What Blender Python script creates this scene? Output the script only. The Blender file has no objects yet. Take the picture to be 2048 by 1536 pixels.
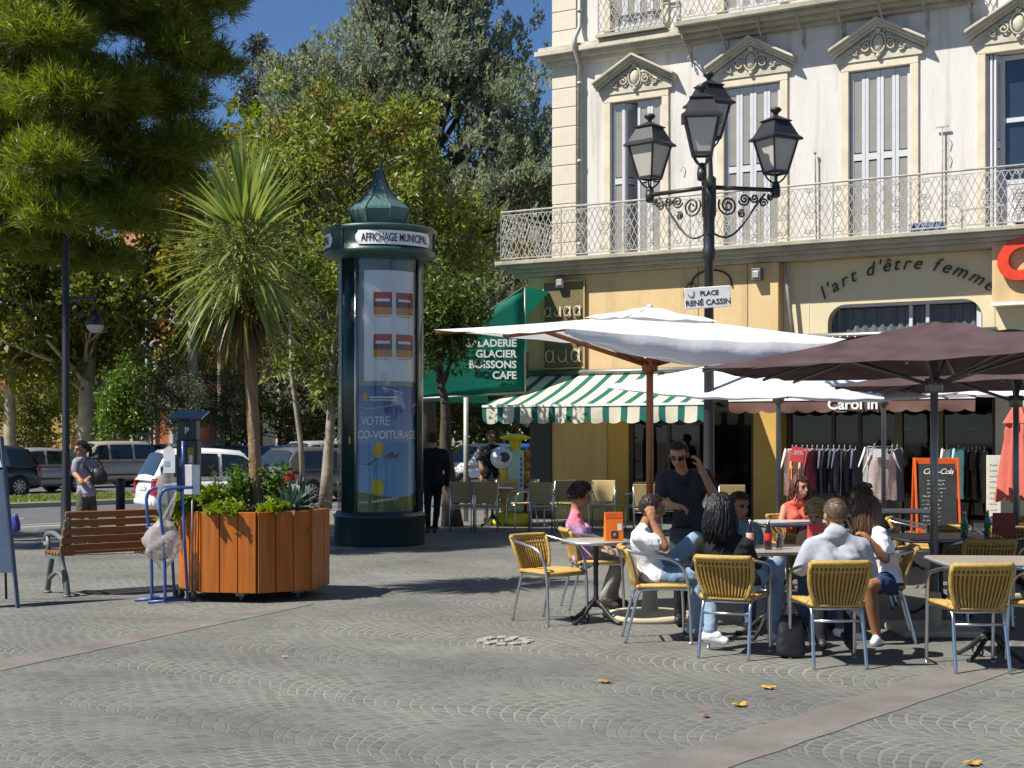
import bpy, bmesh, math, random
import numpy as np
from math import sin, cos, pi, radians, sqrt, atan2
from mathutils import Vector, Matrix, noise

R = random.Random(7)
RN = np.random.default_rng(11)
SC = bpy.context.scene
COL = SC.collection

# ------------------------------------------------------------------ camera
cam_data = bpy.data.cameras.new('camera')
cam = bpy.data.objects.new('camera', cam_data); COL.objects.link(cam)
cam.location = (0, 0, 1.65); cam.rotation_euler = (pi/2, 0, 0)
cam_data.sensor_width = 36; cam_data.lens = 50
cam_data.shift_y = 108/2048
cam_data.clip_start = .1; cam_data.clip_end = 1500
SC.camera = cam
# ------------------------------------------------------------------ sky, sun, exposure
SUN_EL, SUN_AZ = radians(52), radians(23)          # the light travels to the right and a little away
world = bpy.data.worlds.new('World'); SC.world = world; world.use_nodes = True
wn = world.node_tree.nodes; wl = world.node_tree.links
sky = wn.new('ShaderNodeTexSky'); sky.sky_type = 'NISHITA'; sky.sun_disc = False
sky.sun_elevation = SUN_EL; sky.sun_rotation = radians(247); sky.altitude = 600
sky.air_density = 1.0; sky.dust_density = 0.0; sky.ozone_density = 10.0
wl.new(sky.outputs[0], wn['Background'].inputs[0]); wn['Background'].inputs[1].default_value = .062
sd = bpy.data.lights.new('sun', 'SUN'); sd.energy = 5.0; sd.angle = radians(.5); sd.color = (1, .95, .86)
sun = bpy.data.objects.new('sun', sd); COL.objects.link(sun)
sun.rotation_euler = Vector((cos(SUN_EL)*cos(SUN_AZ), cos(SUN_EL)*sin(SUN_AZ), -sin(SUN_EL))).to_track_quat('-Z', 'Y').to_euler()
sun.location = (-30, -10, 40)
SC.view_settings.view_transform = 'Standard'; SC.view_settings.look = 'None'
SC.view_settings.exposure = 0.72; SC.view_settings.gamma = 1; SC.view_settings.use_curve_mapping = False
SC.render.engine = 'CYCLES'
SC.cycles.max_bounces = 6; SC.cycles.transparent_max_bounces = 12
SC.cycles.use_denoising = True

# ------------------------------------------------------------------ where a point of the plan is
F, H, CX, CY = 2844., 1.65, 1024., 876.
def P(px, py, Y): return Vector(((px-CX)/F*Y, Y, H-(py-CY)/F*Y))
def G(px, py, z=0.):
    Y = (H-z)*F/(py-CY); return Vector(((px-CX)/F*Y, Y, z))

# ------------------------------------------------------------------ object helpers
def tag(o, label=None, cat=None, group=None, kind=None):
    if label: o['label'] = label
    if cat: o['category'] = cat
    if group: o['group'] = group
    if kind: o['kind'] = kind
    return o
def thing(name, label, cat, loc=(0, 0, 0), rz=0., group=None):
    o = bpy.data.objects.new(name, None); COL.objects.link(o)
    o.empty_display_size = .1
    o.location = loc; o.rotation_euler = (0, 0, rz)
    return tag(o, label, cat, group)
def dup(root, loc, rz, label=None, group=None):
    r = root.copy(); COL.objects.link(r); r.location = loc; r.rotation_euler = (0, 0, rz)
    if label: r['label'] = label
    if group: r['group'] = group
    for ch in list(root.children):
        c = ch.copy(); COL.objects.link(c); c.parent = r
        for g in list(ch.children):
            d = g.copy(); COL.objects.link(d); d.parent = c
    return r
def link_mesh(name, me, parent=None, mats=()):
    for m in mats: me.materials.append(m)
    o = bpy.data.objects.new(name, me); COL.objects.link(o)
    if parent is not None: o.parent = parent
    return o

class MB:
    """collects shapes and links them as one mesh object"""
    def __init__(s): s.v = []; s.f = []; s.m = []; s.s = []
    def add(s, vs, fs, mi=0, sm=False):
        b = len(s.v); s.v += [tuple(v) for v in vs]
        for f in fs: s.f.append([b+i for i in f]); s.m.append(mi); s.s.append(sm)
        return s
    def box(s, c, d, rot=None, mi=0):
        x, y, z = d[0]/2, d[1]/2, d[2]/2
        vs = [Vector((i*x, j*y, k*z)) for i in (-1, 1) for j in (-1, 1) for k in (-1, 1)]
        if rot is not None: vs = [rot @ v for v in vs]
        c = Vector(c)
        return s.add([v+c for v in vs], [(0,1,3,2),(4,6,7,5),(0,4,5,1),(2,3,7,6),(0,2,6,4),(1,5,7,3)], mi)
    def b2(s, a, b, mi=0):
        a = Vector(a); b = Vector(b)
        return s.box((a+b)/2, (abs(b.x-a.x), abs(b.y-a.y), abs(b.z-a.z)), None, mi)
    def bar(s, a, b, w, h=None, mi=0, up=(0, 0, 1)):
        a = Vector(a); b = Vector(b); d = b-a; L = d.length
        if L < 1e-6: return s
        d.normalize(); u = Vector(up)
        if abs(d.dot(u)) > .98: u = Vector((0, 1, 0))
        sx = d.cross(u).normalized(); sz = sx.cross(d)
        return s.box((a+b)/2, (w, L, h or w), Matrix((sx, d, sz)).transposed(), mi)
    def ring(s, c, ax, r, n, ref=None):
        ax = Vector(ax).normalized()
        u = Vector((0, 0, 1)) if ref is None else Vector(ref)
        if abs(ax.dot(u)) > .95: u = Vector((1, 0, 0))
        a = ax.cross(u).normalized(); b = ax.cross(a)
        return [Vector(c)+a*cos(2*pi*i/n)*r+b*sin(2*pi*i/n)*r for i in range(n)], a
    def tube(s, pts, r, n=8, mi=0, caps=True, closed=False):
        pts = [Vector(p) for p in pts]; N = len(pts)
        rs = r if isinstance(r, (list, tuple)) else [r]*N
        vs = []; a = None
        for i, p in enumerate(pts):
            if closed: t = pts[(i+1) % N]-pts[i-1]
            else: t = pts[min(i+1, N-1)]-pts[max(i-1, 0)]
            if t.length < 1e-9: t = Vector((0, 0, 1))
            t.normalize()
            if a is None:
                u = Vector((0, 0, 1)) if abs(t.z) < .9 else Vector((1, 0, 0))
                a = t.cross(u).normalized()
            else:
                a = (a-t*a.dot(t))
                a = a.normalized() if a.length > 1e-6 else t.orthogonal().normalized()
            b = t.cross(a)
            vs += [p+(a*cos(2*pi*k/n)+b*sin(2*pi*k/n))*rs[i] for k in range(n)]
        fs = []
        for i in range(N if closed else N-1):
            j = (i+1) % N
            for k in range(n):
                l = (k+1) % n; fs.append((i*n+k, i*n+l, j*n+l, j*n+k))
        s.add(vs, fs, mi, True)
        if caps and not closed:
            b0 = len(s.v)-len(vs)
            s.f.append([b0+k for k in range(n)][::-1]); s.m.append(mi); s.s.append(False)
            s.f.append([b0+(N-1)*n+k for k in range(n)]); s.m.append(mi); s.s.append(False)
        return s
    def lathe(s, prof, n=24, c=(0, 0, 0), mi=0, sm=True, a0=0., a1=2*pi, ph=0.):
        c = Vector(c); full = abs(a1-a0-2*pi) < 1e-6; m = n if full else n+1
        vs = [c+Vector((r*sin(ph+a0+(a1-a0)*k/n), -r*cos(ph+a0+(a1-a0)*k/n), z)) for r, z in prof for k in range(m)]
        fs = []
        for i in range(len(prof)-1):
            for k in range(n):
                l = (k+1) % m; fs.append((i*m+k, i*m+l, (i+1)*m+l, (i+1)*m+k))
        return s.add(vs, fs, mi, sm)
    def cone(s, a, b, ra, rb, n=12, mi=0): return s.tube([a, b], [ra, rb], n, mi)
    def ell(s, c, r, rot=None, n=12, mi=0, sm=True):
        c = Vector(c); vs = []; fs = []; k = n//2
        for i in range(k+1):
            t = pi*i/k
            for j in range(n):
                p = 2*pi*j/n
                q = Vector((r[0]*sin(t)*cos(p), r[1]*sin(t)*sin(p), r[2]*cos(t)))
                if rot is not None: q = rot @ q
                vs.append(c+q)
        for i in range(k):
            for j in range(n):
                l = (j+1) % n; fs.append((i*n+j, (i+1)*n+j, (i+1)*n+l, i*n+l))
        return s.add(vs, fs, mi, sm)
    def loft(s, rings, mi=0, sm=True, caps=True, closed=True):
        n = len(rings[0]); vs = [p for r in rings for p in r]; fs = []
        for i in range(len(rings)-1):
            for k in range(n if closed else n-1):
                l = (k+1) % n; fs.append((i*n+k, i*n+l, (i+1)*n+l, (i+1)*n+k))
        b = len(s.v); s.add(vs, fs, mi, sm)
        if caps:
            s.f.append([b+k for k in range(n)][::-1]); s.m.append(mi); s.s.append(False)
            s.f.append([b+(len(rings)-1)*n+k for k in range(n)]); s.m.append(mi); s.s.append(False)
        return s
    def prism(s, poly, off, mi=0, sm=False):
        """poly: 3-D points of one face; off: vector to the other"""
        n = len(poly); off = Vector(off); a = [Vector(p) for p in poly]
        vs = a+[p+off for p in a]
        fs = [tuple(range(n))[::-1], tuple(range(n, 2*n))]+[(i, (i+1) % n, n+(i+1) % n, n+i) for i in range(n)]
        return s.add(vs, fs, mi, sm)
    def grid(s, rows, mi=0, sm=True, closed=False):
        return s.loft(rows, mi, sm, False, closed)
    def build(s, name, mats, parent=None, bevel=0., seg=2, solid=0., sub=0):
        me = bpy.data.meshes.new(name)
        me.from_pydata(s.v, [], s.f)
        me.polygons.foreach_set('material_index', s.m); me.polygons.foreach_set('use_smooth', s.s)
        bm = bmesh.new(); bm.from_mesh(me)
        bmesh.ops.recalc_face_normals(bm, faces=bm.faces); bm.to_mesh(me); bm.free()
        me.update()
        o = link_mesh(name, me, parent, mats if isinstance(mats, (list, tuple)) else [mats])
        if solid: 
            md = o.modifiers.new('thick', 'SOLIDIFY'); md.thickness = solid; md.offset = 0
        if bevel:
            md = o.modifiers.new('edge', 'BEVEL'); md.width = bevel; md.segments = seg; md.limit_method = 'ANGLE'; md.angle_limit = radians(40)
        if sub:
            md = o.modifiers.new('round', 'SUBSURF'); md.levels = sub; md.render_levels = sub
        return o

def bez(p0, p1, p2, p3, n=8):
    p0, p1, p2, p3 = map(Vector, (p0, p1, p2, p3)); out = []
    for i in range(n+1):
        t = i/n; u = 1-t
        out.append(p0*u**3+p1*3*u*u*t+p2*3*u*t*t+p3*t**3)
    return out
def spiral(c, r0, r1, a0, turns, ux, uz, n=22):
    c = Vector(c); ux = Vector(ux); uz = Vector(uz)
    return [c+(ux*cos(a0+2*pi*turns*i/n)+uz*sin(a0+2*pi*turns*i/n))*(r0+(r1-r0)*i/n) for i in range(n+1)]
def smoothpath(pts, n=5):
    pts = [Vector(p) for p in pts]; out = []
    for i in range(len(pts)-1):
        a = pts[max(i-1, 0)]; b = pts[i]; c = pts[i+1]; d = pts[min(i+2, len(pts)-1)]
        for k in range(n):
            t = k/n
            out.append(.5*((2*b)+(c-a)*t+(2*a-5*b+4*c-d)*t*t+(3*b-a-3*c+d)*t**3))
    return out+[pts[-1]]

# ------------------------------------------------------------------ materials
def srgb(r, g, b):
    f = lambda c: ((c/255+.055)/1.055)**2.4 if c > 10 else c/255/12.92
    return (f(r), f(g), f(b))
MATS = {}
def nt(name):
    m = bpy.data.materials.new(name); m.use_nodes = True
    return m, m.node_tree.nodes, m.node_tree.links, m.node_tree.nodes['Principled BSDF']
def N(nodes, kind, **kw):
    n = nodes.new('ShaderNode'+kind)
    for k, v in kw.items(): setattr(n, k, v)
    return n
def mix(nodes, links, fac, a, b, mode='MIX'):
    n = N(nodes, 'Mix', data_type='RGBA', blend_type=mode)
    for sock, val in ((n.inputs[0], fac), (n.inputs[6], a), (n.inputs[7], b)):
        if hasattr(val, 'links') or hasattr(val, 'is_linked'): links.new(val, sock)
        elif isinstance(val, (int, float)): sock.default_value = val
        else: sock.default_value = (*val[:3], 1)
    return n.outputs[2]
def M(name, col, rough=.6, metal=0., var=.12, scale=6., bump=0., bscale=60., stain=None, stain_amt=.5, stain_scale=2., stretch=None, spec=.5, coat=0., trans=0., streak=None):
    if name in MATS: return MATS[name]
    m, n, l, b = nt(name)
    tc = N(n, 'TexCoord'); mp = N(n, 'Mapping'); l.new(tc.outputs['Object'], mp.inputs[0])
    if stretch: mp.inputs['Scale'].default_value = stretch
    nz = N(n, 'TexNoise'); nz.inputs['Scale'].default_value = scale; nz.inputs['Detail'].default_value = 5; nz.inputs['Roughness'].default_value = .62
    l.new(mp.outputs[0], nz.inputs['Vector'])
    rp = N(n, 'ValToRGB'); rp.color_ramp.elements[0].position = .3; rp.color_ramp.elements[1].position = .7
    rp.color_ramp.elements[0].color = (*[c*(1-var) for c in col], 1); rp.color_ramp.elements[1].color = (*[min(1, c*(1+var)) for c in col], 1)
    l.new(nz.outputs[0], rp.inputs[0]); out = rp.outputs[0]
    if stain:
        n2 = N(n, 'TexNoise'); n2.inputs['Scale'].default_value = stain_scale; n2.inputs['Detail'].default_value = 7; n2.inputs['Roughness'].default_value = .7
        l.new(mp.outputs[0], n2.inputs['Vector'])
        r2 = N(n, 'ValToRGB'); r2.color_ramp.elements[0].position = .5; r2.color_ramp.elements[1].position = .72
        r2.color_ramp.elements[0].color = (0, 0, 0, 1); r2.color_ramp.elements[1].color = (stain_amt,)*3+(1,)
        l.new(n2.outputs[0], r2.inputs[0]); out = mix(n, l, r2.outputs[0], out, stain)
    if streak:                      # (colour, amount, scale, stretch): rain streaks and grime with an outline of their own
        m2 = N(n, 'Mapping'); m2.inputs['Scale'].default_value = streak[3]; l.new(tc.outputs['Object'], m2.inputs[0])
        n4 = N(n, 'TexNoise'); n4.inputs['Scale'].default_value = streak[2]; n4.inputs['Detail'].default_value = 8; n4.inputs['Roughness'].default_value = .6; l.new(m2.outputs[0], n4.inputs['Vector'])
        r4 = N(n, 'ValToRGB'); r4.color_ramp.elements[0].position = .52; r4.color_ramp.elements[1].position = .70
        r4.color_ramp.elements[0].color = (0, 0, 0, 1); r4.color_ramp.elements[1].color = (streak[1],)*3+(1,); l.new(n4.outputs[0], r4.inputs[0]); out = mix(n, l, r4.outputs[0], out, streak[0])
    l.new(out, b.inputs['Base Color'])
    b.inputs['Roughness'].default_value = rough; b.inputs['Metallic'].default_value = metal
    b.inputs['Specular IOR Level'].default_value = spec
    if coat: b.inputs['Coat Weight'].default_value = coat; b.inputs['Coat Roughness'].default_value = .05
    if trans: b.inputs['Transmission Weight'].default_value = trans
    if bump:
        n3 = N(n, 'TexNoise'); n3.inputs['Scale'].default_value = bscale; n3.inputs['Detail'].default_value = 4
        l.new(mp.outputs[0], n3.inputs['Vector'])
        bp = N(n, 'Bump'); bp.inputs['Strength'].default_value = bump; bp.inputs['Distance'].default_value = .02
        l.new(n3.outputs[0], bp.inputs['Height']); l.new(bp.outputs[0], b.inputs['Normal'])
    MATS[name] = m; return m
def leafmat(name, cols, tl=.3, rough=.45, gloss=.4):
    """foliage: colour picked per leaf, some light passing through"""
    m, n, l, b = nt(name)
    g = N(n, 'NewGeometry'); rp = N(n, 'ValToRGB')
    el = rp.color_ramp.elements
    for i, c in enumerate(cols):
        p = i/(len(cols)-1)
        e = el[0] if i == 0 else (el[1] if i == len(cols)-1 else el.new(p))
        e.position = p; e.color = (*c, 1)
    l.new(g.outputs['Random Per Island'], rp.inputs[0]); l.new(rp.outputs[0], b.inputs['Base Color'])
    b.inputs['Roughness'].default_value = rough; b.inputs['Specular IOR Level'].default_value = gloss
    t = N(n, 'BsdfTranslucent'); hs = N(n, 'HueSaturation'); hs.inputs['Value'].default_value = 1.5; hs.inputs['Saturation'].default_value = 1.1
    l.new(rp.outputs[0], hs.inputs['Color']); l.new(hs.outputs[0], t.inputs[0])
    mx = N(n, 'MixShader'); mx.inputs[0].default_value = tl
    l.new(b.outputs[0], mx.inputs[1]); l.new(t.outputs[0], mx.inputs[2])
    l.new(mx.outputs[0], n['Material Output'].inputs[0])
    MATS[name] = m; return m
def clothmat(name, col, tl=.35, rough=.8, var=.06, scale=3., stripes=None, clear=0., fold=(.25, .03, 9)):
    m, n, l, b = nt(name)
    tc = N(n, 'TexCoord'); nz = N(n, 'TexNoise'); nz.inputs['Scale'].default_value = scale; nz.inputs['Detail'].default_value = 6
    l.new(tc.outputs['Object'], nz.inputs['Vector'])
    out = mix(n, l, nz.outputs[0], [c*(1-var) for c in col], [min(1, c*(1+var)) for c in col])
    if stripes:
        sep = N(n, 'SeparateXYZ'); l.new(tc.outputs['Object'], sep.inputs[0])
        a = N(n, 'Math', operation='MULTIPLY'); a.inputs[1].default_value = 1/stripes[0]; l.new(sep.outputs[0], a.inputs[0])
        fr = N(n, 'Math', operation='FRACT'); l.new(a.outputs[0], fr.inputs[0])
        lt = N(n, 'Math', operation='LESS_THAN'); lt.inputs[1].default_value = stripes[2]; l.new(fr.outputs[0], lt.inputs[0])
        out = mix(n, l, lt.outputs[0], out, stripes[1])
    l.new(out, b.inputs['Base Color']); b.inputs['Roughness'].default_value = rough; b.inputs['Specular IOR Level'].default_value = .2
    wv = N(n, 'TexNoise'); wv.inputs['Scale'].default_value = fold[2]; wv.inputs['Detail'].default_value = 3 if fold[2] > 4 else .5; l.new(tc.outputs['Object'], wv.inputs['Vector'])
    bp = N(n, 'Bump'); bp.inputs['Strength'].default_value = fold[0]; bp.inputs['Distance'].default_value = fold[1]; l.new(wv.outputs[0], bp.inputs['Height']); l.new(bp.outputs[0], b.inputs['Normal'])
    t = N(n, 'BsdfTranslucent'); l.new(out, t.inputs[0])
    mx = N(n, 'MixShader'); mx.inputs[0].default_value = tl
    l.new(b.outputs[0], mx.inputs[1]); l.new(t.outputs[0], mx.inputs[2]); l.new(mx.outputs[0], n['Material Output'].inputs[0])
    if clear:
        tr = N(n, 'BsdfTransparent'); m2 = N(n, 'MixShader'); m2.inputs[0].default_value = clear
        l.new(mx.outputs[0], m2.inputs[1]); l.new(tr.outputs[0], m2.inputs[2]); l.new(m2.outputs[0], n['Material Output'].inputs[0])
    MATS[name] = m; return m
def glassmat(name, tint=(1, 1, 1), refl=.12, rough=.02):
    m, n, l, b = nt(name)
    t = N(n, 'BsdfTransparent'); t.inputs[0].default_value = (*tint, 1)
    g = N(n, 'BsdfGlossy'); g.inputs['Roughness'].default_value = rough
    fr = N(n, 'LayerWeight'); fr.inputs[0].default_value = .25
    ad = N(n, 'Math', operation='MULTIPLY_ADD'); ad.inputs[1].default_value = .6; ad.inputs[2].default_value = refl*.5
    l.new(fr.outputs['Fresnel'], ad.inputs[0])
    mx = N(n, 'MixShader'); l.new(ad.outputs[0], mx.inputs[0]); l.new(t.outputs[0], mx.inputs[1]); l.new(g.outputs[0], mx.inputs[2])
    l.new(mx.outputs[0], n['Material Output'].inputs[0]); MATS[name] = m; return m

# ------------------------------------------------------------------ lettering
def text_mesh(txt, size, extrude=.004, align='CENTER', shear=0., spacing=1.0, bold=0., res=3):
    cu = bpy.data.curves.new('lettering', 'FONT'); cu.body = txt; cu.size = size; cu.extrude = extrude
    cu.align_x = align; cu.shear = shear; cu.space_character = spacing; cu.offset = bold; cu.resolution_u = res
    o = bpy.data.objects.new('lettering', cu); COL.objects.link(o)
    dg = bpy.context.evaluated_depsgraph_get(); dg.update()
    me = bpy.data.meshes.new_from_object(o.evaluated_get(dg))
    bpy.data.objects.remove(o); return me
def text(txt, size, mat, mtx, parent=None, name='lettering', warp=None, **kw):
    """text laid in the local XY plane, then moved by mtx (or warped vertex by vertex)"""
    me = text_mesh(txt, size, **kw)
    if warp:
        for v in me.vertices: v.co = warp(v.co)
    else: me.transform(mtx)
    me.materials.clear()
    return link_mesh(name, me, parent, [mat])
def frame_mtx(o, x, y):
    x = Vector(x).normalized(); y = Vector(y).normalized(); z = x.cross(y)
    m = Matrix((x, y, z)).transposed().to_4x4(); m.translation = Vector(o); return m

# ------------------------------------------------------------------ leaves
def leaves(name, mat, Pt, A, Ln, Wd, parent=None, seed=0, droop=0.):
    """one rhombus per leaf: Pt (n,3) root, A (n,3) unit axis, Ln (n) length, Wd (n) width"""
    rg = np.random.default_rng(seed); n = len(Pt)
    B = rg.normal(size=(n, 3)); B -= (B*A).sum(1)[:, None]*A; B /= np.linalg.norm(B, axis=1)[:, None]+1e-9
    C = np.cross(A, B)
    mid = Pt+A*Ln[:, None]*.45+C*(Wd*.18)[:, None]
    tip = Pt+A*Ln[:, None]; tip[:, 2] -= droop*Ln
    V = np.stack([Pt, mid+B*Wd[:, None]*.5, tip, mid-B*Wd[:, None]*.5], 1).reshape(-1, 3)
    me = bpy.data.meshes.new(name)
    me.vertices.add(4*n); me.vertices.foreach_set('co', V.astype(np.float32).ravel())
    me.loops.add(4*n); me.loops.foreach_set('vertex_index', np.arange(4*n, dtype=np.int32))
    me.polygons.add(n); me.polygons.foreach_set('loop_start', np.arange(0, 4*n, 4, dtype=np.int32))
    me.polygons.foreach_set('loop_total', np.full(n, 4, dtype=np.int32))
    me.update(calc_edges=True); me.validate()
    return link_mesh(name, me, parent, [mat])
def unit(a): return a/(np.linalg.norm(a, axis=1)[:, None]+1e-9)
# ================================================================== materials of the setting
def cobbles(name, angle, W=1.12, RAD=.69, base=(.134, .139, .133)):
    """setts laid in segmental arcs"""
    m, n, l, b = nt(name)
    def math(op, a, bb=None, c=None):
        k = N(n, 'Math', operation=op)
        for i, v in enumerate((a, bb, c)):
            if v is None: continue
            if isinstance(v, (int, float)): k.inputs[i].default_value = v
            else: l.new(v, k.inputs[i])
        return k.outputs[0]
    tc = N(n, 'TexCoord'); mp = N(n, 'Mapping'); mp.inputs['Rotation'].default_value = (0, 0, angle)
    l.new(tc.outputs['Object'], mp.inputs[0])
    w = N(n, 'TexNoise'); w.inputs['Scale'].default_value = 1.1; w.inputs['Detail'].default_value = 3; l.new(mp.outputs[0], w.inputs['Vector'])
    w2 = N(n, 'TexNoise'); w2.inputs['Scale'].default_value = 9; w2.inputs['Detail'].default_value = 2; l.new(mp.outputs[0], w2.inputs['Vector'])
    sp = N(n, 'SeparateXYZ'); l.new(mp.outputs[0], sp.inputs[0])
    ws = N(n, 'SeparateXYZ'); l.new(w.outputs['Color'], ws.inputs[0])
    w2s = N(n, 'SeparateXYZ'); l.new(w2.outputs['Color'], w2s.inputs[0])
    x = math('ADD', math('ADD', sp.outputs[0], math('MULTIPLY', math('SUBTRACT', ws.outputs[0], .5), .22)), math('MULTIPLY', math('SUBTRACT', w2s.outputs[0], .5), .03))
    y = math('ADD', math('ADD', sp.outputs[1], math('MULTIPLY', math('SUBTRACT', ws.outputs[1], .5), .22)), math('MULTIPLY', math('SUBTRACT', w2s.outputs[1], .5), .03))
    col = math('FLOOR', math('DIVIDE', x, W))
    xl = math('SUBTRACT', math('SUBTRACT', x, math('MULTIPLY', col, W)), W/2)
    arc = math('SQRT', math('MAXIMUM', math('SUBTRACT', RAD*RAD, math('MULTIPLY', xl, xl)), .02))
    s = math('ADD', math('SUBTRACT', y, arc), math('MULTIPLY', col, .037))
    al = math('MULTIPLY', math('ARCSINE', math('DIVIDE', xl, RAD)), RAD)
    al = math('ADD', al, math('MULTIPLY', col, 3.17))
    cb = N(n, 'CombineXYZ'); l.new(al, cb.inputs[0]); l.new(s, cb.inputs[1])
    bk = N(n, 'TexBrick'); bk.offset = .5
    l.new(cb.outputs[0], bk.inputs['Vector'])
    bk.inputs['Scale'].default_value = 1; bk.inputs['Brick Width'].default_value = .108; bk.inputs['Row Height'].default_value = .09
    bk.inputs['Mortar Size'].default_value = .0115; bk.inputs['Mortar Smooth'].default_value = .35; bk.inputs['Bias'].default_value = 0
    bk.inputs['Color1'].default_value = (*[c*.80 for c in base], 1); bk.inputs['Color2'].default_value = (*[c*1.12 for c in base], 1)
    bk.inputs['Mortar'].default_value = (.225, .22, .188, 1)
    # worn places where the joints are dark instead of sandy
    big = N(n, 'TexNoise'); big.inputs['Scale'].default_value = .55; big.inputs['Detail'].default_value = 6; big.inputs['Roughness'].default_value = .65; l.new(tc.outputs['Object'], big.inputs['Vector'])
    rb = N(n, 'ValToRGB'); rb.color_ramp.elements[0].position = .30; rb.color_ramp.elements[1].position = .60
    l.new(big.outputs[0], rb.inputs[0])
    dark = mix(n, l, bk.outputs['Fac'], bk.outputs['Color'], (.10, .098, .093))
    c = mix(n, l, rb.outputs[0], dark, bk.outputs['Color'])
    fine = N(n, 'TexNoise'); fine.inputs['Scale'].default_value = 42; fine.inputs['Detail'].default_value = 6; fine.inputs['Roughness'].default_value = .75; l.new(tc.outputs['Object'], fine.inputs['Vector'])
    c = mix(n, l, .85, c, mix(n, l, fine.outputs[0], (.28, .28, .285), (.74, .74, .73)), 'OVERLAY')
    st = N(n, 'TexNoise'); st.inputs['Scale'].default_value = .42; st.inputs['Detail'].default_value = 8; st.inputs['Roughness'].default_value = .6; l.new(tc.outputs['Object'], st.inputs['Vector'])
    rs = N(n, 'ValToRGB'); rs.color_ramp.elements[0].position = .35; rs.color_ramp.elements[1].position = .65
    rs.color_ramp.elements[0].color = (.76, .75, .74, 1); rs.color_ramp.elements[1].color = (1.10, 1.10, 1.06, 1); l.new(st.outputs[0], rs.inputs[0])
    c = mix(n, l, 1., c, rs.outputs[0], 'MULTIPLY')
    # small dark grime specks
    sk = N(n, 'TexVoronoi'); sk.inputs['Scale'].default_value = 2.3; l.new(tc.outputs['Object'], sk.inputs['Vector'])
    rk = N(n, 'ValToRGB'); rk.color_ramp.elements[0].position = .02; rk.color_ramp.elements[1].position = .05
    rk.color_ramp.elements[0].color = (.45, .44, .4, 1); rk.color_ramp.elements[1].color = (1, 1, 1, 1); l.new(sk.outputs[0], rk.inputs[0])
    c = mix(n, l, 1., c, rk.outputs[0], 'MULTIPLY')
    l.new(c, b.inputs['Base Color']); b.inputs['Roughness'].default_value = .75; b.inputs['Specular IOR Level'].default_value = .35
    inv = math('SUBTRACT', 1., bk.outputs['Fac'])
    hgt = math('ADD', inv, math('MULTIPLY', fine.outputs[0], .55))
    bp = N(n, 'Bump'); bp.inputs['Strength'].default_value = .6; bp.inputs['Distance'].default_value = .010
    l.new(hgt, bp.inputs['Height']); l.new(bp.outputs[0], b.inputs['Normal'])
    MATS[name] = m; return m

m_cob = cobbles('granite_setts', radians(-55))
m_asph = M('asphalt', (.095, .095, .098), .85, var=.2, scale=3, bump=.4, bscale=300)
m_earth = M('park_soil', (.13, .11, .075), .95, var=.3, scale=1.2, bump=.4, bscale=30)
m_band = M('worn_pink_paving', (.158, .142, .126), .85, var=.25, scale=2.2, bump=.5, bscale=120, stain=(.125, .126, .12), stain_amt=.9, stain_scale=1.6)
m_kerb = M('kerb_stone', (.34, .33, .30), .8, var=.12, scale=5, bump=.3)
m_white = M('road_paint', (.45, .45, .43), .7, var=.15, scale=8)
m_turf = M('turf_soil', (.08, .11, .025), .95, var=.4, scale=2)

# ================================================================== the ground
g = MB(); g.add([(-500, -300, -.13), (500, -300, -.13), (500, 700, -.13), (-500, 700, -.13)], [(0, 1, 2, 3)])
tag(g.build('ground', m_earth), kind='structure')
K0 = Vector((-9.07, 26.5, 0)); KD = Vector((.68, .733, 0)).normalized(); KN = Vector((-KD.y, KD.x, 0))
def ST(a, p, z=0.):                     # a metres along the kerb, p metres across the street
    v = K0+KD*a+KN*p; return Vector((v.x, v.y, z))
def strip(name, p0, p1, z, mat, a0=-70, a1=110):
    s = MB(); s.add([ST(a0, p0, z), ST(a1, p0, z), ST(a1, p1, z), ST(a0, p1, z)], [(0, 1, 2, 3)])
    return tag(s.build(name, mat), kind='structure')
s = MB(); q = [ST(-70, -.16), ST(110, -.16), ST(110, -110), ST(-70, -110)]
s.prism([v+Vector((0, 0, -.135)) for v in q], (0, 0, .135)); tag(s.build('plaza_paving', m_cob), kind='structure')
def kerb(p0, p1, z=.004, a0=-70, a1=110):
    s = MB(); s.prism([ST(a0, p0, -.135), ST(a1, p0, -.135), ST(a1, p1, -.135), ST(a0, p1, -.135)], (0, 0, .135+z))
    tag(s.build('kerb', m_kerb, bevel=.015), kind='structure')
kerb(-.16, 0)
strip('road', 0, 8.9, -.122, m_asph); kerb(8.9, 9.06)
strip('verge_soil', 9.06, 13.2, -.01, m_turf); kerb(13.2, 13.36)
strip('parking_road', 13.36, 23.5, -.121, m_asph); kerb(23.5, 23.66)
m_gravel = M('park_gravel', (.36, .32, .25), .95, var=.2, scale=3, bump=.5, bscale=90)
strip('park_path', 23.66, 32, -.02, m_gravel)
for k in range(-10, 22):
    s = MB(); s.add([ST(k*4.5, 4.45, -.117), ST(k*4.5+2.4, 4.45, -.117), ST(k*4.5+2.4, 4.57, -.117), ST(k*4.5, 4.57, -.117)], [(0, 1, 2, 3)])
    tag(s.build('road_marking', m_white), kind='structure')
s = MB(); s.add([ST(-40, 2.25, -.117), ST(60, 2.25, -.117), ST(60, 2.35, -.117), ST(-40, 2.35, -.117)], [(0, 1, 2, 3)]); tag(s.build('road_marking', m_white), kind='structure')
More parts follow.
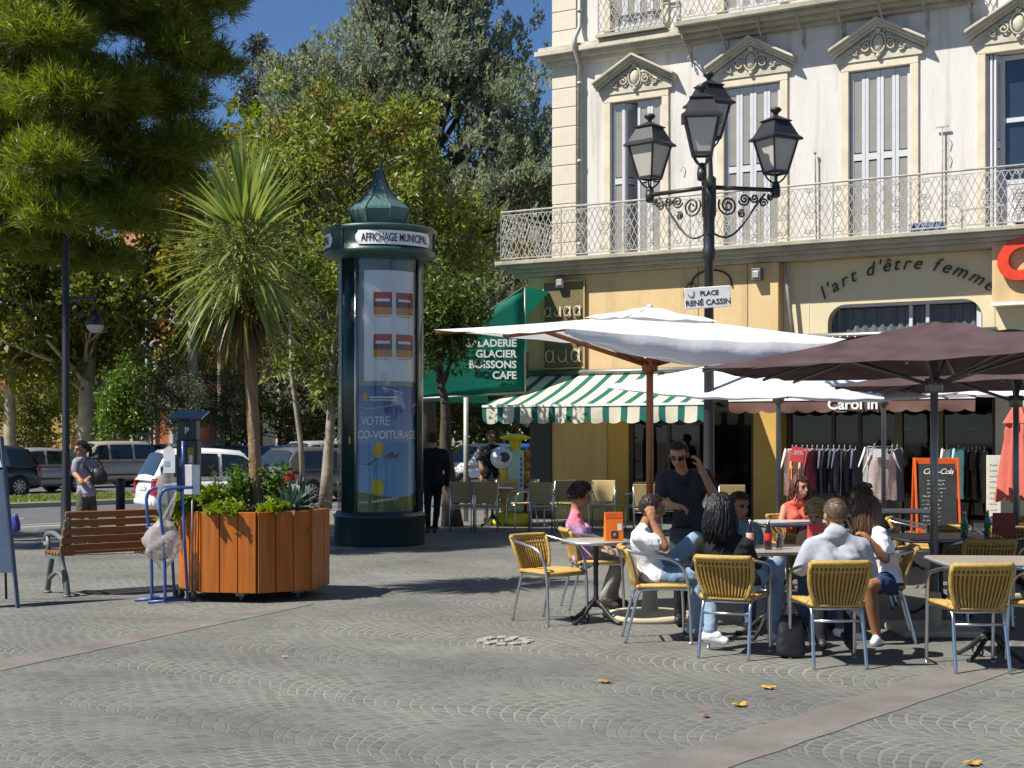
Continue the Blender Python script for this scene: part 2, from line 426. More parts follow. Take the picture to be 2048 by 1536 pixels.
# the two worn bands of pink paving that cross the setts
def band(pts, w):
    s = MB(); rows = []
    for i, p in enumerate(pts):
        d = (pts[min(i+1, len(pts)-1)]-pts[max(i-1, 0)]).normalized(); nrm = Vector((-d.y, d.x, 0))*w/2
        j = .10*noise.noise(p*2.1); k2 = .10*noise.noise(p*2.3+Vector((9, 0, 0))); rows.append([p+nrm*(1+j)+Vector((0, 0, .004)), p-nrm*(1-k2)+Vector((0, 0, .004))])
    s.grid(rows, closed=False); tag(s.build('paving_band', m_band), kind='structure')
def lerp(a, b, n): return [a.lerp(b, i/n) for i in range(n+1)]
band(lerp(G(-330, 1400), G(600, 1207), 60), .34)
band(lerp(G(1030, 1640), G(2030, 1318), 60), .40)
# grass of the verge, uncountable blades
n = 26000
a = RN.uniform(-25, 25, n); p_ = RN.uniform(9.1, 13.15, n)
Pt = np.array(K0)[None]+a[:, None]*np.array(KD)[None]+p_[:, None]*np.array(KN)[None]; Pt[:, 2] = -.01
A = unit(RN.normal(size=(n, 3))*.35+np.array([0, 0, 1]))
m_grass = leafmat('verge_grass', [(.10, .16, .02), (.17, .24, .03), (.24, .28, .06)], .35)
tag(leaves('grass', m_grass, Pt, A, RN.uniform(.05, .11, n), RN.uniform(.02, .04, n)), 'short sunlit grass on the raised verge between the two carriageways', 'grass', kind='stuff')

# ================================================================== the corner house
HC = Vector((.866, 29.65, 0))
house = thing('corner_house', 'cream stuccoed corner house with balconies, grey shutters and shops at street level', 'building', HC, radians(-30))
m_stucco = M('stained_stucco', (.62, .592, .55), .9, var=.12, scale=1.1, bump=.3, bscale=25, stain=(.40, .375, .34), stain_amt=.7, stain_scale=1.1, stretch=(1, 1, .28), streak=((.34, .315, .28), .75, 1.0, (3.2, 3.2, .22)))
m_quoin = M('quoin_plaster', (.62, .56, .45), .9, var=.08, scale=2, bump=.2, bscale=30, stain=(.45, .39, .3), stain_amt=.5)
m_mould = M('moulding_plaster', (.52, .48, .38), .9, var=.12, scale=3, bump=.3, bscale=40, stain=(.24, .21, .16), stain_amt=.75, stain_scale=2.5)
m_trim = M('window_trim', (.62, .55, .42), .9, var=.1, scale=3, bump=.2, bscale=40, stain=(.45, .37, .25), stain_amt=.5, stain_scale=2.2)
m_slab = M('balcony_stone', (.40, .37, .29), .9, var=.2, scale=4, bump=.5, bscale=35, stain=(.14, .12, .09), stain_amt=.8, stain_scale=2)
m_shut = M('shutter_paint', (.52, .53, .56), .6, var=.05, scale=5)
m_louv = M('shutter_louvre', (.40, .385, .345), .7, var=.08, scale=6)
m_iron = M('rail_iron', (.36, .35, .32), .65, var=.25, scale=7, stain=(.2, .14, .09), stain_amt=.6, stain_scale=6)
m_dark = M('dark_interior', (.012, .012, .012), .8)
m_fasc = M('ochre_render', (.60, .43, .22), .85, var=.06, scale=1.5, bump=.1, bscale=30, stain=(.46, .33, .16), stain_amt=.4, streak=((.36, .25, .12), .45, 1.0, (3, 3, .25)))
m_ochre = M('ochre_pillar', (.50, .31, .07), .75, var=.07, scale=3)
m_cream = M('cream_fascia', (.60, .52, .33), .8, var=.05, scale=1.5)
m_tan = M('tan_panel', (.52, .36, .14), .75, var=.12, scale=5, stretch=(1, 1, .3))
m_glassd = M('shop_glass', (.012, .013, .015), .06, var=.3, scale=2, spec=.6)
m_win = M('window_glass', (.02, .03, .05), .03, spec=.9, var=.1)
m_wood_d = M('dark_frame', (.05, .045, .03), .5)
m_pipe = M('zinc_pipe', (.34, .33, .30), .5, metal=.3, var=.2, scale=5)

WC = [1.90, 4.36, 6.83, 9.30, 11.77, 14.2]; WW = 1.14
UEND = 16.
def house_part(mb, name, mat, parent=None, **k): return mb.build(name, mat, parent or house, **k)
# front wall of the upper floors: piers, spandrels and the wall inside the reveals
w = MB()
w.b2((0, 0, 4.9), (UEND, .3, 5.28))
edges = [0.]
for c in WC: edges += [c-WW/2, c+WW/2]
edges.append(UEND)
for i in range(0, len(edges), 2): w.b2((edges[i], 0, 5.28), (edges[i+1], .3, 13.6))
for c in WC:
    w.b2((c-WW/2, 0, 8.47), (c+WW/2, .3, 9.9)); w.b2((c-WW/2, 0, 12.6), (c+WW/2, .3, 13.6))
w.b2((0, .3, 0), (.3, 10, 13.6)); w.b2((.3, 9.7, 0), (UEND, 10, 13.6)); w.b2((UEND-.3, .3, 0), (UEND, 9.7, 13.6))
house_part(w, 'wall', m_stucco)
w = MB(); w.b2((-.3, -.5, 13.6), (UEND+.3, 10.3, 13.85)); house_part(w, 'roof', m_mould, bevel=.03)
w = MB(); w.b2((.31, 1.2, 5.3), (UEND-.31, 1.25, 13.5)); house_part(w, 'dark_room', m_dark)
# quoin strip with its grooves
w = MB(); z = 5.3
while z < 13.5:
    w.b2((-.02, -.03, z+.012), (.54, .33, min(z+.385, 13.6))); z += .40
w.b2((-.012, -.018, 5.28), (.53, .32, 13.6)); house_part(w, 'quoin', m_quoin, bevel=.006)
# string course below the second floor (left of the upper balcony)
w = MB()
for v, z0, z1 in ((.12, 9.36, 9.46), (.2, 9.46, 9.56), (.3, 9.56, 9.66), (.24, 9.66, 9.74)):
    w.b2((-v, -v, z0), (3.0, .31, z1))
house_part(w, 'string_course', m_mould, bevel=.01)
# rain pipe
w = MB(); w.tube([(.66, -.09, 5.28), (.66, -.09, 9.3), (.66, -.33, 9.62), (.66, -.33, 9.8), (.66, -.09, 10.1), (.66, -.09, 13.5)], .05, 8)
for z in (5.6, 7.3, 8.9, 10.4): w.tube([(.66, -.09, z), (.66, -.09, z+.07)], .062, 8)
house_part(w, 'rain_pipe', m_pipe)

def leaf_shutter(u0, u1, z0, z1, y, parent, fold=0.):
    """one narrow louvred leaf, framed, hinged at u0 when folded"""
    f = MB(); l = MB(); l2 = MB(); fr = .058; zm = z0+(z1-z0)*.50
    wd = u1-u0; rt = Matrix.Rotation(fold, 3, 'Z')
    def T(c): 
        q = Vector((c[0], c[1], 0)); q = rt @ q; return (u0+q.x, y+q.y, c[2])
    for a, b in ((0, fr), (wd-fr, wd)): f.box(T(((a+b)/2, 0, (z0+z1)/2)), (b-a, .04, z1-z0), rt)
    for a, b in ((z0, z0+.12), (zm-.06, zm+.06), (z1-.12, z1)): f.box(T((wd/2, 0, (a+b)/2)), (wd-2*fr, .038, b-a), rt)
    z = z0+.14
    tl = rt @ Matrix.Rotation(radians(-72), 3, 'X')
    while z < z1-.13:
        if abs(z-zm) > .075: (l if z < zm else l2).box(T((wd/2, 0, z)), (wd-2*fr, .058, .010), tl)
        z += .047
    o = f.build('shutter', m_shut, parent); l.build('louvres', m_louv, o); l2.build('louvres', m_louv, o)
    return o
def ornament(mb, u, zc, y, s=1.):
    """cartouche with scrolling leaves inside the pediment"""
    mb.ell((u, y, zc), (.11*s, .05, .17*s), n=10); mb.tube([(u+.14*s*cos(t), y-.02, zc+.2*s*sin(t)) for t in np.linspace(0, 2*pi, 15)[:-1]], .022*s, 5, closed=True)
    mb.ell((u, y-.02, zc+.24*s), (.07*s, .05, .05*s), n=8); mb.ell((u, y-.01, zc-.25*s), (.05*s, .04, .05*s), n=8)
    for sg in (-1, 1):
        mb.tube(spiral((u+sg*.26*s, y-.02, zc-.07*s), .1*s, .02*s, 1.2, 1.4, (sg, 0, 0), (0, 0, 1), 14), .02*s, 5)
        mb.tube(spiral((u+sg*.45*s, y-.01, zc-.12*s), .075*s, .015*s, 4, 1.3, (sg, 0, 0), (0, 0, 1), 12), .017*s, 5)
        mb.tube(bez((u+sg*.15*s, y, zc+.08*s), (u+sg*.25*s, y, zc+.15*s), (u+sg*.35*s, y, zc), (u+sg*.62*s, y, zc-.17*s), 7), [.03*s]*4+[.02*s]*3+[.008*s], 5)
        for k in range(5):
            t = k/5; mb.ell((u+sg*(.2+.4*t)*s, y-.01, zc+(.03-.17*t)*s), (.035*s, .03, .022*s), n=6)
for i, c in enumerate(WC):
    for (z0, z1) in ((5.30, 8.45), (9.92, 12.58)):
        if z0 > 9 and i > 2: continue
        wt = thing('window', None, None); wt.parent = house; wt.name = 'window'
        # trim
        t = MB(); a, b = c-WW/2, c+WW/2
        for (x0, x1) in ((a-.15, a), (b, b+.15)):
            t.b2((x0, -.045, z0), (x1, .003, z1+.02)); t.b2((x0-.012, -.02, z0), (x1+.012, .002, z1+.02))
        t.b2((a-.15, -.048, z1+.02), (b+.15, .003, z1+.17))
        t.build('window_trim', m_trim, wt, bevel=.012)
        # pediment
        if z0 < 9:
            p = MB()
            hw, zb, za = .86, z1+.30, z1+.76
            for k, (dp, th, off) in enumerate(((.13, .055, 0), (.19, .06, .055), (.26, .05, .115))):
                for sg in (-1, 1):
                    x = c+sg*hw*(1+.02*k)
                    p.prism([(x, -dp, zb-.02+off*.9), (c, -dp, za+off), (c, -dp, za+off+th), (x, -dp, zb-.02+off*.9+th)], (0, dp, 0))
            p.prism([(c-hw+.08, -.06, zb), (c+hw-.08, -.06, zb), (c, -.06, za)], (0, .062, 0))
            p.b2((c-hw+.06, -.07, z1+.171), (c+hw-.06, .0, z1+.30))
            p.build('pediment', m_mould, wt, bevel=.006)
            o = MB(); ornament(o, c, zb+.17, -.085, .95); o.build('cartouche', m_mould, wt)
        if i == 3 and z0 < 9:       # open: glazed door behind, shutters folded against the reveal
            fr = MB(); y = .24
            for x in (a+.24, c+.15, b-.03): fr.b2((x-.04, y-.03, z0), (x+.04, y+.03, z1))
            for z in (z0+.04, z0+.9, z0+2.0, z1-.04): fr.b2((a+.28, y-.025, z-.04), (b, y+.025, z+.04))
            fr.b2((a+.28, y-.015, z0), (b, y+.015, z0+.86))
            fr.build('door_frame', m_shut, wt)
            gl = MB(); gl.b2((a+.2, y+.031, z0+.86), (b, y+.04, z1)); gl.build('glass', m_win, wt)
            for k in range(3): leaf_shutter(a+.02+.065*k, a+.30+.065*k, z0, z1, .02+.004*k, wt, radians(84-3*k))
        else:
            wd = (WW-.02)/4
            for k in range(4):
                if i == 0 and z0 < 9 and k == 1: leaf_shutter(a+.01+k*wd, a+.01+k*wd+wd, z0, z1, .07, wt, radians(58))
                else: leaf_shutter(a+.01+k*wd+.004, a+.01+k*wd+wd-.004, z0, z1, .07, wt, 0)
# lower balcony: moulded slab that wraps the corner, iron lattice railing
w = MB()
for v, z0, z1 in ((.62, 4.96, 5.05), (.72, 5.05, 5.12), (.82, 5.12, 5.20), (.90, 5.20, 5.28)):
    w.b2((-v, -v, z0), (UEND, -.002, z1)); w.b2((-v, -.002, z0), (-.002, 3.6, z1))
bal = house_part(w, 'balcony', m_slab, bevel=.012)
def lattice(mb, p0, p1, z0, z1, n, orn=True):
    """crossing flat bars between two rails, small scroll rosettes on them"""
    p0 = Vector(p0); p1 = Vector(p1); L = (p1-p0).length; d = (p1-p0)/L; up = Vector((0, 0, 1)); hh = z1-z0; pitch = L/n; k = .42*hh
    def pt(s, z): return p0+d*s+up*(z-p0.z)
    mb.tube([pt(0, z1), pt(L, z1)], .021, 6); mb.bar(pt(0, z1-.07), pt(L, z1-.07), .012, .014); mb.bar(pt(0, z0+.06), pt(L, z0+.06), .018, .022)
    for sg in (1, -1):
        for i in range(-int(k/pitch)-2, n+int(k/pitch)+3):
            s0 = i*pitch; s1 = s0+sg*k; za, zb = z0+.06, z1-.07
            # clip to 0..L
            t0, t1 = 0., 1.
            for lim, sign in ((0, 1), (L, -1)):
                f0 = (s0-lim)*sign; f1 = (s1-lim)*sign
                if f0 < 0 and f1 < 0: t0 = 2
                elif f0 < 0: t0 = max(t0, -f0/(f1-f0))
                elif f1 < 0: t1 = min(t1, f0/(f0-f1))
            if t1-t0 < .05: continue
            mb.bar(pt(s0+(s1-s0)*t0, za+(zb-za)*t0), pt(s0+(s1-s0)*t1, za+(zb-za)*t1), .011, .013)
    if orn:
        m = max(1, int(L/.52))
        for i in range(m):
            s = (i+.5)*L/m
            for (zz, r, q) in ((z0+hh*.52, .05, 1), (z0+hh*.62, .035, 1), (z0+hh*.42, .035, 1), (z1-.12, .03, 0), (z0+.15, .04, 0)):
                for sg in (-1, 1): mb.tube([pt(s+sg*r*1.05+r*cos(t), zz+r*sin(t)) for t in np.linspace(0, 2*pi, 9)[:-1]], .0085, 4, closed=True)
    m = max(1, int(L/1.3))
    for i in range(m+1): mb.bar(pt(L*i/m, z0), pt(L*i/m, z1), .022, .022)
r = MB(); lattice(r, (-.80, -.80, 5.28), (UEND, -.80, 5.28), 5.28, 6.30, 136); lattice(r, (-.80, 3.5, 5.28), (-.80, -.80, 5.28), 5.28, 6.30, 34)
r.build('railing', m_iron, bal)
# upper balcony with iron brackets
w = MB()
for v, z0, z1 in ((.15, 9.40, 9.48), (.30, 9.48, 9.56), (.48, 9.56, 9.64), (.62, 9.64, 9.74)):
    w.b2((3.0-.0, -v, z0), (8.55, -.002, z1))
ub = house_part(w, 'balcony', m_slab, bevel=.012)
r = MB(); lattice(r, (3.02, -.56, 9.74), (8.5, -.56, 9.74), 9.74, 10.75, 46); r.bar((3.02, -.56, 10.75), (3.02, 0, 10.75), .02); r.bar((3.02, -.56, 9.8), (3.02, 0, 9.8), .02); r.build('railing', m_iron, ub)
for k in range(8):
    u = 3.1+k*.77; r = MB()
    r.tube(bez((u, -.02, 9.08), (u, -.10, 9.3), (u, -.35, 9.28), (u, -.52, 9.56), 8), .016, 5); r.tube(spiral((u, -.14, 9.12), .07, .015, 2, 1.3, (0, -1, 0), (0, 0, 1), 12), .012, 5)
    r.bar((u, -.01, 9.0), (u, -.01, 9.42), .02); r.bar((u, -.01, 9.46), (u, -.55, 9.60), .02); r.build('bracket', m_iron, ub)
# window balcony of the left second-floor window
r = MB(); r.b2((1.15, -.36, 9.742), (2.68, -.002, 9.80))
wb = house_part(r, 'window_balcony', m_slab)
r = MB(); lattice(r, (1.2, -.32, 9.80), (2.62, -.32, 9.80), 9.80, 10.80, 12); r.bar((1.2, -.32, 10.8), (1.2, 0, 10.8), .02); r.bar((2.62, -.32, 10.8), (2.62, 0, 10.8), .02); r.build('railing', m_iron, wb)
# iron hooks and rods on the wall
r = MB()
r.tube([(5.65, -.06, 5.4), (5.63, -.08, 6.9), (5.63, -.07, 7.0)], .016, 5); r.ell((5.63, -.08, 7.02), (.035, .035, .03), n=6)
r.tube([(7.98, -.07, 5.4), (7.98, -.07, 7.25)], .014, 5); r.bar((7.86, -.07, 7.25), (8.10, -.07, 7.25), .025)
for u, z in ((1.45, 9.05), (2.25, 9.05), (8.12, 7.0), (8.12, 6.7), (2.95, 7.0)): r.tube([(u, -.01, z), (u-.02, -.06, z+.02), (u-.06, -.07, z-.08)], .008, 4)
house_part(r, 'iron_hook', m_iron)

# ------------------------------------------------------------------ street level
w = MB(); w.b2((-.32, -.5, 2.95), (5.06, .29, 4.955)); house_part(w, 'ochre_fascia', m_fasc, bevel=.01)
w = MB(); w.b2((-.36, -.56, 2.86), (5.08, .2, 2.948)); house_part(w, 'fascia_ledge', m_mould, bevel=.01)
w = MB()
for u in (3.45, 4.45): w.b2((u-.006, -.503, 2.95), (u+.006, -.49, 4.95))
w.tube([(3.72+.42*cos(t), -.52, 4.55+.33*abs(sin(t))**.8) for t in np.linspace(0, pi, 12)], .02, 5)
w.tube([(3.30+.14*cos(t), -.52, 4.45+.2*sin(t)) for t in np.linspace(.3, 4.9, 10)], .018, 5)
house_part(w, 'wrought_emblem', M('black_iron', (.025, .025, .025), .5))
w = MB(); w.b2((.06, -.55, 3.05), (1.02, -.5, 4.85)); sg = house_part(w, 'sign_panel', M('bronze_panel', (.15, .115, .05), .6, var=.2, scale=2), bevel=.01)
w = MB()
for (x0, x1) in ((.06, .085), (.995, 1.02)): w.b2((x0, -.58, 3.05), (x1, -.551, 4.85))
for z in (3.05, 4.82): w.b2((.086, -.58, z), (.994, -.551, z+.03))
w.build('panel_border', m_tan, sg)
m_neon = M('pale_tube', (.55, .5, .36), .5)
def ring_letters(z, u0, sc, seq):
    t = MB(); u = u0
    for ch in seq:
        if ch in 'au':
            t.tube([(u+.07*sc*cos(q)+.08*sc, -.59, z+.1*sc*sin(q)) for q in (np.linspace(0, 2*pi, 12) if ch == 'a' else np.linspace(pi, 2*pi, 8))], .014, 5)
            t.tube([(u+.155*sc, -.59, z+.11*sc), (u+.155*sc, -.59, z-.1*sc), (u+.19*sc, -.59, z-.1*sc)], .014, 5)
        else: t.tube([(u+.02+(.14*sc if k % 2 else 0), -.59, z-.1*sc+.2*sc*k/5) for k in range(6)], .012, 5)
        u += .235*sc
    t.build('tube_letters', m_neon, sg)
ring_letters(3.32, .12, 1.25, 'aua'); ring_letters(4.22, .1, .95, 'auaa')
for u, z in ((.5, 4.93-.13), (4.68, 4.72)):
    w = MB(); w.b2((u-.09, -.68, z-.1), (u+.09, -.582 if u < 1 else -.5, z+.12)); w.b2((u-.06, -.7, z-.06), (u+.06, -.681, z+.07), 1)
    house_part(w, 'floodlight', [M('lamp_housing', (.13, .13, .12), .5), M('lamp_lens', (.35, .36, .34), .15)], bevel=.01)
# shop fronts below: wall of panels, glazing, pillars
w = MB(); w.b2((.19, -.42, 0), (1.44, .28, 2.858)); house_part(w, 'tan_panel', m_tan)
w = MB(); w.b2((1.445, -.40, 0), (1.9, .28, 2.858)); house_part(w, 'brown_panel', m_ochre)
def glazing(u0, u1, y, z0, z1, mull, frame=m_wood_d, zr=None):
    f = MB()
    for x in [u0]+list(mull)+[u1]: f.b2((x-.035, y-.04, z0), (x+.035, y+.04, z1))
    xs = [u0]+list(mull)+[u1]
    for a, b in zip(xs[:-1], xs[1:]):
        for z in [z0+.05, z1-.05]+([zr] if zr else []): f.b2((a+.035, y-.035, z-.05), (b-.035, y+.035, z+.05))
    o = house_part(f, 'shop_window', frame)
    gl = MB(); gl.b2((u0+.03, y-.006, z0+.1), (u1-.03, y+.006, z1-.1)); gl.build('glass', glassmat('shop_pane', (.42, .44, .45), .06) if 'shop_pane' not in MATS else MATS['shop_pane'], o)
glazing(1.95, 4.5, -.30, 0, 2.86, (2.75, 3.6), zr=2.2)
w = MB(); w.b2((4.55, -.46, 0), (5.09, .28, 2.858)); house_part(w, 'ochre_pillar', m_ochre, bevel=.01)
glazing(5.15, 8.9, -.10, 0, 3.36, (6.0, 6.5, 7.25, 7.9), zr=2.6)
w = MB()
for u in (7.22, 7.95): w.b2((u-.07, -.17, 0), (u+.07, -.145, 3.3))
house_part(w, 'green_pillar', M('olive_frame', (.15, .14, .06), .6))
# inside of the shops: back wall, floor, shelves with dim goods
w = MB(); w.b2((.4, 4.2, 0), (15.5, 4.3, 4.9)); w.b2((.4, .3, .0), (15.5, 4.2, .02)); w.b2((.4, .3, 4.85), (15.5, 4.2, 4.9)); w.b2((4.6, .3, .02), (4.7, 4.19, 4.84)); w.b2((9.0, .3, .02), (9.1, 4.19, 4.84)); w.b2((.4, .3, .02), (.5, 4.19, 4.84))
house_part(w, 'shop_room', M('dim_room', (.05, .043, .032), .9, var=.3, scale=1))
w = MB()
for k in range(60):
    u = R.uniform(2.0, 8.7); 
    if 4.4 < u < 5.2: continue
    z = R.choice((.5, .95, 1.4, 1.85, 2.3)); w.b2((u-.09, .5, z), (u+R.uniform(.05, .2), .8, z+R.uniform(.1, .34)), R.randrange(4))
for z in (.45, .9, 1.35, 1.8, 2.25):
    w.b2((2.0, .45, z), (4.4, .85, z+.03), 0); w.b2((5.3, .9, z), (8.8, 1.25, z+.03), 0)
house_part(w, 'shop_goods', [M('goods_brown', (.12, .08, .05), .8), M('goods_red', (.2, .05, .04), .8), M('goods_pale', (.35, .33, .28), .8), M('goods_blue', (.05, .07, .14), .8)])
# cream fascia of the clothes shop with the arched window
w = MB()
w.b2((5.07, -.25, 4.12), (8.93, .29, 4.955)); w.b2((5.07, -.25, 3.36), (5.93, .29, 4.12)); w.b2((8.72, -.25, 3.36), (8.93, .29, 4.12))
for u, sgn in ((5.93, 1), (8.72, -1)):   # rounded upper corners of the opening
    arcp = [(u, -.25, 4.12)]+[(u+sgn*(.34-.34*cos(t)), -.25, 3.78+.34*sin(t)) for t in np.linspace(0, pi/2, 8)]
    w.prism(arcp, (0, .53, 0))
w.b2((5.56, -.256, 3.36), (5.575, -.25, 4.95))
fem = house_part(w, 'cream_fascia', m_cream)
w = MB()
for u in (7.42, 7.72): w.b2((u-.03, -.07, 3.36), (u+.03, .0, 4.11))
w.b2((5.95, -.2, 4.07), (8.7, -.02, 4.118)); w.b2((8.60, -.14, 3.36), (8.68, .02, 4.07))
w.build('window_frame', m_shut, fem)
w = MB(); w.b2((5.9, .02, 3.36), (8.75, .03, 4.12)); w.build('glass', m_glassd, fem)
m_curt = M('net_curtain', (.10, .12, .13), .8, var=.5, scale=26, stretch=(1, 1, .02))
w = MB(); w.grid([[(5.95+2.7*i/80, .0+.02*sin(i*1.3), z) for i in range(81)] for z in (3.37, 4.05)], closed=False); w.build('curtain', m_curt, fem)
w = MB(); w.tube([(5.14, -.42, 4.93), (5.2, -.44, 4.6), (5.36, -.40, 3.2)], .04, 8); house_part(w, 'drain_pipe', m_pipe)
# next shop, right of it
w = MB(); w.b2((8.94, -.25, 0), (15.9, .29, 4.955)); house_part(w, 'cream_wall', m_cream)
w = MB(); w.b2((-.3, .3, 0), (-.002, 9.9, 4.95)); house_part(w, 'side_wall', m_fasc)
w = MB(); w.b2((-.32, -.46, 0), (.185, .29, 2.858)); house_part(w, 'dark_doorway', M('doorway_shade', (.03, .028, .02), .5))  # near-black colour stands for the shade in the entrance corner

# shop lettering on the cream fascia, letters along an arc
m_blk = M('black_letter', (.02, .018, .015), .5)
fs = thing('shop_sign', "arched black script lettering reading l'art d'être femme on the cream shop fascia", 'sign', HC, radians(-30))
word = "l'art d'être femme"
# measure each glyph to space them along the arc
adv = []; x = 0
for ch in word:
    if ch == ' ': adv.append((ch, x, .115)); x += .115; continue
    me = text_mesh(ch, .335, .012, 'LEFT', .35)
    xs = [v.co.x for v in me.vertices]; wd = max(xs)-min(xs); adv.append((ch, x+wd/2, wd)); x += wd+.03
    bpy.data.meshes.remove(me)
tot = x; RA = 2.55; uc, zc = 7.36, 4.70-RA
for ch, xc, wd in adv:
    if ch == ' ': continue
    t = (xc-tot/2)/RA*1.06
    o = Vector((uc+RA*sin(t), -.285, zc+RA*cos(t)))
    ex = Vector((cos(t), 0, -sin(t))); ey = Vector((sin(t), 0, cos(t)))
    me = text_mesh(ch, .335, .012, 'CENTER', .35)
    me.transform(frame_mtx(o, ex, ey)); me.materials.clear()
    link_mesh('letter', me, fs, [m_blk])
# red C on its box
cs = thing('box_sign', 'cream box sign with a big red letter C at the right end of the shops', 'sign', HC, radians(-30))
w = MB(); w.b2((8.955, -.60, 4.0), (11.2, -.254, 5.19)); w.build('sign_box', m_fasc, cs, bevel=.01)
w = MB(); w.b2((8.94, -.62, 3.94), (11.2, -.26, 3.999)); w.build('sign_ledge', M('white_metal', (.7, .7, .68), .4), cs)
text('C', .92, M('red_letter', (.62, .045, .012), .35), frame_mtx((9.36, -.68, 4.40), (1, 0, 0), (0, 0, 1)), cs, 'letter', extrude=.06, bold=.045, shear=.12, res=12)

# things standing on the lower balcony
ac_ = thing('air_conditioner', 'white air conditioner box standing on the lower balcony before the open window', 'air conditioner', HC, radians(-30))
s = MB(); s.b2((9.28, -.62, 5.36), (10.1, -.30, 5.94)); s.build('casing', M('white_metal', (.7, .7, .68), .4), ac_, bevel=.015)
s = MB()
for k in range(9): s.b2((9.36, -.624, 5.44+.05*k), (9.85, -.6205, 5.465+.05*k))
s.build('slats', m_iron, ac_); s = MB(); s.b2((9.35, -.6, 5.281), (9.42, -.32, 5.359)); s.build('foot', m_dark, ac_); s = MB(); s.b2((9.95, -.6, 5.281), (10.02, -.32, 5.359)); s.build('foot', m_dark, ac_)
fb_ = thing('flower_box', 'blue and white patterned flower box low on the balcony floor', 'flower box', HC, radians(-30))
s = MB(); s.b2((7.55, -.72, 5.282), (8.15, -.52, 5.46)); s.build('box', M('blue_pattern', (.10, .14, .30), .5, var=.9, scale=22), fb_, bevel=.01)
br_ = thing('balcony_bench', 'low dark metal bench on the lower balcony right of the flower box', 'bench', HC, radians(-30))
s = MB(); s.bar((8.35, -.3, 5.68), (9.1, -.3, 5.72), .04, .03); s.build('seat', m_iron, br_)
for u in (8.38, 9.06): s = MB(); s.tube([(u, -.3, 5.281), (u, -.3, 5.68), (u-.08, -.3, 5.76)], .015, 5); s.build('leg', m_iron, br_)
for k, (u, lb, c) in enumerate(((-.25, 'potted plant with yellowish leaves at the corner of the lower balcony', (.30, .26, .05)), (-.55, 'potted plant with orange brown leaves at the corner of the lower balcony', (.25, .12, .03)))):
    t = thing('potted_plant', lb, 'plant', HC+Matrix.Rotation(radians(-30), 3, 'Z') @ Vector((u, -.5, 5.281)))
    s = MB(); s.lathe([(0, 0), (.08, 0), (.11, .18), (.095, .18), (0, .15)], 14); s.build('pot', M('terracotta', (.3, .12, .06), .8), t)
    p_ = np.array([0, 0, .28])+RN.normal(size=(160, 3))*np.array([.09, .09, .09]); leaves('foliage', leafmat('pot_leaf%d' % k, [(c[0]*.5, c[1]*.6, c[2]), c], .3), p_, unit(RN.normal(size=(160, 3))+np.array([0, 0, .5])), RN.uniform(.06, .1, 160), RN.uniform(.03, .05, 160), t)
# ================================================================== awnings, umbrellas, café furniture
m_alu = M('aluminium', (.55, .56, .57), .28, metal=1., var=.05)
m_steel = M('grey_steel', (.22, .22, .21), .45, metal=.6, var=.1)
m_castblk = M('cast_iron_black', (.022, .022, .024), .42, var=.2, bump=.15, bscale=90)
m_rattan = M('yellow_rattan', (.43, .27, .065), .55, var=.22, scale=30, bump=.4, bscale=120)
m_rattan_d = M('amber_weave', (.26, .13, .015), .7, var=.3, scale=40, bump=.4, bscale=150)
m_tanweave = M('tan_weave', (.50, .36, .15), .65, var=.15, scale=40, bump=.5, bscale=150)
m_top = M('table_laminate', (.32, .29, .25), .3, var=.12, scale=4)
m_topd = M('table_dark', (.08, .08, .08), .35, var=.15, scale=4)
m_wood = M('orange_hardwood', (.24, .075, .022), .4, var=.2, scale=3, stretch=(6, 6, .4))
m_canvas = clothmat('white_canvas', (.78, .78, .80), .30)
m_canvas2 = clothmat('white_canvas_blue', (.78, .80, .86), .22)
m_brown = clothmat('aubergine_canvas', (.078, .050, .052), .08, .7, fold=(1., .22, 2.6))
m_coral = clothmat('coral_canvas', (.60, .16, .12), .25)
m_awn = clothmat('striped_canvas', (.74, .71, .56), .30, stripes=(.38, (.028, .16, .125), .36))
m_green = clothmat('bottle_green_canvas', (.008, .17, .115), .25, .7)
m_brawn = clothmat('brown_awning', (.14, .075, .062), .12, .75)
m_wlet = M('white_letter', (.72, .72, .70), .6)

def awning(name, label, u0, u1, v0, v1, zt, zb, val, mat, scal, side=True):
    a = thing(name, label, 'awning', HC, radians(-30))
    n = int((u1-u0)/.095); rows = []
    for j in range(9):
        t = j/8; sag = -.05*sin(pi*t)
        rows.append([(u0+(u1-u0)*i/n, -(v0+(v1-v0)*t), zt+(zb-zt)*t+sag+.008*sin(i*.9)*t) for i in range(n+1)])
    c = MB(); c.grid(rows, closed=False)
    if side:
        for u in (u0, u1): pass
    can = c.build('canopy', mat, a)
    s = MB(); top = []; bot = []
    m = n*4
    for i in range(m+1):
        u = u0+(u1-u0)*i/m; ph = ((u-u0)/scal) % 1
        top.append((u, -v1-.004, zb-.02)); bot.append((u, -v1-.012-.03*sin(u*5), zb-.02-val*(.78+.22*abs(sin(pi*ph))**.7)))
    mid = [(u, -v1-.012, (t[2]+b[2])/2) for (u, _, _), t, b in zip([(q[0], 0, 0) for q in top], top, bot)]
    s.grid([top, mid, bot], closed=False); s.build('valance', mat, can)
    r = MB(); r.bar((u0, -v1, zb), (u1, -v1, zb), .045, .045); r.build('front_rail', M('white_metal', (.7, .7, .68), .4), a)
    for u in (u0+.25, (u0+u1)/2, u1-.25):
        r = MB(); r.tube([(u, -v0-.02, zb+.12), (u+.35, -(v0+v1)/2, zb+.08), (u, -v1+.03, zb-.0)], .022, 6); r.build('folding_arm', m_steel, a)
    r = MB(); r.tube([(u0-.03, -v0-.03, zt+.04), (u1+.03, -v0-.03, zt+.04)], .06, 8); r.build('roller', m_steel, a)
    return a, can
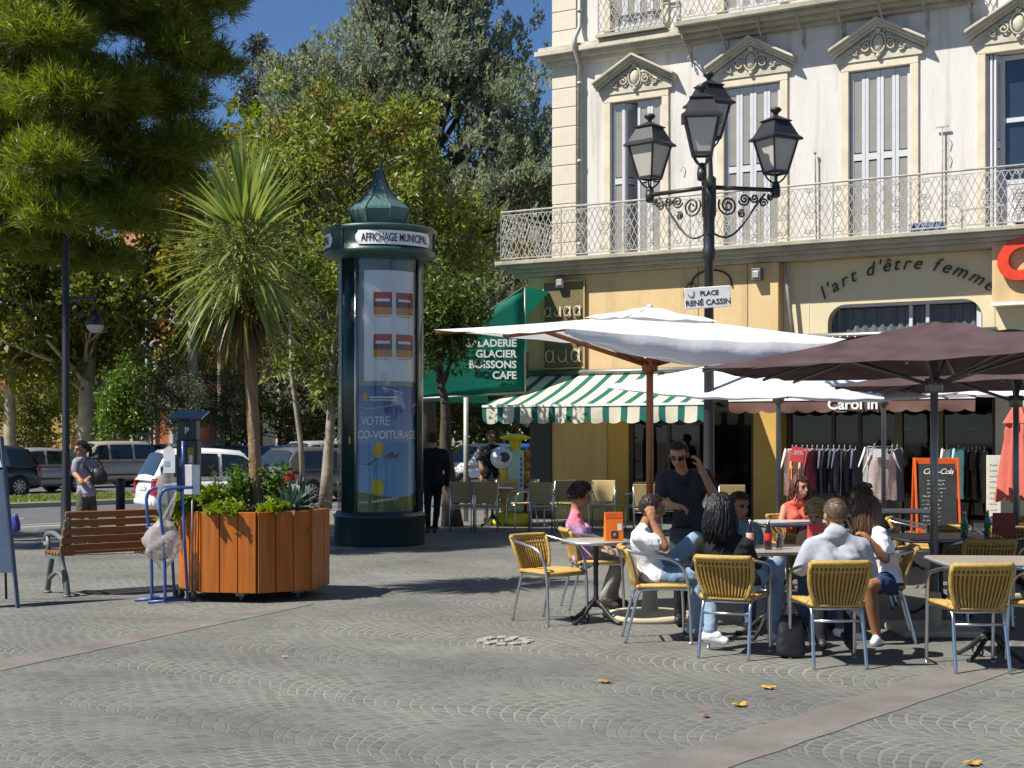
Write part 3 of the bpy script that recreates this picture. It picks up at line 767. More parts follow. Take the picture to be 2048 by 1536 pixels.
awning('striped_awning', 'sloping cream and green striped awning with scalloped valance below the ochre fascia', -.34, 4.36, .56, 2.3, 2.93, 2.27, .33, m_awn, .38)
ba, bcan = awning('brown_awning', 'dusky brown scalloped awning over the clothes shop with white lettering on its edge', 4.62, 8.95, .28, 1.9, 3.50, 2.33, .22, m_brawn, .32)
text('Carol in', .27, m_wlet, frame_mtx((6.90, -1.945, 2.15), (1, 0, 0), (0, 0, 1)), bcan, 'lettering', extrude=.003, bold=.006)
r = MB()
for k in range(14): r.ell((4.8+k*.14, -.36, 3.5+.02*R.random()), (.02, .02, .02), n=6)
r.build('string_light', m_wlet, ba)
# green awning of the café in the side street: end panel, roof and front, closed volume
ga = thing('green_awning', 'large bottle green awning with white café lettering on its triangular end panel', 'awning')
Yg = 28.2
q = lambda px, py, Y=Yg: P(px, py, Y)
A0, A1, A2, A3 = q(1050, 573), q(1050, 785), q(800, 800), q(800, 745)
A0b = q(915, 662); bk = Vector((.5, .86, 0))*3.4
c = MB()
def tri_panel(pa, pb, pc, pd, n=10, amp=.02):
    rows = []
    for j in range(n+1):
        t = j/n; a = pa.lerp(pd, t); b = pb.lerp(pc, t); rows.append([a.lerp(b, i/n)+Vector((0, -amp*sin(i*.9+j*.4), 0)) for i in range(n+1)])
    c.grid(rows, closed=False)
tri_panel(A0, A3, A2, A1)
c.build('end_panel', m_green, ga, solid=.01)
c = MB(); rows = [[A0.lerp(A3, i/8)+bk*(j/6)-Vector((0, 0, .03*sin(pi*j/6))) for i in range(9)] for j in range(7)]; c.grid(rows, closed=False); c.build('roof_panel', m_green, ga)
c = MB(); rows = [[A3.lerp(A2, i/4)+bk*(j/6) for i in range(5)] for j in range(7)]; c.grid(rows, closed=False); c.build('front_panel', m_green, ga)
for i, (t, py) in enumerate((('SALADERIE', 693), ('GLACIER', 714.5), ('BOISSONS', 736), ('CAFE', 757.5))):
    o = q(1033, py, Yg-.06); text(t, .205, m_wlet, frame_mtx(o, (1, 0, 0), (0, 0, 1)), ga, 'lettering', align='RIGHT', bold=.005, extrude=.006)
r = MB(); b = G(932, 1043); r.tube([b, Vector((b.x, b.y, q(932, 795).z))], .05, 8); r.build('post', m_pipe, ga)
r = MB(); r.tube([A0, A1], .025, 6); r.tube([A0, A3], .025, 6); r.tube([A1, A2], .025, 6); r.build('frame_tube', m_steel, ga)

def umbrella(name, label, c, za, corners, cloth, polemat, pr, hubz, valances=(), vent=.28, ztop=None, nb=20, base='disc', arms=4, twist=.02, ribmat=None, sag=.05):
    u = thing(name, label, 'umbrella', (c[0], c[1], 0)); ribmat = ribmat or polemat
    K = [Vector(k) for k in corners]; A = Vector((0, 0, za)); cb = MB(); ph = R.random()*6
    def edge(i, s):
        a, b = K[i], K[(i+1) % 4]; p = a.lerp(b, s); mid = 4*s*(1-s)
        return p*(1)-Vector((p.x, p.y, 0))*.055*mid+Vector((0, 0, -sag*mid*.3))
    def pan(i, s, t):
        p = A.lerp(edge(i, s), t); m = 4*s*(1-s)
        p.z -= sag*m*t*(1-.35*t)+.10*(t*(1-t))*(1-.3*m)*.6
        p.z += twist*.5*sin(9*s+5*t+ph+i*2)*t*m*(1-t*.7)+.006*sin(31*s+ph)*t*m+(twist*1.3*sin(16*t+5*s+ph)*sin(7*s+i)*max(0, .55-t)*t*4 if twist > .05 else 0); return p
    for i in range(4): cb.grid([[pan(i, s/nb, .02+.98*t/nb) for s in range(nb+1)] for t in range(nb+1)], closed=False)
    can = cb.build('canopy', cloth, u)
    for (i, dp) in valances:
        vb = MB(); rows = []
        for j in range(5):
            t = j/4; row = []
            for s in range(nb*2+1):
                p = pan(i, s/(nb*2), 1.); m = 4*(s/(nb*2))*(1-s/(nb*2)); n = Vector((p.x, p.y, 0)).normalized()
                row.append(p+Vector((0, 0, -dp*t*(.12+.88*m**.7)))+n*(.05*sin(pi*t)*m+.004)+n*.012*sin(s*.9)*t)
            rows.append(row)
        vb.grid(rows, closed=False); vb.build('valance', cloth, can)
    if vent:
        vb = MB()
        for i in range(4): vb.grid([[A*1+Vector((0, 0, .035))*(1-t/5)+(pan(i, s/6, vent)-A)*(t/5)*1.05+Vector((0, 0, .022+.01*sin(s*4+t*2+i))) for s in range(7)] for t in range(6)], closed=False)
        vb.ell(A+Vector((0, 0, .06)), (.03, .03, .025), n=8); vb.build('vent', cloth, can)
    pb = MB(); pb.tube([(0, 0, .02), (0, 0, za-.02)], pr, 10); pb.build('pole', polemat, u)
    hb = MB(); hb.lathe([(pr+.002, hubz-.07), (pr+.04, hubz-.06), (pr+.045, hubz+.05), (pr+.002, hubz+.06)], 10); hb.build('hub', polemat, u); hb = MB(); hb.lathe([(pr+.002, za-.2), (pr+.035, za-.19), (pr+.03, za-.1), (pr+.002, za-.09)], 10); hb.build('top_collar', polemat, u)
    for k in range(8):
        i = k//2; tgt = (lambda t: pan(i, .0, t)) if k % 2 == 0 else (lambda t: pan(i, .5, t))
        rb = MB(); rw = .022 if polemat is not m_wood else .034
        rb.tube([tgt(t)-Vector((0, 0, .025)) for t in (.04, .35, .7, .985)], rw*.62, 4)
        ro = rb.build('rib', ribmat, u)
        sb = MB(); sb.tube([Vector((0, 0, hubz))+Vector((tgt(.5).x, tgt(.5).y, 0)).normalized()*pr*1.2, tgt(.52)-Vector((0, 0, .04))], rw*.62, 4); sb.build('strut', ribmat, ro)
    bb = MB()
    if base == 'disc': bb.lathe([(0, 0), (.42, 0), (.43, .035), (.38, .06), (.08, .075), (.06, .32), (pr, .33)], 28); bb.build('base', M('concrete_base', (.45, .38, .26), .9, var=.15, scale=6), u)
    elif base == 'slab': bb.b2((-.36, -.36, 0), (.36, .36, .06)); bb.lathe([(.06, .06), (.06, .34), (pr, .35)], 14); bb.build('base', M('concrete_base', (.45, .38, .26), .9, var=.15, scale=6), u, bevel=.02)
    return u
umbrella('parasol', 'big square white parasol with a vented top and a reddish wooden pole', (1.26, 13.0), 2.79, [(-2.02, .66, 2.69), (-.85, -1.96, 2.50), (2.02, -.66, 2.47), (.72, 1.98, 2.58)], m_canvas, m_wood, .034, 2.32, valances=((1, .22), (2, .12)), base='disc', sag=.035)
umbrella('parasol', 'white parasol in the shade of the street lantern, over the coral topped woman', (3.26, 17.4), 2.72, [(-2.12, .3, 2.30), (-.3, -2.12, 2.10), (2.12, -.3, 2.20), (.3, 2.12, 2.3)], m_canvas2, m_steel, .03, 2.14, valances=((0, .06), (1, .06)), base='slab', vent=.2, sag=.03)
umbrella('parasol', 'second white parasol nearest to the clothes racks, mostly behind the dark canopies', (4.86, 18.6), 2.62, [(-2.1, .3, 2.24), (-.3, -2.1, 2.20), (2.1, -.3, 2.20), (.3, 2.1, 2.24)], m_canvas2, m_steel, .03, 2.14, base='slab', vent=.2, sag=.02)
BR = [(-2.10, -.80, 2.20), (.80, -2.08, 2.33), (2.08, .80, 2.30), (-.80, 2.08, 2.22)]
umbrella('parasol', 'nearest aubergine parasol on a grey steel pole between the right hand tables', (3.58, 12.06), 2.64, BR, m_brown, m_steel, .032, 2.10, base='slab', vent=0, twist=.09, sag=.03)
umbrella('parasol', 'farther aubergine parasol, half hidden below the nearer dark canopy', (5.28, 14.9), 2.60, [(x, y, z-.04) for x, y, z in BR], m_brown, m_steel, .03, 2.04, base='slab', vent=0, twist=.09, sag=.03)
# furled coral parasol
cu = thing('closed_parasol', 'furled coral red parasol standing at the right hand edge of the terrace', 'umbrella', (7.12, 20.0, 0))
r = MB(); rows = []
for j in range(15):
    t = j/14; z = 2.12-1.32*t; row = []
    for i in range(40):
        a = 2*pi*i/40; rr = (.05+.22*t**.7)*(1+.28*sin(8*a+1.5*sin(t*3)))*(1.15 if .18 < t < .3 else 1)
        row.append((rr*cos(a), rr*sin(a), z-.06*sin(8*a)*t*t))
    rows.append(row)
r.grid(rows, closed=True); cn = r.build('canopy', m_coral, cu)
r = MB(); rows = []
for j in range(5):
    t = j/4; rows.append([((.03+.15*t)*(1+.25*sin(8*2*pi*i/40))*cos(2*pi*i/40), (.03+.15*t)*(1+.25*sin(8*2*pi*i/40))*sin(2*pi*i/40), 2.16-.30*t) for i in range(40)])
r.grid(rows, closed=True); r.build('vent', m_coral, cn)
r = MB(); r.tube([(0, 0, .03), (0, 0, 2.2)], .025, 8); r.build('pole', m_steel, cu)
r = MB(); r.ell((0, 0, 2.22), (.04, .04, .06), n=8); r.build('finial', m_wlet, cu)
r = MB(); r.lathe([(0, 0), (.32, 0), (.33, .05), (.05, .08), (.04, .3)], 20); r.build('base', m_steel, cu)

# ------------------------------------------------------------------ bistro chair, faces +Y of its own frame
def bistro_chair(label, loc, rz, group):
    t = thing('bistro_chair', label, 'chair', loc, rz, group)
    s = MB()
    rows = []
    for j in range(9):
        y = -.17+.39*j/8; w = .20+.022*(j/8)
        rows.append([(w*(-1+2*i/12), y, .455+.012*sin(pi*i/12)-.018*max(0, (j-6)/2)**2) for i in range(13)])
    s.grid(rows, closed=False); so = s.build('seat', m_rattan, t, solid=.018)
    s = MB()
    for i in range(17):
        x = -.195+.39*i/16; k = 1+.1
        s.tube([(x, -.165, .468), (x*1.05, .03, .475), (x*1.1, .2, .468), (x*1.1, .222, .45)], .0085, 4)
    s.tube([(-.20, -.17, .462), (-.222, .2, .46), (-.2, .228, .45), (.2, .228, .45), (.222, .2, .46), (.20, -.17, .462)], .018, 6)
    s.build('seat_strands', m_rattan, so)
    b = MB()
    def bp(x, q):                                   # q: 0 seat .. 1 top
        w = .155+.055*q+.02*sin(pi*q)
        return Vector((x*w, -.195-.03*q-.065*q*q-.035*(1-x*x)*q, .445+.315*q))
    for i in range(15):
        x = -1+2*i/14; b.tube([bp(x, k/7) for k in range(8)], .0095 if 0 < i < 14 else .02, 5)
    bk = MB(); bk.grid([[bp(-1+2*i/10, k/6)+Vector((0, .006, 0)) for i in range(11)] for k in range(7)], closed=False)
    b.tube([bp(-1+2*i/12, 1.0) for i in range(13)], .022, 7); b.tube([bp(-1+2*i/12, .93) for i in range(13)], .014, 6)
    for q in (.80, .0): b.tube([bp(-1+2*i/10, q) for i in range(11)], .011, 5)
    b.tube([(-.155, -.195, .445), (-.185, -.185, .452), (-.2, -.165, .46)], .018, 6); b.tube([(.155, -.195, .445), (.185, -.185, .452), (.2, -.165, .46)], .018, 6)
    bo = b.build('backrest', m_rattan, t); bk.build('woven_backing', m_rattan_d, bo)
    for sx in (-1, 1):
        l = MB(); pts = smoothpath([(sx*.245, .235, 0), (sx*.243, .225, .30), (sx*.248, .20, .52), (sx*.262, .12, .655), (sx*.262, -.06, .705), (sx*.245, -.2, .73), (sx*.212, -.285, .752)], 5)
        l.tube(pts, .0135, 7); l.tube([(sx*.243, .225, 0), (sx*.243, .225, .012)], .017, 7); l.build('arm_leg', m_alu, t)
        l = MB(); l.tube(smoothpath([(sx*.19, -.29, 0), (sx*.185, -.225, .25), (sx*.18, -.18, .40), (sx*.19, -.10, .437), (sx*.215, .19, .437), (sx*.24, .222, .437)], 5), .0135, 7); l.build('leg', m_alu, t)
    l = MB(); l.tube([(-.185, -.205, .335), (.185, -.205, .335)], .011, 6); l.build('stretcher', m_alu, t)
    l = MB(); l.tube([(-.18, -.17, .42), (.18, -.17, .42)], .011, 6); l.tube([(-.24, .215, .43), (.24, .215, .43)], .011, 6); l.build('seat_bar', m_alu, t)
    return t
FR = 'yellow rattan chairs of the front terrace'
ch0 = bistro_chair('empty yellow rattan chair at the left end of the terrace', (.34, 12.78, 0), radians(-128), FR)
def chair(lbl, x, y, face, grp=FR):
    """face: direction of the sitter's view, degrees from +X"""
    return dup(ch0, (x, y, 0), radians(face-90), lbl, grp)
ch0.rotation_euler[2] = radians(-48-90)
chair('yellow rattan chair carrying the woman in the pink top', .80, 13.85, 10)
chair('yellow rattan chair carrying the man in the white tee shirt', 1.20, 11.62, 0)
chair('yellow rattan chair under the long black haired woman', 1.68, 10.85, 68)
chair('yellow rattan chair seen from behind under the man in the pale grey jacket', 2.33, 10.42, 92)
chair('yellow rattan chair under the girl in the white tee shirt', 2.98, 11.62, 170)
chair('empty yellow rattan chair pushed under the right hand front table', 3.29, 10.22, 90)
chair('empty yellow rattan chair cut off by the right hand edge', 3.93, 10.28, 120)
chair('yellow rattan chair under the fair haired child', 2.66, 12.55, 265)
chair('yellow rattan chair under the person in the teal shirt', 1.98, 12.65, 280)
chair('yellow rattan chair under the woman in the coral top', 3.2, 16.1, 285)
SH = 'rattan chairs in the shade around the dark tables'
for i, (x, y, fc) in enumerate(((3.46, 13.97, 160), (4.15, 12.55, 85), (4.35, 13.95, -95), (4.86, 13.3, 175), (5.1, 14.3, 60), (5.7, 14.1, 115), (4.45, 15.6, -20), (5.6, 15.6, -80), (2.55, 15.6, -10), (4.1, 17.6, 10))):
    chair('rattan chair with a metal frame in the shade of the dark parasols', x, y, fc, SH)

# tan woven chair of the back row
def tan_chair(label, loc, rz, group):
    t = thing('woven_chair', label, 'chair', loc, rz, group)
    s = MB(); s.b2((-.21, -.18, .43), (.21, .22, .46)); s.build('seat', m_tanweave, t, bevel=.012)
    b = MB(); rt = Matrix.Rotation(radians(12), 3, 'X')
    b.prism([(-.17, -.19, .50), (.17, -.19, .50), (.215, -.28, .88), (-.215, -.28, .88)], (0, -.022, .005)); b.build('backrest', m_tanweave, t, bevel=.01)
    for sx in (-1, 1):
        l = MB(); l.tube(smoothpath([(sx*.235, .2, 0), (sx*.235, .19, .45), (sx*.25, .13, .64), (sx*.24, -.1, .66), (sx*.215, -.25, .7)], 4), .013, 6); l.build('arm_leg', m_alu, t)
        l = MB(); l.tube([(sx*.205, -.27, 0), (sx*.2, -.19, .44), (sx*.205, -.27, .86)], .013, 6); l.build('leg', m_alu, t)
    l = MB(); l.tube([(-.2, -.2, .40), (.2, -.2, .40)], .011, 6); l.build('stretcher', m_alu, t); l = MB(); l.tube([(-.22, .2, .41), (.22, .2, .41)], .011, 6); l.build('stretcher', m_alu, t)
    return t
BK = 'tan woven chairs in the back row by the awnings'
def row_at(px, py, Y): p = P(px, py, Y); return (p.x, p.y, 0)
tc0 = tan_chair('tan woven chair in dark shade, leftmost by the tree trunk', row_at(925, 0, 25.3), 0, BK)
for px, Y, fc, lb in ((970, 25.2, 95, 'tan woven chair turned to the round black table'), (1042, 26.4, 200, 'tan woven chair standing beside the yellow and green display'),
                      (1085, 24.9, 80, 'tan woven chair seen from behind left of the pink topped woman'), (1120, 26.2, 110, 'tan woven chair just behind the pink topped woman'), (1205, 25.6, 262, 'lone tan woven chair facing the plaza before the brown panel'),
                      (1282, 25.2, 100, 'tan woven chair in shade behind the wooden parasol pole'), (1294, 23.9, 80, 'sunlit tan woven chair behind the wooden parasol pole'), (1335, 24.5, 100, 'tan woven chair behind the waiter'),
                      (1462, 23.6, 85, 'tan woven chair in shade behind the teal shirted person'), (1010, 27.0, 100, 'tan woven chair behind the round black table')):
    dup(tc0, row_at(px, 0, Y), radians(fc-90), lb)
# ------------------------------------------------------------------ tables
def table(label, loc, top='round', r=.33, topmat=None, rz=0., z=.74, group='café tables on the terrace'):
    t = thing('bistro_table', label, 'table', loc, rz, group)
    s = MB()
    if top == 'round': s.lathe([(0, z-.03), (r-.012, z-.03), (r, z-.022), (r, z-.008), (r-.01, z), (0, z)], 36)
    else:
        c = []; k = .09
        for (cx, cy, a0) in ((r-k, r-k, 0), (k-r, r-k, pi/2), (k-r, k-r, pi), (r-k, k-r, 1.5*pi)): c += [(cx+k*cos(a0+pi/2*i/5), cy+k*sin(a0+pi/2*i/5), z-.032) for i in range(6)]
        s.prism(c, (0, 0, .032))
    to = s.build('table_top', topmat or m_top, t, bevel=.004)
    s = MB()
    if top == 'round': s.lathe([(r-.004, z-.034), (r+.004, z-.032), (r+.005, z-.012), (r-.003, z-.006)], 36)
    else: s.tube([(x*1.003, y*1.003, z-.017) for x, y, _ in c], .0125, 5, closed=True)
    s.build('rim', m_alu, to)
    s = MB(); s.lathe([(.0, .14), (.035, .14), (.03, .2), (.022, .24), (.022, .5), (.03, .52), (.022, .54), (.02, .66), (.05, .7), (.05, z-.034), (0, z-.034)], 14); s.build('column', m_castblk, t)
    for k in range(4):
        a = k*pi/2+pi/4; d = Vector((cos(a), sin(a), 0)); s = MB()
        s.tube([d*.02+Vector((0, 0, .19)), d*.08+Vector((0, 0, .15)), d*.17+Vector((0, 0, .07)), d*.25+Vector((0, 0, .022)), d*.30+Vector((0, 0, .018))], [.024, .022, .018, .016, .018], 7)
        s.tube(spiral(d*.13+Vector((0, 0, .06)), .045, .012, 0, 1.2, d, (0, 0, 1), 12), .008, 5); s.build('foot', m_castblk, t)
    return t
table('round bistro table holding the orange menu stand', (.75, 12.72, 0), r=.31)
table('café table of the large group, set with cola bottles', (2.12, 11.75, 0), 'square', .40, rz=radians(8))
table('bare square table at the right hand front of the terrace', (3.57, 10.62, 0), 'square', .41, rz=radians(-4))
table('dark café table with the green bottles', (3.98, 13.2, 0), 'square', .45, m_topd, radians(5))
table('dark café table laid with plates at the right hand edge', (5.25, 14.75, 0), 'square', .5, m_topd)
table('grey slab topped table of the coral topped woman', (3.1, 15.45, 0), 'square', .42, M('grey_slab', (.36, .37, .38), .4))
table('empty grey table below the beige garment', (4.95, 18.0, 0), 'square', .36, M('grey_slab', (.36, .37, .38), .4))
table('black table among the tan chairs near the tree trunk', (row_at(985, 0, 26.6)), 'square', .40, m_topd)
table('brown table between the tan chairs behind the pink topped woman', (row_at(1150, 0, 26.6)), 'square', .38, m_topd)
table('dark table in shade behind the waiter', (row_at(1400, 0, 24.4)), 'square', .38, m_topd)

# ------------------------------------------------------------------ small things on the tables
def menu_stand(label, loc, rz, front, w=.16, h=.25, marks=True):
    t = thing('menu_stand', label, 'menu stand', loc, rz)
    s = MB(); s.prism([(-w/2, -.045, 0), (-w/2, .045, 0), (-w/2, .012, h), (-w/2, -.012, h)], (w, 0, 0)); s.build('card', front, t)
    if marks:
        a = Vector((0, -.033, h)).normalized()
        sy = Vector((0, .033, h)).normalized(); n = Vector((0, -h, .033)).normalized()
        def patch(x0, x1, z0, z1, m, nm):
            b = MB(); b.add([Vector((x, -.045, 0))+sy*z+n*.002 for x, z in ((x0, z0), (x1, z0), (x1, z1), (x0, z1))], [(0, 1, 2, 3)]); b.build(nm, m, t)
        patch(-w*.2, w*.2, .02, .085, m_blkprint, 'print'); patch(-w*.08, w*.1, .035, .065, m_wlet, 'print'); patch(w*.18, w*.42, .09, .15, m_wlet, 'print'); patch(-w*.5, w*.5, h*.8, h*.97, m_redprint, 'print')
    return t
m_blkprint = M('black_print', (.03, .025, .02), .6); m_redprint = M('orange_red_print', (.75, .10, .02), .5)
menu_stand('bright orange menu stand with a black and white print', (.90, 12.62, .742), radians(12), M('orange_card', (.80, .17, .01), .5))
menu_stand('pale red and white menu card at the table of the group', (2.53, 11.75, .742), radians(4), M('red_card', (.65, .07, .06), .5), .17, .2, False)
menu_stand('plain brick red menu board on the dark table', (4.65, 13.45, .742), radians(-4), M('brick_card', (.30, .035, .015), .6), .2, .2, False)
m_cola = M('cola_glass', (.02, .006, .004), .08, spec=.8, coat=.4); m_clear = glassmat('clear_glass', (.93, .95, .95), .25)
m_gbot = M('green_bottle_glass', (.005, .09, .02), .08, spec=.8, coat=.5); m_redlab = M('red_label', (.65, .02, .015), .4); m_juice = M('cola_drink', (.09, .012, .005), .2, coat=.5)
def bottle(label, x, y, glass, lab, kind='cola_bottle'):
    t = thing(kind, label, 'bottle', (x, y, .742), 0)
    s = MB(); s.lathe([(0, 0), (.029, 0), (.031, .01), (.027, .06), (.031, .11), (.026, .15), (.014, .19), (.012, .225), (0, .226)], 14); s.build('glass', glass, t)
    s = MB(); s.lathe([(.0315, .075), (.0325, .08), (.0325, .125), (.0305, .13)], 14); s.build('label', lab, t)
    s = MB(); s.lathe([(.014, .218), (.0145, .235), (0, .237)], 10); s.build('cap', M('bottle_cap', (.5, .45, .4), .3, metal=.6), t)
bottle('cola bottle with a white banded label, leftmost on the group table', 1.955, 11.68, m_cola, M('pink_label', (.6, .35, .33), .5))
bottle('cola bottle with a plain red label on the group table', 2.09, 11.6, m_cola, m_redlab)
bottle('green glass bottle at the middle of the dark table', 4.14, 13.02, m_gbot, M('green_label', (.02, .16, .04), .5), 'green_bottle')
bottle('green glass bottle at the right end of the dark table', 4.42, 13.22, m_gbot, M('green_label', (.02, .16, .04), .5), 'green_bottle')
def glass(label, x, y, drink, z=.742, h=.13):
    t = thing('drinking_glass', label, 'glass', (x, y, z))
    s = MB(); s.lathe([(.026, 0), (.035, h), (.033, h), (.025, .006)], 16); s.build('glass', m_clear, t)
    if drink: s = MB(); s.lathe([(0, .007), (.0245, .007), (.030, h*.7), (0, h*.7)], 14); s.build('drink', drink, t)
glass('tumbler of dark cola beside the red labelled bottle', 2.19, 11.66, m_juice); glass('tumbler of cola behind the bottles', 2.02, 11.9, m_juice)
glass('tall glass of orange drink held near the girl in white', 2.52, 11.55, M('orange_drink', (.7, .28, .02), .3), h=.14)
s = MB(); s.tube(smoothpath([(2.525, 11.55, .75), (2.545, 11.55, .93), (2.60, 11.55, .985)], 5), .004, 5); tag(s.build('drinking_straw', m_blkprint), 'bent black straw in the glass of orange drink', 'straw')
s = MB(); s.lathe([(0, 0), (.05, 0), (.055, .03), (.05, .035), (.045, .012), (0, .01)], 18, (1.86, 11.72, .742)); tag(s.build('ashtray', M('black_plastic', (.02, .02, .02), .4)), 'black ashtray at the left corner of the group table', 'ashtray')
for i, (x, y, r_) in enumerate(((5.05, 14.5, .13), (5.4, 14.62, .14), (5.5, 14.95, .12), (5.1, 14.98, .10))):
    s = MB(); s.lathe([(0, 0), (r_*.6, 0), (r_, .018), (r_*.97, .022), (r_*.58, .006), (0, .006)], 22, (x, y, .742))
    tag(s.build('plate', M('dusky_plate', (.36, .22, .2), .3) if i < 2 else M('white_china', (.7, .7, .68), .2)), ('dusky pink plate on the right hand dark table' if i < 2 else 'white plate on the right hand dark table'), 'plate', 'plates on the right hand table')
glass('empty clear glass on the dark table between the green bottles', 4.28, 13.28, None); glass('clear glass by the plates at the right', 5.3, 14.4, None)

# ------------------------------------------------------------------ boards, racks and the display before the shops
m_orwood = M('orange_red_frame', (.66, .10, .012), .4, var=.1); m_slate = M('chalk_slate', (.02, .022, .022), .8, var=.25, scale=4, stain=(.06, .06, .06), stain_amt=.6)
m_chalk = M('chalk', (.55, .55, .52), .9)
b0 = P(1871, 0, 23.4)
cb = thing('chalkboard', 'orange framed a-board with a chalked menu below white script lettering', 'a-board', (b0.x, 23.4, 0), radians(-6))
W_, H_ = .76, 1.32
tilt = lambda x, z, d=0: Vector((x, -.28+.24*z/H_-d, z))
for nm, sgn in (('front_frame', 1), ('back_frame', -1)):
    s = MB(); f = lambda x, z: Vector((x, sgn*(-.28+.24*z/H_), z))
    for x in (-W_/2+.04, W_/2-.04): s.bar(f(x, 0), f(x, H_), .08, .03, up=(1, 0, 0))
    for z in (.13, H_-.05): s.bar(f(-W_/2+.08, z), f(W_/2-.08, z), .03, .1)
    s.build(nm, m_orwood, cb, bevel=.006)
s = MB(); s.add([tilt(-W_/2+.08, .18, .0), tilt(W_/2-.08, .18, .0), tilt(W_/2-.08, H_-.1, .0), tilt(-W_/2+.08, H_-.1, .0)], [(0, 1, 2, 3)]); s.build('slate', m_slate, cb, solid=.012)
tn = Vector((0, -H_, .24)).normalized()
def bt(txt, size, x, z, mat=m_chalk, align='CENTER', **k): text(txt, size, mat, frame_mtx(tilt(x, z, .012), (1, 0, 0), Vector((0, .24, H_))), cb, 'writing', align=align, extrude=.001, **k)
bt('Coca-Cola', .13, .02, 1.06, m_wlet, shear=.35, spacing=.85)
R2 = random.Random(3); s = MB(); fy = Vector((0, .24, H_)).normalized()
for k in range(12):      # chalk scrawl, not legible in the photograph
    z = .94-.065*k; x = -.24 if k > 3 else -.16; xe = (.02+R2.uniform(-.05, .05)) if k > 3 else .12
    while x < xe:
        wv = R2.uniform(.015, .035); p0 = tilt(x, z, .012); s.tube([p0, p0+Vector((wv*.4, 0, 0))+fy*R2.uniform(.01, .035), p0+Vector((wv*.7, 0, 0))+fy*R2.uniform(-.005, .01), p0+Vector((wv, 0, 0))+fy*R2.uniform(0, .03)], .0035, 3); x += wv+(.03 if R2.random() < .2 else .004)
s.build('chalk_scrawl', m_chalk, cb)
def garment(label, px, pz, Y, w, h, mat, rz, kind='shirt', group=None):
    p = P(px, pz, Y); t = thing('garment', label, 'garment', p, rz, group)
    s = MB(); rows = []; ph = R.random()*6
    for sg in (-1, 1):
        rows = []
        for j in range(8):
            q = j/7; ww = w*(.42+.12*min(1, q*5) if kind != 'dress' else .34+.18*q); row = []
            for i in range(9):
                e = -1+2*i/8; row.append((ww*e*(1+.02*sin(j+ph)), sg*(.035*(1-e*e)**.5+.012)+.012*sin(7*e+ph+j*.5), -h*q-.06*abs(e)*(1-q)**3-(.012*sin(9*e+ph) if j == 7 else 0)))
            rows.append(row)
        s.grid(rows, closed=False)
    s.build('cloth', mat, t)
    if kind == 'shirt':
        for sg in (-1, 1):
            s = MB(); s.loft([[Vector((sg*(w*(.44+.10*k)), .03*cos(a)*(1-.2*k), -.05-.09*k+.07*sin(a)*(1-.25*k))) for a in np.linspace(0, 2*pi, 9)[:-1]] for k in range(4)]); s.build('sleeve', mat, t)
    s = MB(); s.tube([(-w*.4, 0, -.05), (0, 0, .0), (w*.4, 0, -.05)], .006, 5); s.tube(smoothpath([(0, 0, 0), (0, 0, .05), (.02, 0, .07), (.03, 0, .05)], 4), .004, 4); s.build('hanger', m_wlet, t)
    return t
def gm(n, c): return M('fabric_'+n, c, .9, var=.15, scale=6, bump=.3, bscale=25)
def rack(label, px0, px1, Y, zbar, dy=.25, round_=False):
    a = P(px0, 0, Y); b = P(px1, 0, Y+dy); t = thing('clothes_rack', label, 'clothes rack', ((a.x+b.x)/2, Y+dy/2, 0))
    d = Vector((b.x-a.x, dy, 0)); hw = d/2; n = Vector((-d.y, d.x, 0)).normalized()
    s = MB(); s.tube([-hw+Vector((0, 0, zbar)), hw+Vector((0, 0, zbar))], .014, 6); s.build('rail', m_steel, t)
    for sg in (-1, 1):
        s = MB(); s.tube([hw*sg, hw*sg+Vector((0, 0, zbar))], .014, 6); s.tube([hw*sg-n*.25+Vector((0, 0, .03)), hw*sg+n*.25+Vector((0, 0, .03))], .014, 6); s.build('stand', m_steel, t)
rack('chrome clothes rack with bright summer tops at its left end', 1575, 1712, 24.8, 1.45)
g1 = 'clothes on the left rack'
for px, lb, c, w, h in ((1584, 'white and pink summer top at the very left end of the clothes racks', (.75, .62, .62), .42, .8), (1592, 'orange sleeveless top hanging below a red sale card', (.75, .33, .09), .40, .85), (1604, 'sand coloured top next to the orange one', (.55, .40, .25), .40, .8),
                        (1614, 'pale pink garment behind the sand coloured top', (.7, .45, .45), .4, .75), (1624, 'dark red garment between grey ones', (.30, .03, .04), .4, .72)):
    garment(lb, px, 898, 24.75, w, h, gm('c%d' % px, c), radians(R.uniform(40, 60)), 'shirt', g1)
for k, px in enumerate(range(1634, 1712, 11)): garment('dark grey or black garment on the left clothes rack', px, 898, 24.9, .4, R.uniform(.7, .85), gm(('char', 'slate', 'black')[k % 3], ((.05, .05, .055), (.10, .10, .13), (.015, .015, .018))[k % 3]), radians(R.uniform(45, 65)), 'shirt', g1+', dark')
p = P(1577, 902, 24.4); s = MB(); s.box((p.x+.1, p.y-.25, p.z-.06), (.22, .01, .26), Matrix.Rotation(radians(8), 3, 'Y')); sc_ = s.build('sale_card', M('sale_red', (.72, .07, .07), .5)); tag(sc_, 'small red sale card with white figures hanging on the orange top', 'card')
o = text('-30%', .10, m_wlet, frame_mtx((p.x+.1, p.y-.257, p.z-.06), (1, 0, 0), (0, 0, 1)), sc_, 'writing', extrude=.001)
rack('clothes rack with the beige jacket', 1735, 1800, 24.2, 1.5)
garment('white top behind the beige jacket', 1748, 895, 24.35, .42, .95, gm('whitetop', (.72, .7, .7)), radians(20))
garment('beige jacket hanging alone beside the grey pole', 1764, 905, 24.0, .46, .80, gm('beige', (.50, .40, .36)), radians(8))
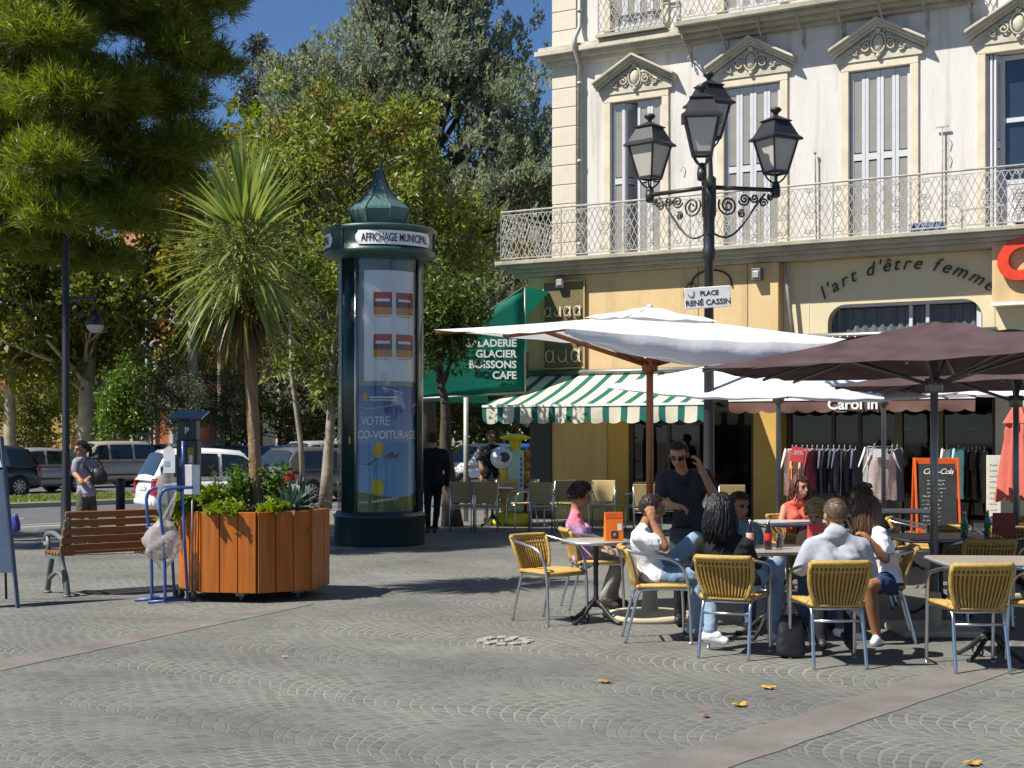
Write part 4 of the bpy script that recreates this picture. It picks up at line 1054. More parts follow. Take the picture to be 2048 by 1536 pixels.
for px in (1784, 1794): garment('grey garment right of the beige jacket', px, 897, 24.3, .4, .9, gm('slate', (.10, .10, .13)), radians(50), 'shirt', 'grey garments')
p = P(1760, 925, 23.9); s = MB(); s.box((p.x, p.y, p.z+.16), (.2, .012, .14)); tag(s.build('price_card', m_wlet), 'white price card pinned over the beige jacket', 'card')
rack('clothes rack in shade behind the chalkboard', 1880, 1972, 24.3, 1.42)
g3 = 'clothes on the right rack'
for px, lb, c in ((1893, 'pale garment with a lilac print peeping over the chalkboard', (.55, .5, .5)), (1916, 'turquoise garment right of the chalkboard', (.25, .55, .55))): garment(lb, px, 898, 24.2, .4, .85, gm('r%d' % px, c), radians(50), 'shirt', g3)
for k, px in enumerate(range(1928, 1972, 8)): garment('dark patterned garment on the right clothes rack', px, 902, 24.5, .4, R.uniform(.75, .9), gm(('rust', 'black', 'olive')[k % 3], ((.12, .05, .03), (.015, .015, .018), (.06, .055, .03))[k % 3]), radians(R.uniform(55, 70)), 'shirt', g3+', dark')
p = P(1987, 0, 23.0); vb = thing('standing_sign', 'tall narrow cream price board standing left of the furled coral parasol', 'sign', (p.x, 23, 0), radians(-8))
s = MB(); s.b2((-.11, -.015, .3), (.11, .015, 1.37)); s.build('board', M('cream_board', (.72, .68, .55), .5), vb, bevel=.005)
s = MB(); s.b2((-.015, -.012, 0), (.015, .012, .299)); s.b2((-.12, -.12, 0), (.12, .12, .02)); s.build('stand', m_steel, vb)
s = MB()
for k in range(9):
    z = 1.2-.09*k; x = -.06
    while x < .06: s.b2((x, -.0175, z), (x+.012, -.0155, z+R2.uniform(.012, .03))); x += .02
s.build('faint_writing', M('grey_ink', (.3, .28, .22), .8), vb)

# yellow, green and white display figure of the café
p = P(1022, 0, 27.0); dp = thing('ice_cream_display', 'café display figure with a yellow hat, pale green column and white ball', 'display', (p.x, 27, 0))
m_yel = M('display_yellow', (.75, .62, .02), .4); m_pg = M('display_green', (.42, .60, .42), .45)
s = MB(); s.lathe([(0, 0), (.40, 0), (.42, .08), (.36, .2), (.12, .26), (0, .26)], 26); s.build('base', m_yel, dp)
s = MB(); s.b2((-.05, -.2, .26), (.24, .14, 1.42)); s.build('column', m_pg, dp, bevel=.03)
s = MB(); s.ell((-.17, -.12, 1.28), (.22, .22, .22), n=22); s.build('ball', m_wlet, dp)
s = MB(); s.ell((-.13, -.315, 1.29), (.11, .03, .1), n=12); s.build('print', M('dark_print', (.05, .07, .08), .5), dp)
s = MB(); s.b2((-.2, -.1, .26), (-.055, .1, 1.1)); s.build('neck', m_yel, dp, bevel=.02)
s = MB(); s.lathe([(.1, 1.42), (.11, 1.55), (.12, 1.6), (.30, 1.64), (.29, 1.67), (.15, 1.72), (0, 1.735)], 24, (.08, 0, 0)); s.build('hat', m_yel, dp)
s = MB()
for k in range(7): s.b2((.17, -.204, .62+.1*k), (.215, -.2015, .69+.1*k))
s.build('blue_marks', M('blue_print', (.05, .18, .35), .5), dp)
p = P(1052, 0, 27.6); gb = thing('sweet_dispenser', 'narrow red and amber dispenser behind the café display figure', 'dispenser', (p.x, 27.6, 0))
s = MB(); s.b2((-.1, -.1, 0), (.1, .1, .75)); s.build('cabinet', M('deep_red', (.25, .01, .01), .4), gb, bevel=.01)
for k in range(3): s = MB(); s.ell((0, -.02, .88+.22*k), (.1, .1, .11), n=12); s.build('globe', M('amber', (.45, .16, .01), .25), gb)
# ================================================================== advertising column
m_kgrn = M('column_green', (.008, .028, .024), .35, var=.12, scale=3, coat=.25)
m_kroof = M('column_roof_green', (.03, .075, .068), .42, var=.15, scale=4, coat=.1)
m_paper = M('white_paper', (.80, .80, .82), .7, var=.05, scale=2)
KC = Vector((-2.06, 22.15, 0)); KR = .655
ks = thing('advertising_column', 'dark green round advertising column with onion dome and lettered collar', 'advertising column', KC)
s = MB(); s.lathe([(0, 0), (.70, 0), (.705, .02), (.705, .42), (.72, .44), (.72, .47), (.685, .48), (.67, .52), (0, .52)], 48); s.build('plinth', m_kgrn, ks)
s = MB(); s.lathe([(0, .5), (.60, .5), (.60, 4.45), (0, 4.45)], 48); s.build('drum', M('grey_backing', (.30, .29, .27), .7, var=.1), ks)
cyl = lambda r, a, z: Vector((r*sin(a), -r*cos(a), z))
def patch(r, a0, a1, z0, z1, mat, nm, par, n=14, zf=None):
    s = MB(); s.grid([[cyl(r, a0+(a1-a0)*i/n, z0+(z1-z0)*j/2 if zf is None else (z0+(zf(i/n)-z0)*j/2)) for i in range(n+1)] for j in range(3)], closed=False)
    return s.build(nm, mat, par)
for k in range(3):
    a = radians(-41+120*k); s = MB()
    s.lathe([(.59, .52), (.665, .52), (.665, 4.44), (.59, 4.44)], 6, a0=-radians(12), a1=radians(12), ph=a); s.build('upright', m_kgrn, ks)
    for sg in (-12.5, 12.5):
        s = MB(); q = a+radians(sg); s.tube([cyl(.66, q, .52), cyl(.66, q, 4.44)], .018, 6); s.build('glazing_bead', m_kgrn if sg < 0 else m_alu, ks)
    g0, g1 = a+radians(13), a+radians(107)
    s = MB(); s.lathe([(.652, .53), (.652, 4.43)], 24, a0=g0, a1=g1); s.build('glass', glassmat('column_glass', (.9, .92, .92), .10) if k == 0 else MATS['column_glass'], ks)
# posters behind the glass
A_ = lambda px: math.asin(max(-1, min(1, (px-759)/ (.62/KC.y*F*1.01))))
zy = lambda py, dy=-.6: H-(py-CY)/F*(KC.y+dy)
po = patch(.612, A_(735), A_(838), zy(762), zy(540), m_paper, 'poster', ks)
m_pr = M('poster_red', (.42, .035, .02), .6, var=.3, scale=30); m_py = M('poster_amber', (.62, .25, .02), .6); m_pd = M('poster_brown', (.16, .05, .03), .6, var=.5, scale=60)
for (x0, x1) in ((754, 790), (798, 829)):
    for (y0, y1) in ((584, 629), (668, 714)):
        h = y1-y0
        for (t0, t1, mm) in ((0, .3, m_pr), (.3, .68, m_pd), (.68, 1, m_py)): patch(.616, A_(x0), A_(x1), zy(y0+h*t1), zy(y0+h*t0), mm, 'print', po, 6)
        patch(.619, A_(x0+4), A_(x1-4), zy(y0+h*.42), zy(y0+h*.30), m_paper, 'print', po, 6)
        for k in range(5): patch(.616, A_(x0+3+(x1-x0-6)*k/5), A_(x0+7+(x1-x0-6)*k/5), zy(y1+5), zy(y1+3), m_py, 'print', po, 1)
patch(.614, A_(768), A_(781), zy(762), zy(745), m_wlet, 'print', po, 3)
def skygrad(name, c0, c1, z0, z1):
    m, n, l, b = nt(name); tc = N(n, 'TexCoord'); sp = N(n, 'SeparateXYZ'); l.new(tc.outputs['Object'], sp.inputs[0])
    mr = N(n, 'MapRange'); mr.inputs[1].default_value = z0; mr.inputs[2].default_value = z1; l.new(sp.outputs[2], mr.inputs[0])
    l.new(mix(n, l, mr.outputs[0], c0, c1), b.inputs['Base Color']); b.inputs['Roughness'].default_value = .5; return m
pb = patch(.612, A_(718), A_(841), zy(1018), zy(772), skygrad('poster_blue', (.14, .42, .66), (.02, .07, .30), zy(985), zy(772)), 'poster', ks)
patch(.615, A_(718), A_(841), zy(1018), 0, M('poster_hill', (.07, .17, .02), .6), 'print', pb, 16, zf=lambda t: zy(990)+.05*sin(2+t*5)+.03*t)
s = MB(); ac = A_(762); s.grid([[cyl(.6175, ac+.16*rr*cos(t), zy(990)+.12+.13*rr*sin(t)) for t in np.linspace(0, 2*pi, 21)[:-1]] for rr in (.02, .5, 1)], closed=True); s.build('print', M('poster_sun', (.62, .50, .01), .6), pb)
def cyltext(t, size, px, py, mat, par, r=.619, xs=.78, **k):
    a0 = A_(px) if r < .7 else px; z = zy(py) if r < .7 else py
    text(t, size, mat, None, par, 'writing', warp=lambda c: cyl(r+c.z, a0+c.x*xs/r, z+c.y), **k)
cyltext('VOTRE', .19, 729, 850, m_paper, pb, align='LEFT', extrude=.001, spacing=.95)
cyltext('CO-VOITURAGE', .175, 722, 877, m_paper, pb, align='LEFT', extrude=.001, bold=.003)
cyltext('www.', .09, 724, 1008, m_paper, pb, align='LEFT', extrude=.001, shear=.3)
for k in range(16): patch(.6185, A_(751)+.042*k, A_(751)+.042*k+.026, zy(1006)+.012*k*.3, zy(1006)+.035+.012*k*.3+.015*(k % 3 == 0), m_paper, 'print', pb, 1)
patch(.6185, A_(733), A_(742), zy(803), zy(786), m_py, 'print', pb, 2); patch(.6185, A_(746), A_(800), zy(796), zy(793), m_paper, 'print', pb, 6); patch(.6185, A_(746), A_(800), zy(801), zy(799), m_paper, 'print', pb, 6)
s = MB(); s.tube([cyl(.62, A_(724)+.105*k, zy(813)-.03*sin(k*.5)) for k in range(12)], .006, 4); s.tube([cyl(.62, A_(770)+.1*k, zy(775)-.05*k*.3) for k in range(7)], .005, 4); s.build('print', m_paper, pb)
m_plane = M('poster_plane', (.06, .06, .16), .6); s = MB()     # a little aeroplane with a passenger, in plain shapes
for pts in ([(724, 928), (760, 918), (790, 912), (806, 905), (800, 916), (768, 932), (745, 930)], [(775, 915), (786, 903), (795, 906), (790, 918)]):
    s.add([cyl(.6185, A_(x), zy(y)) for x, y in pts], [tuple(range(len(pts)))])
s.build('print', m_plane, pb)
s = MB(); pts = [(757, 914), (752, 900), (760, 886), (772, 884), (774, 898), (768, 916)]; s.add([cyl(.619, A_(x), zy(y)) for x, y in pts], [tuple(range(6))]); s.build('print', M('poster_yellow', (.55, .42, .02), .6), pb)
# collar with its lettered plates
s = MB(); s.lathe([(.60, 4.36), (.70, 4.40), (.83, 4.44), (.865, 4.47), (.865, 4.52), (.845, 4.53), (.845, 4.80), (.87, 4.81), (.89, 4.85), (.865, 4.88), (.7, 4.90), (.5, 4.93), (0, 4.95)], 60); co = s.build('collar', m_kroof, ks)
for k in range(18):
    a = 2*pi*k/18; s = MB()
    for z in (4.50, 4.84): s.ell(cyl(.873, a, z), (.016, .016, .016), n=6)
    for z in (4.50,): pass
s = MB()
for k in range(3):
    a = 2*pi*k/3+radians(84); s.tube([cyl(.856, a, 4.53), cyl(.856, a, 4.8)], .016, 5)
s.build('collar_rib', m_kroof, co)
for k in range(3):
    ac = radians(24+120*k); hw = radians(44)
    s = MB(); rows = []
    for j in range(7):
        t = -1+2*j/6; w = hw-radians(1.6)*abs(t)**3-(radians(1.6) if abs(t) > .6 else 0)
        rows.append([cyl(.856, ac-w+2*w*i/30, 4.665+.105*t) for i in range(31)])
    s.grid(rows, closed=False); pl = s.build('name_plate', m_paper, co)
    cyltext('AFFICHAGE MUNICIPAL', .172, ac, 4.605, m_blk, pl, r=.862, align='CENTER', extrude=.001, bold=.002, spacing=1., xs=.62)
# onion dome, octagonal, with scales in the sheet metal
m_scale, n_, l_, b_ = nt('dome_scales'); MATS['dome_scales'] = m_scale
tc = N(n_, 'TexCoord'); vo = N(n_, 'TexVoronoi'); vo.inputs['Scale'].default_value = 13; l_.new(tc.outputs['Object'], vo.inputs['Vector'])
nz = N(n_, 'TexNoise'); nz.inputs['Scale'].default_value = 3; l_.new(tc.outputs['Object'], nz.inputs['Vector'])
l_.new(mix(n_, l_, nz.outputs[0], (.045, .10, .098), (.08, .155, .15)), b_.inputs['Base Color']); b_.inputs['Roughness'].default_value = .42
bp = N(n_, 'Bump'); bp.inputs['Strength'].default_value = .35; bp.inputs['Distance'].default_value = .02; l_.new(vo.outputs[0], bp.inputs['Height']); l_.new(bp.outputs[0], b_.inputs['Normal'])
prof = [(.40, 4.92), (.43, 4.97), (.475, 5.08), (.50, 5.16), (.49, 5.20), (.41, 5.265), (.31, 5.34), (.22, 5.44), (.145, 5.56), (.09, 5.70), (.058, 5.80)]
s = MB(); s.lathe(prof, 8, sm=False, ph=radians(25)); do = s.build('dome', m_scale, ks)
s = MB()
for k in range(8): s.tube([cyl(r+.004, radians(25)+2*pi*k/8, z) for r, z in prof], .011, 5)
s.build('dome_rib', m_kroof, do)
s = MB(); s.lathe([(.0, 5.79), (.07, 5.80), (.075, 5.82), (.05, 5.84), (.02, 5.87), (.012, 5.9), (.004, 6.0), (0, 6.0)], 14); s.build('finial', m_kroof, do)
s = MB(); s.box(cyl(.675, radians(-36), 1.62), (.03, .03, .10), Matrix.Rotation(radians(-36), 3, 'Z')); s.build('lock', M('brass', (.5, .25, .06), .4, metal=.8), ks)

# ================================================================== the four-lantern street lamp
LP = Vector((2.285, 16.5, 0))
ls = thing('street_lamp', 'black cast iron street lamp carrying four frosted lanterns on scrolled arms', 'street lamp', LP)
s = MB(); s.lathe([(0, 0), (.19, 0), (.19, .06), (.16, .1), (.13, .2), (.13, .75), (.15, .8), (.11, .86), (.075, 1.0), (.065, 1.2), (.052, 3.7), (.075, 3.73), (.08, 3.82), (.065, 3.86), (.068, 4.2), (.085, 4.24), (.085, 4.66), (.05, 4.69), (.038, 4.96), (.03, 5.0), (0, 5.0)], 20); s.build('column', m_castblk, ls)
m_frost = M('frosted_glass', (.42, .40, .35), .45, var=.08, scale=3, trans=.0)
def lantern(base, rot):
    q = Matrix.Rotation(rot, 3, 'Z') @ Matrix.Scale(.80, 3); o = Vector(base); kz = .80
    sq = lambda w, z: [o+q @ Vector((sx*w, sy*w, z)) for sx, sy in ((-1, -1), (1, -1), (1, 1), (-1, 1))]
    s = MB(); s.lathe([(0, -.06), (.045, -.06), (.05, 0), (.035, .04), (.02, .06), (0, .06)], 10, o)
    for c in sq(.115, .20): s.tube(bez(o+Vector((0, 0, .03)), o+(c-o)*.25+Vector((0, 0, -.02)), o+(c-o)*.95+Vector((0, 0, -.06)), c, 7), .011, 5)
    a, b = sq(.125, .19), sq(.225, .66)
    for i in range(4): s.bar(a[i], b[i], .022, .022); s.bar(a[i], a[(i+1) % 4], .024, .03)
    lo = s.build('lantern', m_castblk, ls)
    s = MB(); a, b = sq(.118, .20), sq(.218, .655); s.loft([a, b], sm=False, caps=True); s.build('pane', m_frost, lo)
    s = MB(); s.loft([sq(.235, .655), sq(.285, .665), sq(.283, .69), sq(.235, .735), sq(.15, .925), sq(.145, .94)], sm=False)
    s.loft([sq(.165, .94), sq(.172, .955), sq(.13, .975), sq(.07, 1.01), sq(.04, 1.03)], sm=False); s.lathe([(.032, .81), (.028, .85), (.066, .88), (.07, .90), (.048, .92), (0, .925)], 10, o); s.build('lantern_cap', m_castblk, lo)
for k, a in enumerate((radians(-103), radians(17), radians(137))):
    d = Vector((cos(a), sin(a), 0)); L = .86; z = 4.56
    s = MB(); s.tube([d*.06+Vector((0, 0, z)), d*(L)+Vector((0, 0, z+.01))], .026, 8)
    s.lathe([(0, -.09), (.05, -.07), (.055, 0), (.05, .05), (0, .05)], 10, d*L+Vector((0, 0, z)))
    s.tube(bez(d*.07+Vector((0, 0, 4.02)), d*.35+Vector((0, 0, 3.86)), d*.5+Vector((0, 0, 4.3)), d*.72+Vector((0, 0, z-.04)), 14), .013, 5)
    for (x, zz, r, a0, tn) in ((.24, 4.36, .125, 2.6, 2.1), (.45, 4.44, .075, 3.4, 1.8), (.42, 4.27, .05, 1., 1.6), (.58, 4.46, .055, 3, 1.6), (.70, 4.41, .055, 0, 1.5), (.79, 4.48, .04, 2, 1.4)): s.tube(spiral(d*x+Vector((0, 0, zz)), r, r*.15, a0, tn, d, (0, 0, 1), 26), .012, 5)
    s.build('arm', m_castblk, ls); lantern(d*L+Vector((0, 0, z+.06)), radians((-97, 30, 47)[k]))
lantern((0, 0, 4.97), radians(20))
sg = thing('street_sign', 'white enamel street name sign reading place rené cassin on the lantern pole', 'sign', (LP.x-.03, LP.y-.11, 3.27), radians(0))
rt = Matrix.Rotation(radians(-4), 3, 'Y')
s = MB(); s.box((0, 0, 0), (.53, .02, .245), rt); s.build('plate', m_wlet, sg, bevel=.008)
ex, ez = rt @ Vector((1, 0, 0)), rt @ Vector((0, 0, 1))
for t, size, x, z in (('PLACE', .075, .02, .025), ('RENÉ CASSIN', .088, 0, -.085)): text(t, size, m_blk, frame_mtx(ex*x+ez*z+Vector((0, -.012, 0)), ex, ez), sg, 'writing', extrude=.001, bold=.002)
s = MB(); s.tube([ex*(-.19+.032*cos(t))+ez*(.05+.035*sin(t))+Vector((0, -.013, 0)) for t in np.linspace(pi, 2*pi, 8)]+[ex*-.158+ez*.085+Vector((0, -.013, 0))], .004, 4); s.build('emblem', m_blk, sg)
s = MB(); s.b2((.0, .0, -.04), (.06, .11, .04)); s.build('bracket', m_castblk, sg)

# ================================================================== planter with its plants
PC = Vector((-2.70, 14.93, 0)); PA = radians(-10.6)
m_plank = M('varnished_planks', (.36, .10, .010), .45, var=.2, scale=2.2, stretch=(7, 7, .5), spec=.3, coat=.08, stain=(.16, .05, .014), stain_amt=.75, stain_scale=1.2, streak=((.46, .18, .05), .5, 1.5, (6, 6, .5)))
pt = thing('wooden_planter', 'octagonal planter of orange varnished planks on short feet', 'planter', PC, PA)
ap = .70; sd_ = 2*ap*math.tan(pi/8)
for k in range(8):
    a = 2*pi*k/8; q = Matrix.Rotation(a, 3, 'Z'); s = MB(); w = sd_/3
    for i in range(3): s.box(q @ Vector((-sd_/2+w*(i+.5), -ap-.012+.003*((i+k) % 2), .505)), (w-.008, .03, .81), q)
    s.build('side_panel', m_plank, pt, bevel=.005)
s = MB(); s.lathe([(ap*1.06, .12), (ap*1.06, .9), (ap*1.02, .9), (ap*1.02, .15), (0, .15), (0, .12)], 8, ph=pi/8, sm=False); s.build('liner', M('planter_liner', (.12, .05, .02), .8), pt)
s = MB()
for k in range(8):
    a = 2*pi*k/8; q = Matrix.Rotation(a, 3, 'Z'); s.box(q @ Vector((0, -ap+.03, .895)), (sd_-.01, .07, .025), q)
s.build('rim', m_plank, pt)
s = MB(); s.lathe([(0, .80), (ap*1.01, .80)], 8, ph=pi/8); s.build('soil', m_earth, pt)
for k in range(5):
    a = 2*pi*k/5+.1; s = MB(); c = cyl(.52, a, 0); s.b2(c+Vector((-.045, -.045, .05)), c+Vector((.045, .045, .119))); s.tube([c+Vector((0, 0, 0)), c+Vector((0, 0, .05))], .02, 8); s.build('foot', m_steel, pt)
# cabbage palm
pc = Vector((PC.x-.02, PC.y, .80))
cp = thing('cabbage_palm', 'cabbage palm with a big head of sword leaves growing from the orange planter', 'palm', pc)
m_ptrunk = M('palm_bark', (.22, .14, .075), .9, var=.35, scale=9, bump=.8, bscale=45, stretch=(1, 1, .5))
s = MB(); tp = smoothpath([(.05, 0, -.05), (.03, .0, .35), (.01, 0, .9), (-.02, 0, 1.5), (-.05, 0, 2.2), (-.09, 0, 3.1)], 4); s.tube(tp, [.10, .085, .075, .07, .067]+[.065+.004*sin(i*2.1) for i in range(len(tp)-5)], 12); s.build('trunk', m_ptrunk, cp)
m_sword = leafmat('sword_leaf', [(.06, .12, .014), (.11, .19, .022), (.17, .26, .04), (.30, .34, .10)], .33, .35, .6)
m_dry = leafmat('dry_leaf', [(.14, .09, .03), (.22, .15, .05), (.10, .06, .02)], .2)
def blade(s, o, az, el, L, w, droop, fold=.25):
    d = Vector((cos(az)*cos(el), sin(az)*cos(el), sin(el))); sd = Vector((-sin(az), cos(az), 0)); p = Vector(o); rows = []; n = 7
    for i in range(n+1):
        t = i/n; ww = w*(.55+1.2*t-1.75*t**2.2) if t < 1 else .002; ww = max(ww, .002)
        up = sd.cross(d).normalized()
        rows.append([p-sd*ww, p-up*ww*fold*-1*-.6, p+sd*ww])
        p = p+d*(L/n); d = (d+Vector((0, 0, -droop/n*(.4+1.6*t)))).normalized()
    s.grid(rows, closed=False)
hd = Vector((-.09, 0, 2.86)); s = MB(); s2 = MB(); Q = random.Random(5)
for k in range(440):
    t = Q.random(); az = Q.uniform(0, 2*pi); el = radians(84-130*t**.85+Q.uniform(-9, 9))
    L = Q.uniform(.74, .96)*(1 if t < .6 else 1.15); dr = (.12+1.0*t)*Q.uniform(.6, 1.3)
    blade(s, hd+Vector((0, 0, .28*(1-t)-.38*t))+Vector((cos(az), sin(az), 0))*.05, az, el, L, Q.uniform(.02, .034), dr)
s.build('crown', m_sword, cp)
for k in range(150):
    az = Q.uniform(0, 2*pi); blade(s2, hd+Vector((cos(az)*.06, sin(az)*.06, -.45-.25*Q.random())), az, radians(Q.uniform(-75, -40)), Q.uniform(.5, .85), .014, .8)
s2.build('dry_skirt', m_dry, cp)
m_pan = leafmat('flower_sprays', [(.22, .23, .04), (.34, .33, .08), (.15, .17, .04)], .3)
Pt = []; Ax = []
for k in range(40):
    az = -pi/2+Q.gauss(0, .75); p = Vector((-.12+cos(az)*.08, -.12+sin(az)*.12, 3.02)); d = Vector((cos(az)*Q.uniform(.3, .9), sin(az)*Q.uniform(1.2, 1.8), Q.uniform(.3, .8))).normalized()
    for i in range(Q.randrange(13, 23)):
        p = p+d*.058; d = (d+Vector((Q.uniform(-.08, .08), Q.uniform(-.06, .02), -.25))).normalized()
        for j in range(9):
            o = Vector((Q.gauss(0, 1), Q.gauss(0, 1), Q.gauss(0, 1)))*.018; Pt.append(Vector(p)+o); Ax.append(o.normalized()*.6+Vector((0, 0, -.6)))
leaves('flower_panicle', m_pan, np.array(Pt), unit(np.array(Ax)), RN.uniform(.02, .045, len(Pt)), RN.uniform(.006, .011, len(Pt)), cp)
# blue grey rosette (right) and smaller one behind
m_blueleaf = leafmat('glaucous_leaf', [(.10, .15, .12), (.16, .22, .19), (.22, .28, .25), (.07, .11, .08)], .15, .5)
def rosette(label, x, y, L, n, seed, el0=85, el1=-5, w=.035):
    p_ = thing('rosette_plant', label, 'plant', (x, y, .79)); q = random.Random(seed); s = MB()
    for k in range(n):
        t = k/n; blade(s, (0, 0, .05), k*2.399+q.uniform(-.3, .3), radians(el0-(el0-el1)*t+q.uniform(-8, 8)), L*q.uniform(.75, 1.1), w*q.uniform(.8, 1.2), .5+1.5*t, .5)
    s.build('leaf_rosette', m_blueleaf, p_)
    s = MB(); s.tube([(0, 0, -.02), (0, 0, .09)], .03, 8); s.build('stem', m_ptrunk, p_)
rosette('blue grey rosette plant arching over the right side of the planter', PC.x+.42, PC.y-.28, .40, 62, 2)
rosette('upright blue grey rosette plant behind the arching one', PC.x+.46, PC.y+.22, .42, 40, 9, 88, 25, .03)
def tuft(label, name, cat, x, y, n, r, hgt, cols, Ln, Wd, seed, spread=.8, hang=0., base=.79):
    rg = np.random.default_rng(seed); t = thing(name, label, cat, (x, y, base))
    ns = max(6, n//36); st = MB(); Pt = []; Ax = []
    for k in range(ns):
        a = rg.uniform(0, 2*pi); rr = r*sqrt(rg.uniform()); tip = Vector((cos(a)*rr, sin(a)*rr, hgt*rg.uniform(.4, 1)-(hang*(rr/r)**3)))
        o = Vector((tip.x*.3, tip.y*.3, 0)); mid = o.lerp(tip, .5)+Vector((0, 0, hgt*.2+hang*.25)); pts = bez(o, o.lerp(mid, .6), mid, tip, 6); st.tube(pts, [.006, .005, .005, .004, .004, .003, .002], 4)
        for j in range(36):
            f = rg.uniform(.15, 1); i = min(int(f*6), 5); p = pts[i].lerp(pts[i+1], f*6-i); Pt.append(p); d = Vector((rg.normal(), rg.normal(), rg.normal()*.6+.25)); Ax.append(d)
    st.build('stems', m_leafstem, t); Pt = np.array(Pt); Ax = unit(np.array(Ax))
    leaves('leaf_mass', leafmat(name+str(seed), cols, .3), Pt, Ax, rg.uniform(Ln*.6, Ln*1.2, len(Pt)), rg.uniform(Wd*.6, Wd*1.2, len(Pt)), t, seed)
m_leafstem = M('green_stem', (.08, .10, .03), .7)
lime = [(.20, .26, .02), (.30, .36, .03), (.14, .20, .015)]; mid_ = [(.05, .10, .015), (.10, .17, .02), (.16, .22, .03)]; drk = [(.025, .05, .012), (.05, .09, .02), (.03, .03, .02)]
tuft('lime green trailing plant spilling over the left side of the planter', 'lime_trailer', 'plant', PC.x-.52, PC.y-.28, 2200, .40, .30, lime, .095, .07, 1, hang=.22, base=.86)
tuft('lime green tuft in the middle of the planter rim', 'lime_trailer', 'plant', PC.x+.28, PC.y-.56, 420, .16, .16, lime, .085, .065, 3, hang=.06, base=.88)
tuft('smaller lime trailing plant at the front left of the planter', 'lime_trailer', 'plant', PC.x-.16, PC.y-.60, 700, .26, .13, lime, .075, .055, 4, hang=.10, base=.88)
tuft('bushy mid green plant behind the lime trailer', 'leafy_plant', 'plant', PC.x-.40, PC.y+.02, 520, .26, .34, mid_, .07, .03, 5, base=.86)
tuft('tall bright green leafy stems just left of the palm trunk', 'leafy_plant', 'plant', PC.x-.15, PC.y-.12, 620, .13, .58, [(.10, .18, .02), (.18, .26, .03), (.07, .13, .02)], .12, .03, 6, base=.82)
tuft('tall dark green plant just right of the palm trunk', 'leafy_plant', 'plant', PC.x+.20, PC.y+.05, 700, .17, .60, mid_, .10, .035, 7, base=.82)
tuft('grey green feathery plant at the back left of the planter', 'feathery_plant', 'plant', PC.x-.38, PC.y+.32, 500, .22, .52, [(.16, .18, .12), (.24, .25, .18), (.10, .12, .07)], .07, .016, 8, base=.82)
tuft('dark leafed bedding plant along the front rim of the planter', 'bedding_plant', 'plant', PC.x-.02, PC.y-.42, 800, .34, .13, drk, .05, .035, 9, hang=.05, base=.85)

# ================================================================== bench
bx = G(112, 1190); bench = thing('park_bench', 'wooden slatted bench on grey cast iron ends, seen from behind', 'bench', bx, atan2(.63, .77))
m_bslat = M('bench_slats', (.20, .085, .03), .55, var=.25, scale=3, stretch=(.6, 8, 8), coat=.1); m_bend = M('bench_iron', (.11, .125, .12), .5, var=.2, scale=6)
for x in (.02, 1.02, 2.02):
    s = MB()
    if x != 1.02:
        s.tube(smoothpath([(x, -.26, 0), (x, -.20, .20), (x, -.10, .40), (x, -.18, .62), (x, -.30, .84)], 4), [.035]*5+[.03]*12, 6)
        s.tube(smoothpath([(x, .30, 0), (x, .24, .2), (x, .18, .38), (x, .26, .43)], 4), .033, 6); s.bar((x, -.10, .40), (x, .28, .40), .05, .05); s.tube(smoothpath([(x, -.22, .12), (x, 0, .24), (x, .26, .14)], 4), .024, 6)
        s.tube(smoothpath([(x, -.14, .58), (x, .10, .64), (x, .30, .62), (x, .36, .54), (x, .29, .50)], 4), .028, 6); s.tube([(x, .24, .42), (x, .28, .6)], .024, 6); s.ell((x, -.24, .01), (.05, .07, .02), n=8); s.ell((x, .29, .01), (.05, .07, .02), n=8)
    else: s.tube(smoothpath([(x, -.10, .38), (x, -.18, .62), (x, -.29, .82)], 4), .018, 6); s.bar((x, -.10, .39), (x, .28, .39), .04, .03)
    s.build('bench_end' if x != 1.02 else 'middle_brace', m_bend, bench)
s = MB()
for k in range(5): y = -.08+.085*k; s.b2((-.02, y-.034, .425), (2.06, y+.034, .46))
s.build('seat', m_bslat, bench, bevel=.008)
s = MB(); q = Matrix.Rotation(radians(20), 3, 'X')
for k in range(5): s.box((1.02, -.155-.036*k, .50+.088*k), (2.08, .03, .074), q)
s.build('backrest', m_bslat, bench, bevel=.008)

# ================================================================== blue hand truck with the hanging sack and signs
tz = G(345, 1206); ht = thing('hand_truck', 'blue tubular hand truck leaning by the planter, small black wheels', 'hand truck', tz, radians(12))
m_blue = M('blue_tube', (.025, .075, .26), .4, var=.15, coat=.2)
for k, (x, y) in enumerate(((-.235, .18), (-.10, -.02))):
    s = MB(); s.tube(smoothpath([(x+.03, y, .02), (x+.02, y, .5), (x-.02, y, .95), (x-.02, y, 1.06), (x+.03, y, 1.135), (x+.16, y+.01, 1.15), (x+.30, y+.03, 1.155)], 5), .017, 7); s.build('loop_tube', m_blue, ht)
    s = MB(); s.tube([(x-.14, y-.03, .02), (x+.28, y+.05, .03)], .016, 6); s.build('foot_bar', m_blue, ht)
    s = MB(); s.tube([(x+.25, y+.04, .03), (x+.19, y+.03, 1.155)], .017, 6); s.build('rear_tube', m_blue, ht)
    s = MB(); s.lathe([(.0, -.02), (.05, -.02), (.055, 0), (.05, .02), (0, .02)], 14); w_ = s.build('wheel', M('tyre_rubber', (.012, .012, .012), .7), ht); w_.location = (x+.30, y+.05, .06); w_.rotation_euler = (pi/2, 0, 0)
s = MB(); s.tube([(-.26, .18, .75), (-.10, -.02, .75)], .012, 6); s.tube([(-.2, .18, .06), (-.07, -.02, .06)], .012, 6); s.build('cross_bar', m_blue, ht)
s = MB(); s.tube([(.11, .05, 1.15), (.10, .05, 1.62)], .017, 6); s.build('mast', m_blue, ht)
m_sack = clothmat('clear_sack', (.62, .58, .54), .4, .2, clear=.5, fold=(.35, .04, 4))
